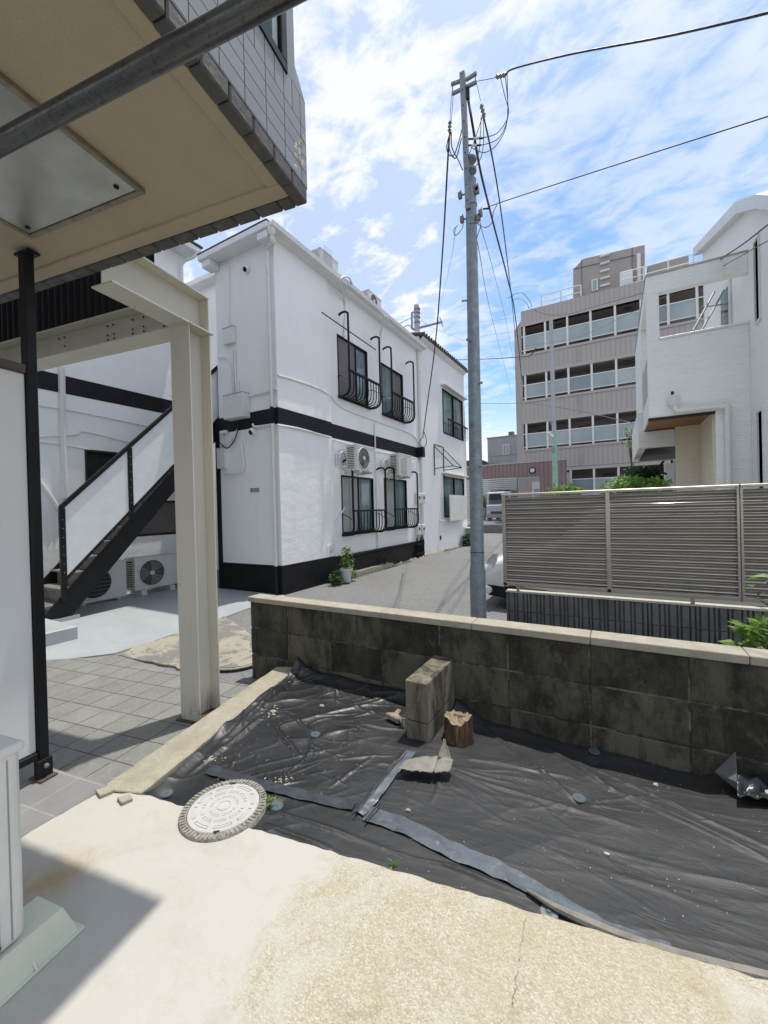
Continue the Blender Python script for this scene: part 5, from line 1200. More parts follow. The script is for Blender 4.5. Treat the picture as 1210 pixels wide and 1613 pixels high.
a = MB(); q = w2(694, 847); a.box(X2+.002, X2+.01, q.y-.06, q.y+.06, q.z-.06, q.z+.06); a.build('air_brick', 'dark', h2)
a = MB(); a.tube(spline([w2(731, 640, .04), w2(733, 690, .04), w2(735, 750, .04)], 4), .018, 6); a.build('drain_hose', 'white_metal', h2)
make_ac('grey outdoor unit low on the wall behind the utility pole', (X2+.05, w2(737, 835).y-.15, G+.1), 'grid', .7, .5, .25, 'low')

# ------------------------------------------------------------------ external staircase of the white house
XS = -6.0; sc = thing('steel_staircase', 'black steel outdoor staircase with white side panels going up beside the white house', 'staircase', (XS, 2.3, G))
def sp2(x, y): return PX(x, y, XS)
A0 = sp2(92, 797); A1 = sp2(342, 575)
slope = (A1.z-A0.z)/(A1.y-A0.y)
s0 = sp2(75, 975); 
YTOP = cY+.15
def zline(y, z0, y0): return z0+slope*(y-y0)
# stringer as parallelogram
L0 = sp2(75, 978); L1 = sp2(110, 972); U0 = sp2(90, 955)
def paral(x0, x1, ya, yb_, zref, yref, th):
    a = MB(); p = [(ya, zline(ya, zref, yref)), (yb_, zline(yb_, zref, yref)), (yb_, zline(yb_, zref, yref)+th), (ya, zline(ya, zref, yref)+th)]; a.prism(p, 'x', x0, x1); return a
B1 = sp2(270, 765); zl = B1.z
bot = lambda y: zline(y, sp2(272, 772).z, sp2(272, 772).y)
y_start = 2.24
stz = lambda y: .681+1.13*(y-3.925)
bot = lambda y: stz(y)-.26
for xq in (XS-.03, XS-.86):
    a = MB(); a.prism([(y_start-.05, G+.06), (y_start+.26, G+.06), (YTOP, stz(YTOP)-.31), (YTOP, stz(YTOP)), (y_start-.05, G+.10)], 'x', xq, xq+.03); a.build('stringer', 'black_metal', sc, bevel=.003)
nst = 15; zt0 = G+.19; dz = (stz(YTOP)-zt0)/nst; dy = dz/1.13
for i in range(nst):
    z = zt0+i*dz; y = (z-.681)/1.13+3.925-.06
    a = MB(); a.box(XS-.83, XS-.031, y, y+.25, z-.012, z+.014); a.box(XS-.83, XS-.031, y+.23, y+.245, z+.0145, z+dz-.012); a.build('tread', 'tread', sc, bevel=.003)
# rail and panels
def rl(y): return zline(y, A0.z, A0.y)
PH = .055; yb0 = A0.y
a = MB(); a.prism([(yb0, rl(yb0)), (A1.y, rl(A1.y)), (A1.y, rl(A1.y)-.075), (yb0, rl(yb0)-.075)], 'x', XS-.01, XS+.035); a.build('handrail', 'black_metal', sc, bevel=.004)
def lowz(y): return -.76+1.045*(y-2.422)
ypost = [(yb0, sp2(92, 950).z), (sp2(200, 700).y, lowz(sp2(200, 700).y)-.12)]
yp2 = sp2(200, 720).y; yp3 = sp2(343, 600).y
for y, zb_ in ((yb0, G+.25), (yp2, lowz(yp2)-.14), (yp3, lowz(yp3)-.14), ((yp2+yp3)/2, lowz((yp2+yp3)/2)-.14)):
    MB().box(XS-.012, XS+.028, y-.002, y+.062, zb_, rl(y)-.03).build('post', 'black_metal', sc, bevel=.003)
a = MB(); a.prism([(yb0, lowz(yb0)), (yp3, lowz(yp3)), (yp3, lowz(yp3)-.05), (yb0, lowz(yb0)-.05)], 'x', XS-.008, XS+.024); a.build('bottom_rail', 'black_metal', sc, bevel=.003)
for ya, yb_ in ((yb0+.064, yp2-.002), (yp2+.064, (yp2+yp3)/2-.002), ((yp2+yp3)/2+.064, yp3-.002)):
    a = MB(); a.prism([(ya, lowz(ya)), (yb_, lowz(yb_)), (yb_, rl(yb_)-.08), (ya, rl(ya)-.08)], 'x', XS+.002, XS+.012); a.build('panel', 'white_paint', sc)
a = MB(); 
for ya in (yb0+.03, yp2+.03):
    for k in range(7): z = lowz(ya)+.08+k*.11; a.lathe((XS+.028, ya, z), [(.006, 0), (.006, .004), (.001, .005)], 6, 'x')
for k in range(9): y = yb0+.12+k*.12; a.lathe((XS+.024, y, lowz(y)-.02), [(.005, 0), (.005, .004), (.001, .005)], 6, 'x')
a.build('rivets', 'galv', sc)
# landing
a = MB(); a.box(XW+.02, XF-.01, YTOP, cY+1.55, bot(YTOP)+.14, bot(YTOP)+.26); a.build('landing', 'black_metal', sc, bevel=.003)
# black sheet in the alcove, painting the shade of the gap under the landing
a = MB(); a.box(XW+.01, XF-.012, cY+1.50, cY+1.55, G, bot(YTOP)+.13); a.build('alcove_dark_sheet', 'black_metal', sc)
a = MB(); a.box(XF-.10, XF-.012, cY-.02, cY+.04, G, bot(YTOP)+.12); a.build('support_post', 'black_metal', sc, bevel=.003)
bb = PZ(115, 1010, G)
a = MB(); a.box(bb.x-1.6, bb.x-.0, bb.y-.55, bb.y+.05, G, G+.15); o = a.build('concrete_step', 'bluefloor', loc=(bb.x-.8, bb.y, G), bevel=.01); tag(o, 'blue painted concrete step block at the foot of the staircase', 'step')
MB().box(XS-.9, XS+.02, y_start-.12, y_start+.34, G, G+.058).build('base_pad', 'bluefloor', sc)

# ------------------------------------------------------------------ round drain lid in the apron
p = PZ(374, 1037, G+.03); dl = thing('drain_cover', 'weathered round drain cover in the broken concrete left of the block wall', 'drain cover', p)
MB().lathe((p.x, p.y, G+.02), [(.25, 0), (.25, .010), (.24, .012)], 40).build('ring', 'ring', dl, sm=True)
MB().lathe((p.x, p.y, G+.02), [(.225, .005), (.225, .016), (.001, .017)], 40).build('lid', 'rubble', dl, sm=True)

# ------------------------------------------------------------------ potted plant, weeds, step by the white house
p = PZ(546, 916, G+.03); pt = thing('potted_plant', 'small leafy plant in a white plastic pot against the black plinth', 'potted plant', p)
MB().lathe((p.x, p.y, G+.03), [(.075, 0), (.10, .20), (.115, .20), (.115, .235), (.10, .235), (.095, .20)], 20).build('pot', 'pot', pt, sm=True)
a = MB(); leaves(a, (p.x, p.y+.02, G+.47), (.10, .10, .17), 120, .075, hollow=0); a.build('foliage', 'leaf', pt); a = MB(); a.tube([(p.x, p.y, G+.2), (p.x, p.y+.01, G+.5)], .01, 5); a.build('stem', 'stem', pt)
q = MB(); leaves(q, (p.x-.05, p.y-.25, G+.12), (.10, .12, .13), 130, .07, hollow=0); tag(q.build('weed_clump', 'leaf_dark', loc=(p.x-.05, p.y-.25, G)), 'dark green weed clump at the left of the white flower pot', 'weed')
q = MB(); leaves(q, (p.x-.03, p.y+.22, G+.16), (.08, .10, .12), 90, .06, hollow=0); tag(q.build('weed_clump', 'leaf', loc=(p.x-.03, p.y+.22, G)), 'small light green weed clump at the right of the white flower pot', 'weed')
q = MB(); rr = random.Random(8)
for i in range(260):
    t = rr.random(); yy = cY+1.0+t*5.2; xx = xs_+.05+abs(rr.gauss(0, .05))+(.14 if t < .35 else .02); h_ = rr.uniform(.01, .05); a_ = rr.uniform(0, 6); q.add([(xx, yy, G), (xx+.012*math.cos(a_), yy+.012*math.sin(a_), G), (xx+.02*math.cos(a_*2), yy+.02*math.sin(a_*2), G+h_)], [(0, 1, 2)])
tag(q.build('grass_tufts', 'leaf', loc=(xs_, cY+2, G)), 'thin grass tufts along the foot of the white house', 'grass', kind='stuff')
pa = PZ(500, 937, G); a = MB(); a.box(xs_+.01, xs_+.20, YS-.05, YS+2.0, G, G+.09); o = a.build('concrete_step', 'coping', loc=(xs_+.1, YS+.8, G), bevel=.012); tag(o, 'low concrete ledge along the foot of the black plinth', 'ledge')
q = MB(); rr = random.Random(3)
for i in range(26):
    y = YS+2.3+i*.16; s_ = rr.uniform(.02, .06); x = xs_+.10+rr.uniform(-.04, .05); q.add([(x-s_, y-s_, G), (x+s_, y-s_*.8, G), (x+s_*.8, y+s_, G), (x-s_, y+s_, G), (x, y, G+s_*1.1)], [(0, 1, 4), (1, 2, 4), (2, 3, 4), (3, 0, 4)])
tag(q.build('rubble', 'curb', loc=(xs_, YF, G)), 'line of broken mortar lumps at the wall foot beyond the ledge', 'rubble', kind='stuff')
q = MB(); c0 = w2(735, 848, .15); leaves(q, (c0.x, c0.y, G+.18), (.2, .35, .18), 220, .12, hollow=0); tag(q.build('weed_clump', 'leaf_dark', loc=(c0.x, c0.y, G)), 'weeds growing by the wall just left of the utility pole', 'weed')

# ------------------------------------------------------------------ utility pole
YPL = 4.30
def pp(x, y, Y_=YPL): return PY(x, y, Y_)
base = pp(753.5, 960); top = pp(741.5, 285)
bx, by = base.x, YPL; tx = top.x
up = thing('utility_pole', 'galvanised steel utility pole with a channel bracket and crossarms at its top', 'utility pole', (bx, by, G))
zt_ = top.z; ax = lambda z: bx+(tx-bx)*(z-base.z)/(zt_-base.z)
zj = pp(752, 885).z; zj2 = pp(752, 870).z
a = MB(); a.tube([(ax(G), by, G-.2), (ax(zj-.1), by, zj-.10), (ax(zj-.04), by, zj-.04), (ax(zt_), by, zt_)], .1, 28, rs=[.084, .084, .074, .056]); a.build('shaft', 'galv', up, sm=True)
a = MB(); a.lathe((ax(zj2), by, zj2), [(.0745, 0), (.0755, .004), (.0745, .008)], 28); a.build('joint', 'dark', up)
a = MB(); a.lathe((ax(zt_), by, zt_), [(.057, -.01), (.06, 0), (.05, .02), (.001, .03)], 24); a.build('cap', 'galv', up, sm=True)
for (x, y, s_) in ((739, 475, -1), (742, 540, -.3), (745.5, 670, -.2), (748.5, 798, -.2), (760, 605, 1), (764, 735, 1)):
    z = pp(x, y).z; a = MB(); an = rad(-90+s_*60)
    d = Vector((math.cos(an), math.sin(an), 0)); c = Vector((ax(z), by, z))+d*.06; a.tube([c, c+d*.045, c+d*.05+Vector((0, 0, .0))], .008, 7); a.tube([c+d*.045, c+d*.056], .014, 8); a.build('step_bolt', 'galv', up, sm=True)
# channel bracket
c0, c1 = pp(740.5, 335), pp(731, 122); yb_ = by-.075
a = MB(); W_ = .026
vs = []
for c in (c0, c1):
    for dx, dy_ in ((-W_, 0), (W_, 0), (W_, .05), (W_-.006, .05), (W_-.006, .006), (-W_+.006, .006), (-W_+.006, .05), (-W_, .05)): vs.append((c.x+dx, yb_+dy_, c.z))
a.add(vs, [(i, (i+1) % 8, 8+(i+1) % 8, 8+i) for i in range(8)]+[tuple(range(8)), tuple(range(8, 16))]); a.build('channel_bracket', 'galv', up)
a = MB()
for i in range(9):
    t = .06+i*.115; c = c0.lerp(c1, t); a.lathe((c.x, yb_, c.z), [(.007, 0), (.007, -.003), (.001, -.003)], 8, 'y')
a.build('bracket_holes', 'dark', up)
for t in (.05, .30, .38):
    a = MB(); c = c0.lerp(c1, t); a.lathe((ax(c.z), by, c.z), [(.062, -.012), (.064, -.012), (.064, .012), (.062, .012)], 20); a.build('band', 'galv', up)
a = MB()
for px_ in ((751, 297), (752, 300), (725, 308), (754, 343), (757, 336), (728, 346)):
    c = pp(*px_, YPL-.02); a.tube([c, (ax(c.z), by, c.z)], .009, 6); a.box(c.x-.018, c.x+.018, c.y-.02, c.y+.02, c.z-.03, c.z+.03); a.tube([c+Vector((0, 0, .03)), c+Vector((.012, 0, .055))], .006, 5)
a.build('clamps', 'porcelain', up)
ct = c0.lerp(c1, .97)
zt1, zt2 = pp(740, 131).z, pp(740, 118).z
for (x0, y0, x1, y1) in ((712, 148, 751, 129), (711, 133, 729, 126), (734, 126, 751, 115)):
    p0, p1 = PY(x0, y0, YPL-.04), PY(x1, y1, YPL-.04); a = MB(); a.bar(p0, p1, .03, .03); a.build('crossarm', 'galv', up, bevel=.003)
a = MB()
for (x, y0, y1) in ((713, 137, 150), (749, 119, 130)): a.tube([PY(x, y0, YPL-.04), PY(x, y1, YPL-.04)], .006, 6)
a.build('arm_bolts', 'galv', up)
def insul(x0, y0, x1, y1, Y_, Y2=None):
    p0, p1 = PY(x0, y0, Y_), PY(x1, y1, Y2 or Y_); a = MB(); n_ = 13; a.tube([p0.lerp(p1, i/(n_-1)) for i in range(n_)], .01, 8, rs=[.012 if i % 4 != 2 else .022 for i in range(n_)]); return a.build('insulator', 'porcelain', up, sm=True)
insul(709, 191, 708, 208, YPL-.04); insul(758, 165, 763, 184, YPL-.08); insul(782, 121, 797, 117, YPL-.15, YPL-.25)
a = MB()
for pts in (((711, 150), (709, 192)), ((714, 150), (711, 192)), ((751, 131), (757, 158)), ((751, 128), (777, 123)), ((777, 123), (782, 121))): q_ = MB(); q_.tube([PY(*pts[0], YPL-.04), PY(*pts[1], YPL-.06)], .003, 5); q_.build('tie_wire', 'cable_grey', up)
for pts in (((709, 208), (704, 230), (707, 243), (715, 244), (722, 226), (728, 203)), ((709, 208), (708, 235), (718, 249), (727, 218)), ((711, 208), (712, 232), (722, 252), (729, 268)),):
    q_ = MB(); q_.tube(spline([PY(x, y, YPL-.06) for x, y in pts], 6), .006, 5); q_.build('jumper_wire', 'cable', up)
for pts in (((796, 120), (800, 160), (800, 185), (785, 208), (765, 216), (738, 219)), ((788, 121), (795, 150), (801, 180), (788, 215), (765, 227), (738, 229)), ((799, 118), (799, 190), (785, 225), (765, 240), (750, 236), (742, 232)),
            ((758, 184), (757, 210), (753, 245), (738, 270)), ((761, 184), (762, 220), (757, 250), (740, 274)), ((760, 184), (748, 220), (738, 246)), ((742, 276+65), (752, 352), (765, 358), (775, 350), (777, 335), (783, 322)), ((740, 352), (757, 352), (752, 372), (750, 376)), ((721, 355), (715, 362), (718, 371), (728, 360), (730, 350))):
    q_ = MB(); q_.tube(spline([PY(x, y, YPL-.10) for x, y in pts], 6), .0042, 5); q_.build('jumper_wire', 'cable_grey', up)
a = MB()
for (x, y) in ((750, 218), (747, 229)): a.tube([PY(x-4, y, YPL-.1), PY(x+5, y-.5, YPL-.1)], .011, 7)
a.build('connectors', 'lamp_off', up); a = MB()
for (x0, x1, y) in ((738, 747, 219), (755, 761, 218), (738, 744, 229), (751, 758, 229), (761, 770, 329)): a.tube([PY(x0, y, YPL-.1), PY(x1, y-.5, YPL-.1)], .009, 6)
a.box(pp(737, 150).x-.0, pp(741, 150).x, by-.05, by-.02, pp(738, 162).z, pp(738, 140).z); a.build('wire_boots', 'rubber', up)

# ------------------------------------------------------------------ cables
def cable(pts, r_, label, mat='cable', n_=8):
    P = spline([PY(*p) if len(p) == 3 else Vector(p[0]) for p in pts], n_); a = MB(); a.tube(P, r_, 5); o = a.build('cable', mat, loc=P[0]); tag(o, label, 'cable', 'overhead cables'); return o
cable([(797, 117, 4.05), (812, 107, 4.0), (905, 84, 3.7), (1050, 57, 3.4), (1210, 20, 3.05), (1300, -5, 2.9)], .0075, 'thick service cable running from the pole top to the upper right corner')
cable([(770, 329, 4.2), (785, 320, 4.1), (1000, 250, 3.6), (1210, 183, 3.15), (1300, 152, 3.0)], .0042, 'thin cable running from the pole collar to the right edge')
cable([(709, 208, 4.24), (706, 245, 4.3), (697, 400, 5.2), (686, 540, 6.3), (672, 645, 7.3), (666, 690, 7.9), ], .010, 'dark drop cable from the left insulator to the wall of the white house')
cable([(664, 690, 7.9), (660, 699, 7.95), (668, 704, 7.95), (672, 695, 7.9), (668, 680, 7.7)], .008, 'loop of black cable fixed to the white house wall')
cable([(738, 160, 4.24), (745, 200, 4.3), (757, 270, 4.9), (778, 355, 6.5), (800, 440, 9), (812, 500, 12), (822, 598, 18)], .014, 'heavy twisted cable running away from the pole top toward the brown apartments')
cable([(762, 184, 4.24), (774, 240, 4.6), (786, 310, 5.5), (798, 400, 7.5), (806, 470, 11), (812, 530, 15)], .009, 'thinner cable running away from the middle insulator')
cable([(1260, 322, 4.6), (1210, 354, 5.5), (1150, 398, 7), (1070, 443, 10), (934, 484, 16), (888, 496, 18), (857, 494, 19), (833, 484, 19.5)], .0085, 'black sagging cable across the brown apartments and the white house on the right')
cable([(1260, 352, 4.6), (1210, 379, 5.5), (1100, 440, 9), (1000, 490, 14), (907, 532, 18), (826, 545, 20)], .006, 'thin sagging cable below the black one in front of the right house', 'cable_grey')
cable([(690, 567, 30), (755, 566, 25), (822, 562, 21), (835, 560, 20), (845, 548, 19.6)], .022, 'horizontal cable passing behind the utility pole at fence-roof height of the white house')
cable([(740, 635, 28), (800, 636, 25), (830, 635, 22), (900, 645, 20), (1005, 668, 16)], .014, 'faint horizontal cable across the third floor of the brown apartments', 'cable_grey')
for i, (pts, l) in enumerate(((((718, 360, 4.3), (708, 420, 7), (690, 500, 16)), 'hair-thin wire from the pole clamp toward the distant pole'), (((757, 355, 4.3), (778, 430, 8), (800, 520, 15), (822, 640, 22)), 'hair-thin wire from the pole clamp down to the right'), (((752, 380, 4.3), (775, 500, 9), (806, 620, 20)), 'second hair-thin wire fanning out right of the pole'),
                              (((755, 508, 40), (830, 498, 30), (900, 490, 24)), 'thin grey wire crossing the sky right of the pole, upper'), (((755, 530, 40), (830, 520, 30)), 'thin grey wire crossing the sky right of the pole, lower'), (((664, 505, 25), (690, 520, 32), (755, 545, 45)), 'thin wire running right from the distant pole'))):
    cable([*pts], [.003, .004, .004, .010, .010, .010][i], l, 'cable_grey')
cable([(617, 515, 14), (635, 507, 20), (652, 498, 24.5)], .018, 'cable running from the white roof up to the distant pole'); cable([(628, 524, 14), (643, 512, 20), (653, 520, 24.5)], .022, 'thick twisted cable just below it reaching the distant pole')
cable([(800, 470, 19), (812, 463, 19), (824, 462, 19), (835, 475, 19.5), (838, 483, 19.5)], .012, 'slack wire loop above the corner of the brown apartments', 'cable_grey')
cable([(806, 474, 19), (818, 470, 19), (830, 478, 19), (833, 486, 19.5)], .010, 'smaller slack wire loop above the corner of the brown apartments', 'cable_grey')

# distant pole beyond the white house
YD = 25; p0, p1 = PY(659, 560, YD), PY(656, 481, YD); dp_ = thing('utility_pole', 'small distant concrete utility pole rising behind the rusty roof', 'utility pole', (p0.x, YD, G))
MB().tube([(p0.x, YD, G), p1], .19, 14, rs=[.24, .17]).build('shaft', 'grey_wall', dp_, sm=True)
a = MB(); a.bar(PY(650, 519, YD), PY(697, 507, YD), .10, .10); a.build('crossarm', 'galv', dp_); a = MB(); a.bar(PY(649, 492, YD), PY(649, 518, YD), .1, .1); a.bar(PY(649, 492, YD), PY(657, 490, YD), .06, .06); a.bar(PY(693, 500, YD), PY(698, 515, YD), .05, .05); a.bar(PY(690, 502, YD), PY(690, 510, YD), .05, .05); a.build('bracket', 'galv', dp_)
for y in (487, 493, 500, 508): a = MB(); a.lathe(PY(657, y, YD), [(.22, -.05), (.22, .05)], 12); a.build('band', 'galv', dp_)

# ------------------------------------------------------------------ louvre fence and ribbed block wall
FY = 4.57
rw = thing('ribbed_block_wall', 'low dark wall of ribbed concrete blocks with a white top under the louvre fence', 'wall', (1, FY, G))
a = MB(); x = -1.068
pat = [.034, .060, .030, .066, .038, .032, .062, .040]
rr = random.Random(6)
while x < 3.4:
    for wd in pat:
        for zb_, zt2_ in ((-1.145, -.946), (-1.35, -1.150)): a.box(x+.010, x+wd-.003, FY-.026-rr.choice((0, .008)), FY+.05, zb_, zt2_)
        x += wd
a.build('ribs', 'ribblock', rw, bevel=.004)
MB().box(-1.062, 3.4, FY-.008, FY+.10, -1.35, -.942).build('core', 'ribblock', rw)
a = MB(); a.box(-1.066, 3.4, FY-.03, FY+.10, -.942, -.931); a.build('top_mortar', 'limewhite', rw)
lf = thing('louvre_fence', 'bronze metal louvre fence with horizontal slats standing on the ribbed wall', 'fence', (1, FY, -.93))
def slat_panel(x0, x1):
    a = MB(); n_ = 18; z0 = -.835; st_ = (.112+.835-.0)/n_*.985
    for i in range(n_):
        z = z0+i*st_; h_ = st_
        pr = [(FY+q, z+h_*t) for q, t in ((.020, .98), (.008, .90), (-.008, .79), (-.018, .66), (-.023, .53), (-.022, .46), (-.012, .40), (.002, .26), (.012, .06), (.02, .01))]
        a.prism([(p[0], p[1]) for p in pr], 'x', x0, x1)
    return a
bars = [-1.066, -.062, .935, 1.94, 2.93]
for i in range(4): slat_panel(bars[i]+.02, bars[i+1]-.02).build('slat_panel', 'louvre', lf)
for i, x in enumerate(bars):
    a = MB()
    if i in (2, 4): a.box(x-.022, x-.002, FY-.03, FY+.03, -.875, .135); a.box(x+.003, x+.022, FY-.03, FY+.03, -.875, .135)
    else: a.box(x-.019, x+.019, FY-.028, FY+.028, -.875, .128)
    a.build('post', 'louvre', lf, bevel=.003)
a = MB(); a.box(-1.09, .934, FY-.034, FY+.034, .112, .138); a.box(.938, 3.0, FY-.034, FY+.034, .112, .138); a.build('top_rail', 'louvre', lf, bevel=.004)
a = MB(); a.box(-1.09, .934, FY-.028, FY+.028, -.872, -.836); a.box(.938, 3.0, FY-.028, FY+.028, -.872, -.836); a.build('bottom_rail', 'louvre', lf, bevel=.004)
for x in (-.94, .60, 1.5): MB().box(x-.014, x+.014, FY+.0, FY+.04, -.931, -.87).build('leg', 'louvre', lf)
# potted plant between the walls at the right
pc = PY(1207, 1012, 2.9); pp3 = thing('potted_shrub', 'bright green leafy shrub in a terracotta pot behind the block wall at the right edge', 'potted plant', (pc.x, 3.0, G))
MB().lathe((pc.x+.02, 3.0, -.96), [(.09, -.34), (.13, -.02), (.145, -.02), (.145, .0), (.125, .0), (.12, -.03)], 24).build('pot', 'terracotta', pp3, sm=True)
a = MB(); rr = random.Random(21)
leaves(a, (pc.x+.02, 2.95, -.79), (.13, .14, .13), 150, .085, hollow=0, rng=rr); leaves(a, (pc.x+.16, 3.05, -.5), (.15, .14, .18), 90, .09, hollow=0, rng=rr); a.build('foliage', 'leaf', pp3)
a = MB(); a.tube([(pc.x+.03, 3.0, -1.0), (pc.x+.05, 3.0, -.6)], .012, 6); a.build('stem', 'stem', pp3)

# ------------------------------------------------------------------ white car behind the fence
car = thing('parked_car', 'white compact car parked behind the louvre fence with its nose showing', 'car', (.2, 5.9, G))
yA, yB = 5.12, 6.60
nose = PY(763, 900, 5.3).x
zh = PY(793, 866, 5.5).z; zn1 = PY(765, 882, 5.3).z; zl = PY(771, 919, 5.25).z
def carsec(x, zt, zs, hw, zb_):
    ym = (yA+yB)/2; w_ = (yB-yA)/2*hw
    return [(x, ym-w_*.97, zb_), (x, ym-w_, zb_+.06), (x, ym-w_, zs-.12), (x, ym-w_*.97, zs), (x, ym-w_*.80, zt-.05 if zt > zs+.1 else zt-.02), (x, ym-w_*.5, zt), (x, ym, zt+.01), (x, ym+w_*.5, zt), (x, ym+w_*.80, zt-.05 if zt > zs+.1 else zt-.02), (x, ym+w_*.97, zs), (x, ym+w_, zs-.12), (x, ym+w_, zb_+.06), (x, ym+w_*.97, zb_)]
prof = [(nose-.03, zl+.16, zl+.13, .80, zl+.02), (nose, zn1-.04, zn1-.07, .90, zl), (nose+.08, zn1+.02, zn1-.02, .95, zl), (nose+.28, zh-.02, zh-.08, .985, zl-.01), (nose+.55, zh+.05, zh-.02, 1, zl-.02), (nose+.85, zh+.10, zh+.02, 1, zl-.03), (nose+1.25, .0, -.36, 1, zl-.03), (nose+1.7, .08, -.34, 1, zl-.03), (nose+2.6, .07, -.33, 1, zl-.03), (nose+3.2, -.04, -.33, 1, zl-.03), (nose+3.45, -.30, -.38, .97, zl-.02), (nose+3.55, -.75, -.80, .9, zl+.02)]
a = MB(); vs = []; fs = []
for q in prof: vs += carsec(*q)
n_ = 13
for i in range(len(prof)-1):
    for k in range(n_-1): fs.append((i*n_+k, i*n_+k+1, (i+1)*n_+k+1, (i+1)*n_+k))
fs += [tuple(range(n_)), tuple(range((len(prof)-1)*n_, len(prof)*n_))]
a.add(vs, fs); o = a.build('body', 'car_white', car, sm=True)
m_ = o.modifiers.new('s', 'SUBSURF'); m_.levels = 2; m_.render_levels = 2
a = MB(); a.prism([(nose+.05, yA+.12), (nose+.02, yA+.5), (nose+.02, yB-.5), (nose+.05, yB-.12), (nose+.3, yB-.03), (nose+3.4, yB-.03), (nose+3.4, yA+.03), (nose+.3, yA+.03)], 'z', -1.15, zl+.03); o = a.build('lower_bumper', 'black_metal', car, bevel=.03, seg=3)
hl = MB(); vs = []
for (x, y) in ((763.5, 893), (768, 881), (776, 873), (783, 872), (781, 884), (774, 897), (767, 905)): 
    p = PY(x, y, 5.14+max(0, (776-x))*.012); vs.append(p)
hl.add(vs, [tuple(range(len(vs)))]); hl.build('headlight', 'lens', car, solid=.02)
a = MB(); p = PY(769, 929, 5.10); a.lathe((p.x, 5.13, p.z), [(.035, 0), (.05, -.02), (.045, -.04), (.02, -.05)], 16, 'y'); a.build('fog_lamp', 'car_white', car, sm=True)
for xx in (nose+.62, nose+2.95):
    for yy in (yA+.02, yB-.20):
        a = MB(); a.lathe((xx, yy, G+.29), [(.17, 0), (.28, .0), (.29, .03), (.29, .15), (.28, .18), (.17, .18)], 28, 'y'); o = a.build('wheel', 'rubber', car, sm=True); a = MB(); a.lathe((xx, yy-.004, G+.29), [(.17, 0), (.15, .02), (.05, .01), (.001, .0)], 20, 'y'); a.build('rim', 'galv', o, sm=True)
a = MB(); a.add([(nose+.86, yA+.16, zh+.13), (nose+1.22, yA+.26, -.01), (nose+1.22, yB-.26, -.01), (nose+.86, yB-.16, zh+.13)], [(0, 1, 2, 3)]); a.build('windscreen', 'glass', car)

# ------------------------------------------------------------------ right-hand house
HY = 7.5; hp0 = PY(1019, 432, HY).x; XL_ = hp0; XR = 1.684
rh = thing('white_siding_house', 'white sided house with a projecting balcony and wooden soffit on the right', 'house', (1.2, HY, G))
zpt = 2.47; zpb = 1.30; ztop = PY(1040, 431, HY).z; xb0 = PY(1022, 655, HY).x; xpost = PY(1038, 470, HY).x; xcol = PY(1128, 700, HY).x
a = MB()
a.box(xb0, XR, HY, HY+.10, zpb, zpt)                      # balcony front
a.box(xcol, XR, HY, HY+.10, G, zpb)                       # wall under it
a.box(xb0, xpost, HY, HY+.12, zpt, ztop-.28)               # corner post
a.box(xb0, XR, HY, HY+.12, ztop-.28, ztop)                # top beam
a.build('balcony_front', 'siding', rh, bevel=.004)
MB().box(xpost, XR, HY-.015, HY+.12, zpt, zpt+.035).build('parapet_cap', 'white_metal', rh, bevel=.004)
YBk = PX(1003.5, 680, xb0).y; YC = PX(1013, 680, xb0).y
a = MB(); a.box(xb0, xb0+.10, HY+.121, YBk, ztop-.28, ztop); a.box(xb0, xb0+.12, YC, YBk, zpb-.02, ztop-.281); a.box(xb0, xb0+.10, HY+.101, YC-.001, zpb, 1.66); a.build('balcony_side', 'siding', rh, bevel=.004)
MB().box(xb0+.03, xb0+.05, HY+.13, YC-.002, 1.661, 2.4).build('glass_screen', 'frost', rh)
MB().box(xb0+.121, XR, YBk-.1, YBk, zpb+.12, 2.35).build('rear_parapet', 'siding', rh)
MB().box(xb0-.004, XR, HY-.004, YBk, ztop, ztop+.02).build('beam_cap', 'taupe_light', rh) if False else None
a = MB(); a.box(xb0-.012, XR, HY-.012, HY+.13, ztop, ztop+.02); a.box(xb0-.012, xb0+.11, HY+.13, YBk, ztop, ztop+.02); a.build('beam_cap', 'taupe_light', rh)
MB().box(xb0+.02, xcol, HY+.10, YBk, zpb-.004, zpb+.03).build('wood_soffit', 'wood', rh)
MB().box(xb0-.005, xcol, HY-.006, HY+.10, zpb-.03, zpb-.001).build('drip_edge', 'dark', rh)
for (x, y) in ((1.05, 8.1), (.85, 8.7)): MB().lathe((x, y, zpb-.01), [(.05, 0), (.045, -.006), (.001, -.006)], 16).build('downlight', 'shutter', rh)
MB().box(xb0+.1, XR, HY+.10, YBk-.1, zpb+.03, zpb+.12).build('balcony_floor', 'grey_wall', rh)
# main side wall
vr = [(PX(1103, 388, XR)), (PX(1176, 312, XR)), (PX(1210, 300, XR))]
y_near = 6.40; zn = PX(1210, 300, XR)
wn1 = (PX(1199, 500, XR).y, PX(1192, 500, XR).y, PX(1196, 503, XR).z, PX(1196, 372, XR).z)
wn2 = (PX(1204, 700, XR).y, PX(1196, 700, XR).y, .0, PX(1199, 648, XR).z)
YR = vr[0].y
zcap = 3.42
a = MB(); grid_wall(a, lambda u, v, dd: (XR+dd, u, v), (y_near, YR-.25), (G-.02, zcap), [(min(wn1[:2]), max(wn1[:2]), wn1[2], wn1[3]), (min(wn2[:2]), max(wn2[:2]), wn2[2], wn2[3])], .08)
prf = [(YR-.25, zcap), (y_near, zcap), (y_near, 3.43), (vr[2].y, vr[2].z-.2), (vr[1].y, vr[1].z-.16), (YR-.25, vr[0].z-.1)]
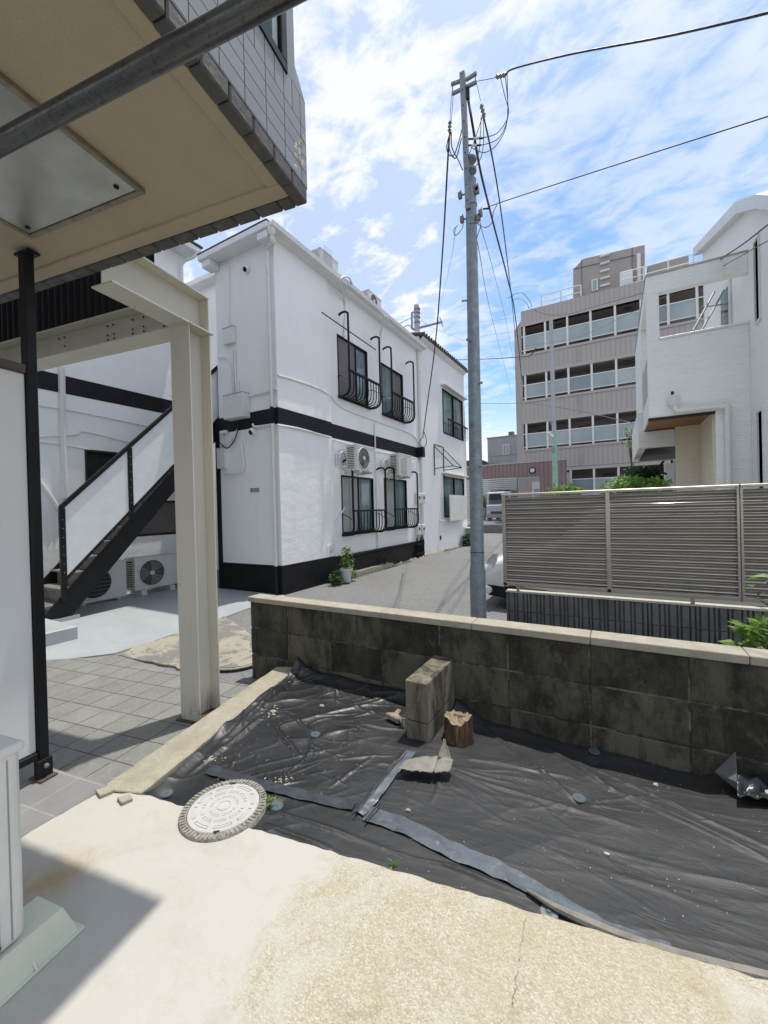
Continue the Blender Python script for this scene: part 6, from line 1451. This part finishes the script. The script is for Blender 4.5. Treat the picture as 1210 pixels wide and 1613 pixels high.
a.add([(XR, y, z) for y, z in prf], [tuple(range(len(prf)))]); a.quad((XR, YR-.25, G), (XR+4, YR-.25, G), (XR+4, YR-.25, 5.2), (XR, YR-.25, 5.2)); a.quad((XR, y_near, G), (XR+4, y_near, G), (XR+4, y_near, 3.43), (XR, y_near, 3.43))
a.build('side_wall', 'siding', rh)
print('roofpts', vr)
a = MB(); vs = []
pr = [(YR, vr[0].z), (vr[1].y, vr[1].z), (vr[2].y, vr[2].z), (y_near-.3, vr[2].z-.35)]
top_ = [(XR-.12, y, z) for y, z in pr]+[(XR-.12, y, z-.17) for y, z in pr[::-1]]
n_ = len(top_); a.add(top_+[(x+5, y, z) for x, y, z in top_], [tuple(range(n_)), tuple(range(n_, 2*n_))]+[(i, (i+1) % n_, n_+(i+1) % n_, n_+i) for i in range(n_)]); a.build('roof', 'white_metal', rh)
for (u0, u1, v0, v1) in ((min(wn1[:2]), max(wn1[:2]), wn1[2], wn1[3]), (min(wn2[:2]), max(wn2[:2]), wn2[2], wn2[3])):
    a = MB(); f_ = .02
    for q in ((u0-.02, u1+.02, v0-.03, v0), (u0-.02, u1+.02, v1, v1+.03), (u0-.02, u0, v0, v1), (u1, u1+.02, v0, v1)): a.box(XR-.02, XR+.04, *q)
    o = a.build('window', 'white_metal', rh); MB().box(XR+.03, XR+.035, u0, u1, v0, v1).build('pane', 'glass', o)
# balcony door on the side wall
d0, d1 = PX(1140, 600, XR).y, PX(1156, 600, XR).y
a = MB(); a.box(XR-.03, XR-.001, min(d0, d1), max(d0, d1), 2.2, 3.55); o = a.build('balcony_door', 'white_metal', rh, bevel=.004); MB().box(XR-.035, XR-.031, min(d0, d1)+.10, max(d0, d1)-.10, 2.3, 3.45).build('pane', 'glass_teal', o)
# slanted bars
a = MB(); a.tube([PY(1092, 521, HY+.5), PY(1125, 460, HY+.9)], .016, 8); a.tube([PY(1106, 519, HY+.5), PY(1141, 457, HY+.9)], .016, 8); a.tube([PY(1105, 484, HY+.8), PY(1150, 478, HY+1.0)], .010, 6); a.build('awning_bars', 'galv', rh, sm=True)
# rainwater pipe
a = MB(); p = PY(1062, 632, HY-.06); a.lathe((p.x, HY-.07, p.z-.06), [(.04, -.02), (.075, .03), (.075, .13), (.065, .13)], 4); a.tube(spline([(p.x, HY-.07, p.z-.08), (p.x+.03, HY-.07, p.z-.14), (p.x+.12, HY-.07, p.z-.155)], 4), .033, 10)
pe = PY(1146, 645, HY-.07); a.tube([(p.x+.12, HY-.07, p.z-.155), (pe.x, HY-.07, p.z-.165), ], .033, 10); a.tube([(pe.x, HY-.07, p.z-.132), (pe.x, HY-.07, G)], .036, 10); a.build('rain_pipe', 'white_metal', rh, sm=True)
a = MB(); a.lathe((p.x-.02, HY-.08, p.z+.10), [(.02, 0), (.02, .04), (.001, .05)], 8); a.build('pipe_finial', 'dark', rh)
# entrance part under the balcony
xe0 = PY(1055, 740, 8.6).x
a = MB(); a.box(xcol-.02, XR, HY+.1, 8.6, G, zpb-.005); a.build('entrance_wall', 'cream_siding', rh)
a = MB(); a.box(PY(1068, 740, 8.62).x-.02, xcol, 8.6, 8.7, G, zpb-.005); a.build('porch_back', 'cream_siding', rh)
YN = 8.72; zc = PY(1012.6, 705.8, YN).z; zc2 = PY(1012.6, 689, YN).z
cn0, cn1 = PY(1012.6, 705.8, YN), PY(1074, 704, YN); cf0 = PZ(996.5, 728, zc)
a = MB(); a.box(cf0.x, cn1.x+.28, YN, YN+.12, zc, zpb-.02); a.box(cf0.x, cf0.x+.12, YN+.121, cf0.y, zc, zpb+.35); a.build('porch_fascia', 'siding', rh, bevel=.004)
a = MB(); a.box(cf0.x+.121, cn1.x+.28, YN+.121, cf0.y, zc+.004, zc+.05); a.build('black_canopy', 'black_metal', rh)
a = MB(); x0 = PY(1058, 740, 9.0).x; a.box(x0, x0+.30, 9.0, 9.1, G, .76); a.build('doorway', 'dark', rh)
a = MB(); x0 = PY(1047, 740, 9.0).x; a.box(x0, x0+.13, 8.96, 9.1, G, .70); x1 = PY(1078, 740, 8.96).x; a.box(x1-.16, x1, 8.9, 9.1, G, .76); a.build('porch_post', 'siding', rh)
c0 = PY(1043, 735, 8.8); a = MB(); a.tube(spline([c0+Vector((.03, 0, .1)), c0+Vector((-.03, 0, 0)), c0+Vector((0, 0, -.1)), c0+Vector((.07, 0, -.14))], 5), .02, 6); a.build('door_handle_arc', 'black_metal', rh)

# shrubs behind the fence and the dark tree
def bush(px_, Y_, rr_, n_, s_, label, mat='leaf', name='shrub', trunk=.8, seed=1):
    c = PY(*px_, Y_); r = random.Random(seed); root = thing(name, label, 'shrub' if name == 'shrub' else 'tree', (c.x, Y_, G)); a = MB()
    for k in range(7):
        q = c+Vector((r.uniform(-1, 1)*rr_[0]*.6, r.uniform(-1, 1)*rr_[1]*.6, r.uniform(-.5, .5)*rr_[2])); leaves(a, q, (rr_[0]*.55, rr_[1]*.55, rr_[2]*.55), n_//7, s_, hollow=.1, rng=r)
    a.build('foliage', mat, root); b_ = MB()
    for k in range(4): b_.tube([(c.x+r.uniform(-.05, .05), Y_, G), (c.x+r.uniform(-.1, .1), Y_, (G+c.z)/2), c+Vector((r.uniform(-1, 1)*rr_[0]*.5, 0, r.uniform(0, .6)*rr_[2]))], .02, 5, rs=[.03, .02, .008])
    b_.build('trunk', 'stem', root); return root
bush((1003, 772), 7.3, (.42, .35, .22), 900, .10, 'bright green shrub showing above the right part of the louvre fence', seed=3)
bush((893, 777), 7.6, (.30, .3, .15), 420, .09, 'small bright green shrub above the left part of the louvre fence', seed=5)
bush((955, 782), 7.6, (.14, .2, .12), 120, .08, 'small sprig of green between the two larger shrubs above the fence', seed=12)
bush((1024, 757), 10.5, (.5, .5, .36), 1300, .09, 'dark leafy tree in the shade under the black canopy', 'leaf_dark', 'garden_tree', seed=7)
bush((991, 690), 12.0, (.16, .2, .40), 80, .09, 'thin vine climbing between the brown apartments and the right house', 'leaf', 'shrub', seed=9)

# ------------------------------------------------------------------ brown apartments
BY = 24.0
ba = thing('brown_apartments', 'five-storey taupe tiled apartment block with glazed corridors', 'apartment block', (0, BY, LOT))
def bz(x, y): return PY(x, y, BY).z
x0 = PY(823, 600, BY).x; x1 = 6.5
rowpx = [(463, 490, 507, 530, 537), (570, 573, 590, 610, 616), (653, 655.5, 673, 694, 699), (733, 738.5, 754, 777, 783)]
Zr = [[bz(930, y) for y in r_] for r_ in rowpx]
roof_top = Zr[0][0]
# storeys : openings between Zr[i][1] (top) and Zr[i][4] (bottom)
a = MB()
bands = [(Zr[0][1], roof_top)]+[(Zr[i+1][0], Zr[i][4]-.12) for i in range(3)]+[(LOT, Zr[3][4])]
for z0, z1 in bands: a.box(x0, x1, BY, BY+.25, z0, z1)
a.build('tiled_bands', 'brown', ba)
a = MB()
for i in range(4): a.box(x0-.02, x1, BY-.05, BY+.26, Zr[i][4]-.12, Zr[i][4]); a.box(x0-.02, x1, BY-.04, BY+.26, Zr[i][1]-.0, Zr[i][1]+.16)
a.build('trim', 'taupe_light', ba)
a = MB(); xl = PY(812, 600, BY+3).x
a.prism([(x0, BY), (x0, BY+12), (x0-.6, BY+12), (x0-.62, BY+1.2)], 'z', LOT, roof_top-.5); a.box(x0, x1, BY+1.7, BY+12, LOT, roof_top-.3)
for i in range(4): pass
a.build('core_walls', 'brown_plain', ba)
a = MB()
for i in range(4): a.box(x0+.02, x1, BY+.26, BY+1.7, Zr[i][1]+.1, Zr[i][1]+.2); a.box(x0+.02, x1, BY+.26, BY+1.7, Zr[i][4]-.3, Zr[i][4]-.2)
a.build('corridor_slabs', 'taupe_light', ba)
posts = [PY(x, 500, BY).x for x in (825, 857.5, 893.5, 930, 969)]
stp = (posts[-1]-posts[0])/4; posts = [posts[0]+stp*i for i in range(8)]
for i in range(4):
    a = MB()
    for x in posts:
        if x < x1: a.box(x-.05, x+.05, BY-.02, BY+.10, Zr[i][4], Zr[i][1])
    a.box(x0, x1, BY+.0, BY+.05, Zr[i][2]-.02, Zr[i][2]+.03); a.box(x0, x1, BY+.0, BY+.05, Zr[i][3]-.06, Zr[i][3]-.02)
    o = a.build('corridor_glazing', 'white_metal', ba)
    for k in range(len(posts)-1):
        if posts[k] < x1-.3: MB().box(posts[k]+.05, min(x1, posts[k+1]-.05), BY+.02, BY+.035, Zr[i][3]-.02, Zr[i][2]-.02).build('pane', ('frost', 'frost_dark', 'frost_light')[(k*5+i*3) % 3 if (k+i) % 2 else 0], o)
    for k in range(0, 6, 1): MB().box(posts[k]+.35, posts[k]+.95, BY+1.64, BY+1.70, Zr[i][4]-.2, Zr[i][1]-.15).build('flat_door', 'shutter', ba) if k % 2 == i % 2 else MB().box(posts[k]+.5, posts[k]+1.0, BY+1.64, BY+1.70, Zr[i][2]+.2, Zr[i][1]-.1).build('vent_hood', 'ac_grey', ba)
    for k in (1, 4): MB().lathe((posts[k]+.6, BY+.8, Zr[i][1]+.1), [(.22, 0), (.2, -.08), (.001, -.1)], 16).build('corridor_lamp', 'porcelain', ba)
for (z0, z1) in bands[1:4]:
    xx = PY(912, 600, BY).x; MB().box(xx-.08, xx+.08, BY-.03, BY, z0+.05, z1-.02).build('downpipe_groove', 'brown_plain', ba)
# roof tower
tw = [PY(x, y, BY+.6) for x, y in ((903, 500), (903, 424), (919, 407), (1016, 385), (1017, 500))]
a = MB(); a.prism([(p.x, p.z if p.z > roof_top-1 else roof_top-.5) for p in tw], 'y', BY+.6, BY+4); a.build('roof_tower', 'brown_plain', ba, bevel=.02)
twl = [PY(x, y, BY+.58) for x, y in ((903, 425), (1003, 404))]
a = MB(); a.bar(PY(903, 424, BY+.59), PY(1000, 402, BY+.59), .03, .04); a.bar(PY(916, 409, BY+.59), PY(917, 470, BY+.59), .03, .03); a.bar(PY(996, 390, BY+.59), PY(996, 455, BY+.59), .03, .03); a.build('tower_joints', 'shutter', ba)
def byq(x0_, x1_, y0_, y1_, yy): p = PY(x0_, (y0_+y1_)/2, yy); q = PY(x1_, (y0_+y1_)/2, yy); return p.x, q.x, PY((x0_+x1_)/2, y1_, yy).z, PY((x0_+x1_)/2, y0_, yy).z
q = byq(932, 942, 440, 458, BY+.55); a = MB(); a.box(q[0], q[1], BY+.52, BY+.6, q[2], q[3]); o = a.build('window', 'white_metal', ba); MB().box(q[0]+.06, q[1]-.06, BY+.50, BY+.519, q[2]+.06, q[3]-.06).build('pane', 'frost', o)
for y in (402, 414, 426, 437.5, 449, 459):
    p = PY(953, y, BY+.5); a = MB(); a.box(p.x-.22, p.x+.22, BY+.45, BY+.6, p.z-.04, p.z+.04); a.build('ladder_rung', 'white_metal', ba)
q = byq(978, 997, 426, 458, BY+.5); a = MB(); a.box(q[0], q[1], BY+.48, BY+.6, q[2], q[3]); a.build('roof_door', 'white_paint', ba); p = PY(1006, 400, BY+.5); a = MB(); a.tube([p, PY(1007, 460, BY+.5)], .09, 8); a.build('vent_pipe', 'white_metal', ba, sm=True)
def railing(pts, h, name='roof_railing', par=None, Yv=BY):
    a = MB()
    for i in range(len(pts)-1):
        p, q = Vector(pts[i]), Vector(pts[i+1])
        for t in (1, .5, .15): a.tube([p+Vector((0, 0, h*t)), q+Vector((0, 0, h*t))], .03, 5)
    for p in pts: a.tube([p, Vector(p)+Vector((0, 0, h))], .04, 5)
    return a.build(name, 'white_metal', par or ba)
pl = PY(853, 480, BY+.3).x; railing([Vector((pl, BY+.3, roof_top)), Vector((pl+1.0, BY+.3, roof_top)), Vector((pl+2.0, BY+.3, roof_top))], .75); pr_ = PY(978, 460, BY+.2).x; railing([Vector((pr_+i*1.0, BY+.2, roof_top)) for i in range(0, 5)], .75)
a = MB(); p = PY(1045, 408, BY+1); a.box(PY(1020, 420, BY+1).x, PY(1085, 405, BY+1).x, BY+1, BY+3, roof_top-.2, PY(1050, 411, BY+1).z); a.build('roof_parapet', 'brown_plain', ba)
# plum portal + wall
PYY = 21.5
pg = thing('entrance_portal', 'plum tiled entrance wall with a round lamp left of the apartments', 'portal', (-5, PYY, LOT))
px0, px1 = PY(740, 740, PYY).x-2.5, PY(892, 740, PYY).x; zt1 = PY(830, 729, PYY).z; zb1_ = PY(800, 752, PYY).z; xm = PY(850, 750, PYY).x
a = MB(); a.box(px0, px1, PYY, PYY+.3, zb1_, zt1); a.box(xm, px1, PYY, PYY+.3, LOT, zb1_); a.build('portal_wall', 'plum', pg); MB().box(px0, px1+.02, PYY-.03, PYY+.33, zt1, zt1+.06).build('coping', 'taupe_light', pg)
MB().box(PY(817, 760, PYY+1.8).x, px1, PYY+1.8, PYY+2.0, LOT, zb1_+.2).build('inner_wall', 'taupe_light', pg); a = MB(); xd = PY(838, 770, PYY+1.7).x; a.box(xd, xd+.55, PYY+1.72, PYY+1.78, LOT, zb1_-.2); a.build('door', 'white_metal', pg); a = MB(); a.box(xd+.1, xd+.45, PYY+1.70, PYY+1.72, .0, .9); a.build('door_glass', 'frost', pg)
p = PY(839, 741, PYY); a = MB(); a.lathe((p.x, PYY, p.z), [(.16, 0), (.16, -.04), (.11, -.06)], 24, 'y'); o = a.build('lamp_ring', 'black_metal', pg); a = MB(); a.lathe((p.x, PYY-.055, p.z), [(.115, 0), (.10, -.04), (.001, -.06)], 20, 'y'); a.build('lamp_glass', 'lamp_off', pg, sm=True)
# slatted carport fence (background) and white slat gate
sl = thing('slat_screen', 'white horizontal slat screen behind the grey van', 'fence', (-7, 27.5, LOT)); a = MB()
xa, xb_ = PY(735, 780, 27.5).x, PY(815, 780, 27.5).x; z0, z1 = LOT, PY(790, 752, 27.5).z
for i in range(22): z = z0+(z1-z0)*i/22; a.box(xa, xb_, 27.5, 27.54, z, z+(z1-z0)/22*.6)
a.build('slats', 'white_metal', sl); a = MB()
for t in (0, .33, .66, 1): a.box(xa+(xb_-xa)*t-.05, xa+(xb_-xa)*t+.05, 27.54, 27.6, z0, z1)
a.build('posts', 'ac_grey', sl)
bush((763, 790), 27.0, (.45, .4, .55), 500, .16, 'green bush beside the grey van in the distance', 'leaf', 'shrub', seed=31)
# low slat gate in front of van
gs = thing('low_slat_gate', 'low horizontal rail gate in front of the grey van', 'gate', (-6, 22.5, LOT)); a = MB(); xa, xb_ = PY(758, 800, 22.5).x, PY(805, 800, 22.5).x
for i in range(9): z = LOT+.12+i*.085; a.box(xa, xb_, 22.5, 22.52, z, z+.018)
a.build('rails', 'ac_grey', gs); a = MB(); a.box(xa, xa+.05, 22.5, 22.55, LOT, LOT+.95); a.box(xb_-.05, xb_, 22.5, 22.55, LOT, LOT+.95); a.build('posts', 'ac_grey', gs)
# van (seen from behind-left), facing away
VY = 25.0; vx0, vx1 = PY(766, 800, VY).x, PY(766, 800, VY).x+1.48
vz = LOT; vt = PY(785, 774, VY).z
vn_ = thing('parked_van', 'boxy grey-white van parked in the distance behind the low gate', 'van', ((vx0+vx1)/2, VY+1.6, vz))
a = MB(); h_ = vt-vz
pr = [(VY, vz+.28), (VY-.02, vz+.75*h_*.72), (VY+.12, vz+h_*.56), (VY+.22, vz+h_-.10), (VY+.32, vz+h_), (VY+3.1, vz+h_), (VY+3.25, vz+h_-.1), (VY+3.3, vz+.28)]
a.prism(pr, 'x', vx0, vx1); a.build('body', 'van_paint', vn_, bevel=.05, seg=3)
a = MB(); a.add([(vx0+.12, VY+.115, vz+h_*.58), (vx1-.12, VY+.115, vz+h_*.58), (vx1-.16, VY+.20, vz+h_-.14), (vx0+.16, VY+.20, vz+h_-.14)], [(0, 1, 2, 3)]); a.build('windscreen', 'glass', vn_)
a = MB(); a.box(vx0+.02, vx1-.02, VY-.08, VY+.02, vz+.22, vz+.42); a.build('bumper', 'ac_grey', vn_, bevel=.02); a = MB(); a.box(vx0+.3, vx1-.3, VY-.03, VY+.0, vz+.46, vz+.62); a.build('grille', 'black_metal', vn_)
for s_ in (0, 1): a = MB(); xx = vx0+.08 if s_ == 0 else vx1-.26; a.box(xx, xx+.18, VY-.04, VY, vz+.48, vz+.64); a.build('headlight', 'lens', vn_, bevel=.02)
for s_ in (0, 1):
    for yy in (VY+.55, VY+2.6): a = MB(); xx = vx0-.01 if s_ == 0 else vx1-.15; a.lathe((xx, yy, vz+.27), [(.15, 0), (.27, .0), (.27, .16), (.15, .16)], 20, 'x'); a.build('wheel', 'rubber', vn_, sm=True)
a = MB(); a.box(vx0+.15, vx1-.15, VY+.5, VY+2.6, vt+.03, vt+.08); a.build('roof_rack', 'black_metal', vn_)
# grey building far
gb = thing('grey_building', 'small pale grey two-storey building between the pole and the brown apartments', 'building', (-9, 36, LOT)); GY = 36
gx0, gx1 = PY(768, 700, GY).x, PY(768, 700, GY).x+5; gz = PY(790, 689, GY).z
a = MB(); a.box(gx0, gx1, GY, GY+8, LOT, gz); a.build('wall', 'grey_wall', gb); MB().box(gx0-.05, gx1+.05, GY-.05, GY+8, gz, gz+.1).build('roof', 'ac_grey', gb)
q = byq(792, 803, 700, 716, GY); a = MB(); a.box(q[0], q[1], GY-.06, GY, q[2], q[3]); o = a.build('window', 'white_metal', gb); MB().box(q[0]+.08, (q[0]+q[1])/2-.04, GY-.08, GY-.061, q[2]+.08, q[3]-.08).build('pane', 'frost', o); MB().box((q[0]+q[1])/2+.04, q[1]-.08, GY-.08, GY-.061, q[2]+.08, q[3]-.08).build('pane', 'frost', o)
q = byq(799, 807, 683, 688, GY); MB().box(q[0], q[1], GY+.5, GY+1, gz+.1, gz+.5).build('roof_unit', 'shutter', gb); MB().box(gx0, gx1, GY-.02, GY, PY(790, 718, GY).z, PY(790, 717, GY).z).build('joint', 'ac_grey', gb)
# low roofed house behind grey building
lo = thing('low_house', 'low white house with a dark roof edge just right of the pole', 'house', (-11, 33, LOT)); p = PY(759, 728, 33); q = PY(769, 731, 33)
MB().box(p.x-6, q.x, 33, 38, LOT, p.z-.2).build('wall', 'grey_wall', lo); MB().prism([(p.x-6.2, p.z+.2), (p.x, p.z+.2), (q.x+.3, q.z-.1), (q.x+.3, q.z-.2), (p.x-6.2, q.z-.2)], 'y', 32.8, 38).build('roof', 'roofing', lo)
# mint lamp pole
LY = 20.6; p0, p1 = PY(875, 775, LY), PY(868, 505, LY); lp = thing('lamp_pole', 'slender pole, mint green below and grey above, in front of the brown apartments', 'lamp pole', (p0.x, LY, LOT))
pm_ = PY(873, 680, LY); MB().tube([(p0.x, LY, LOT), pm_], .1, 12, rs=[.13, .11]).build('lower_pole', 'green_pole', lp, sm=True); MB().tube([pm_, p1], .08, 12, rs=[.10, .085]).build('upper_pole', 'grey_wall', lp, sm=True)
a = MB(); c = PY(866, 686, LY-.1); a.bar(PY(872, 688, LY-.1), PY(863, 681, LY-.25), .12, .10); a.build('lamp_head', 'lamp_off', lp); a = MB(); a.bar(PY(871, 672, LY), PY(866, 662, LY-.1), .05, .08); a.build('bracket', 'galv', lp); a = MB(); p = PY(872, 708, LY); a.box(p.x-.08, p.x+.08, LY-.14, LY-.08, p.z-.15, p.z+.15); a.build('number_plate', 'plate', lp)
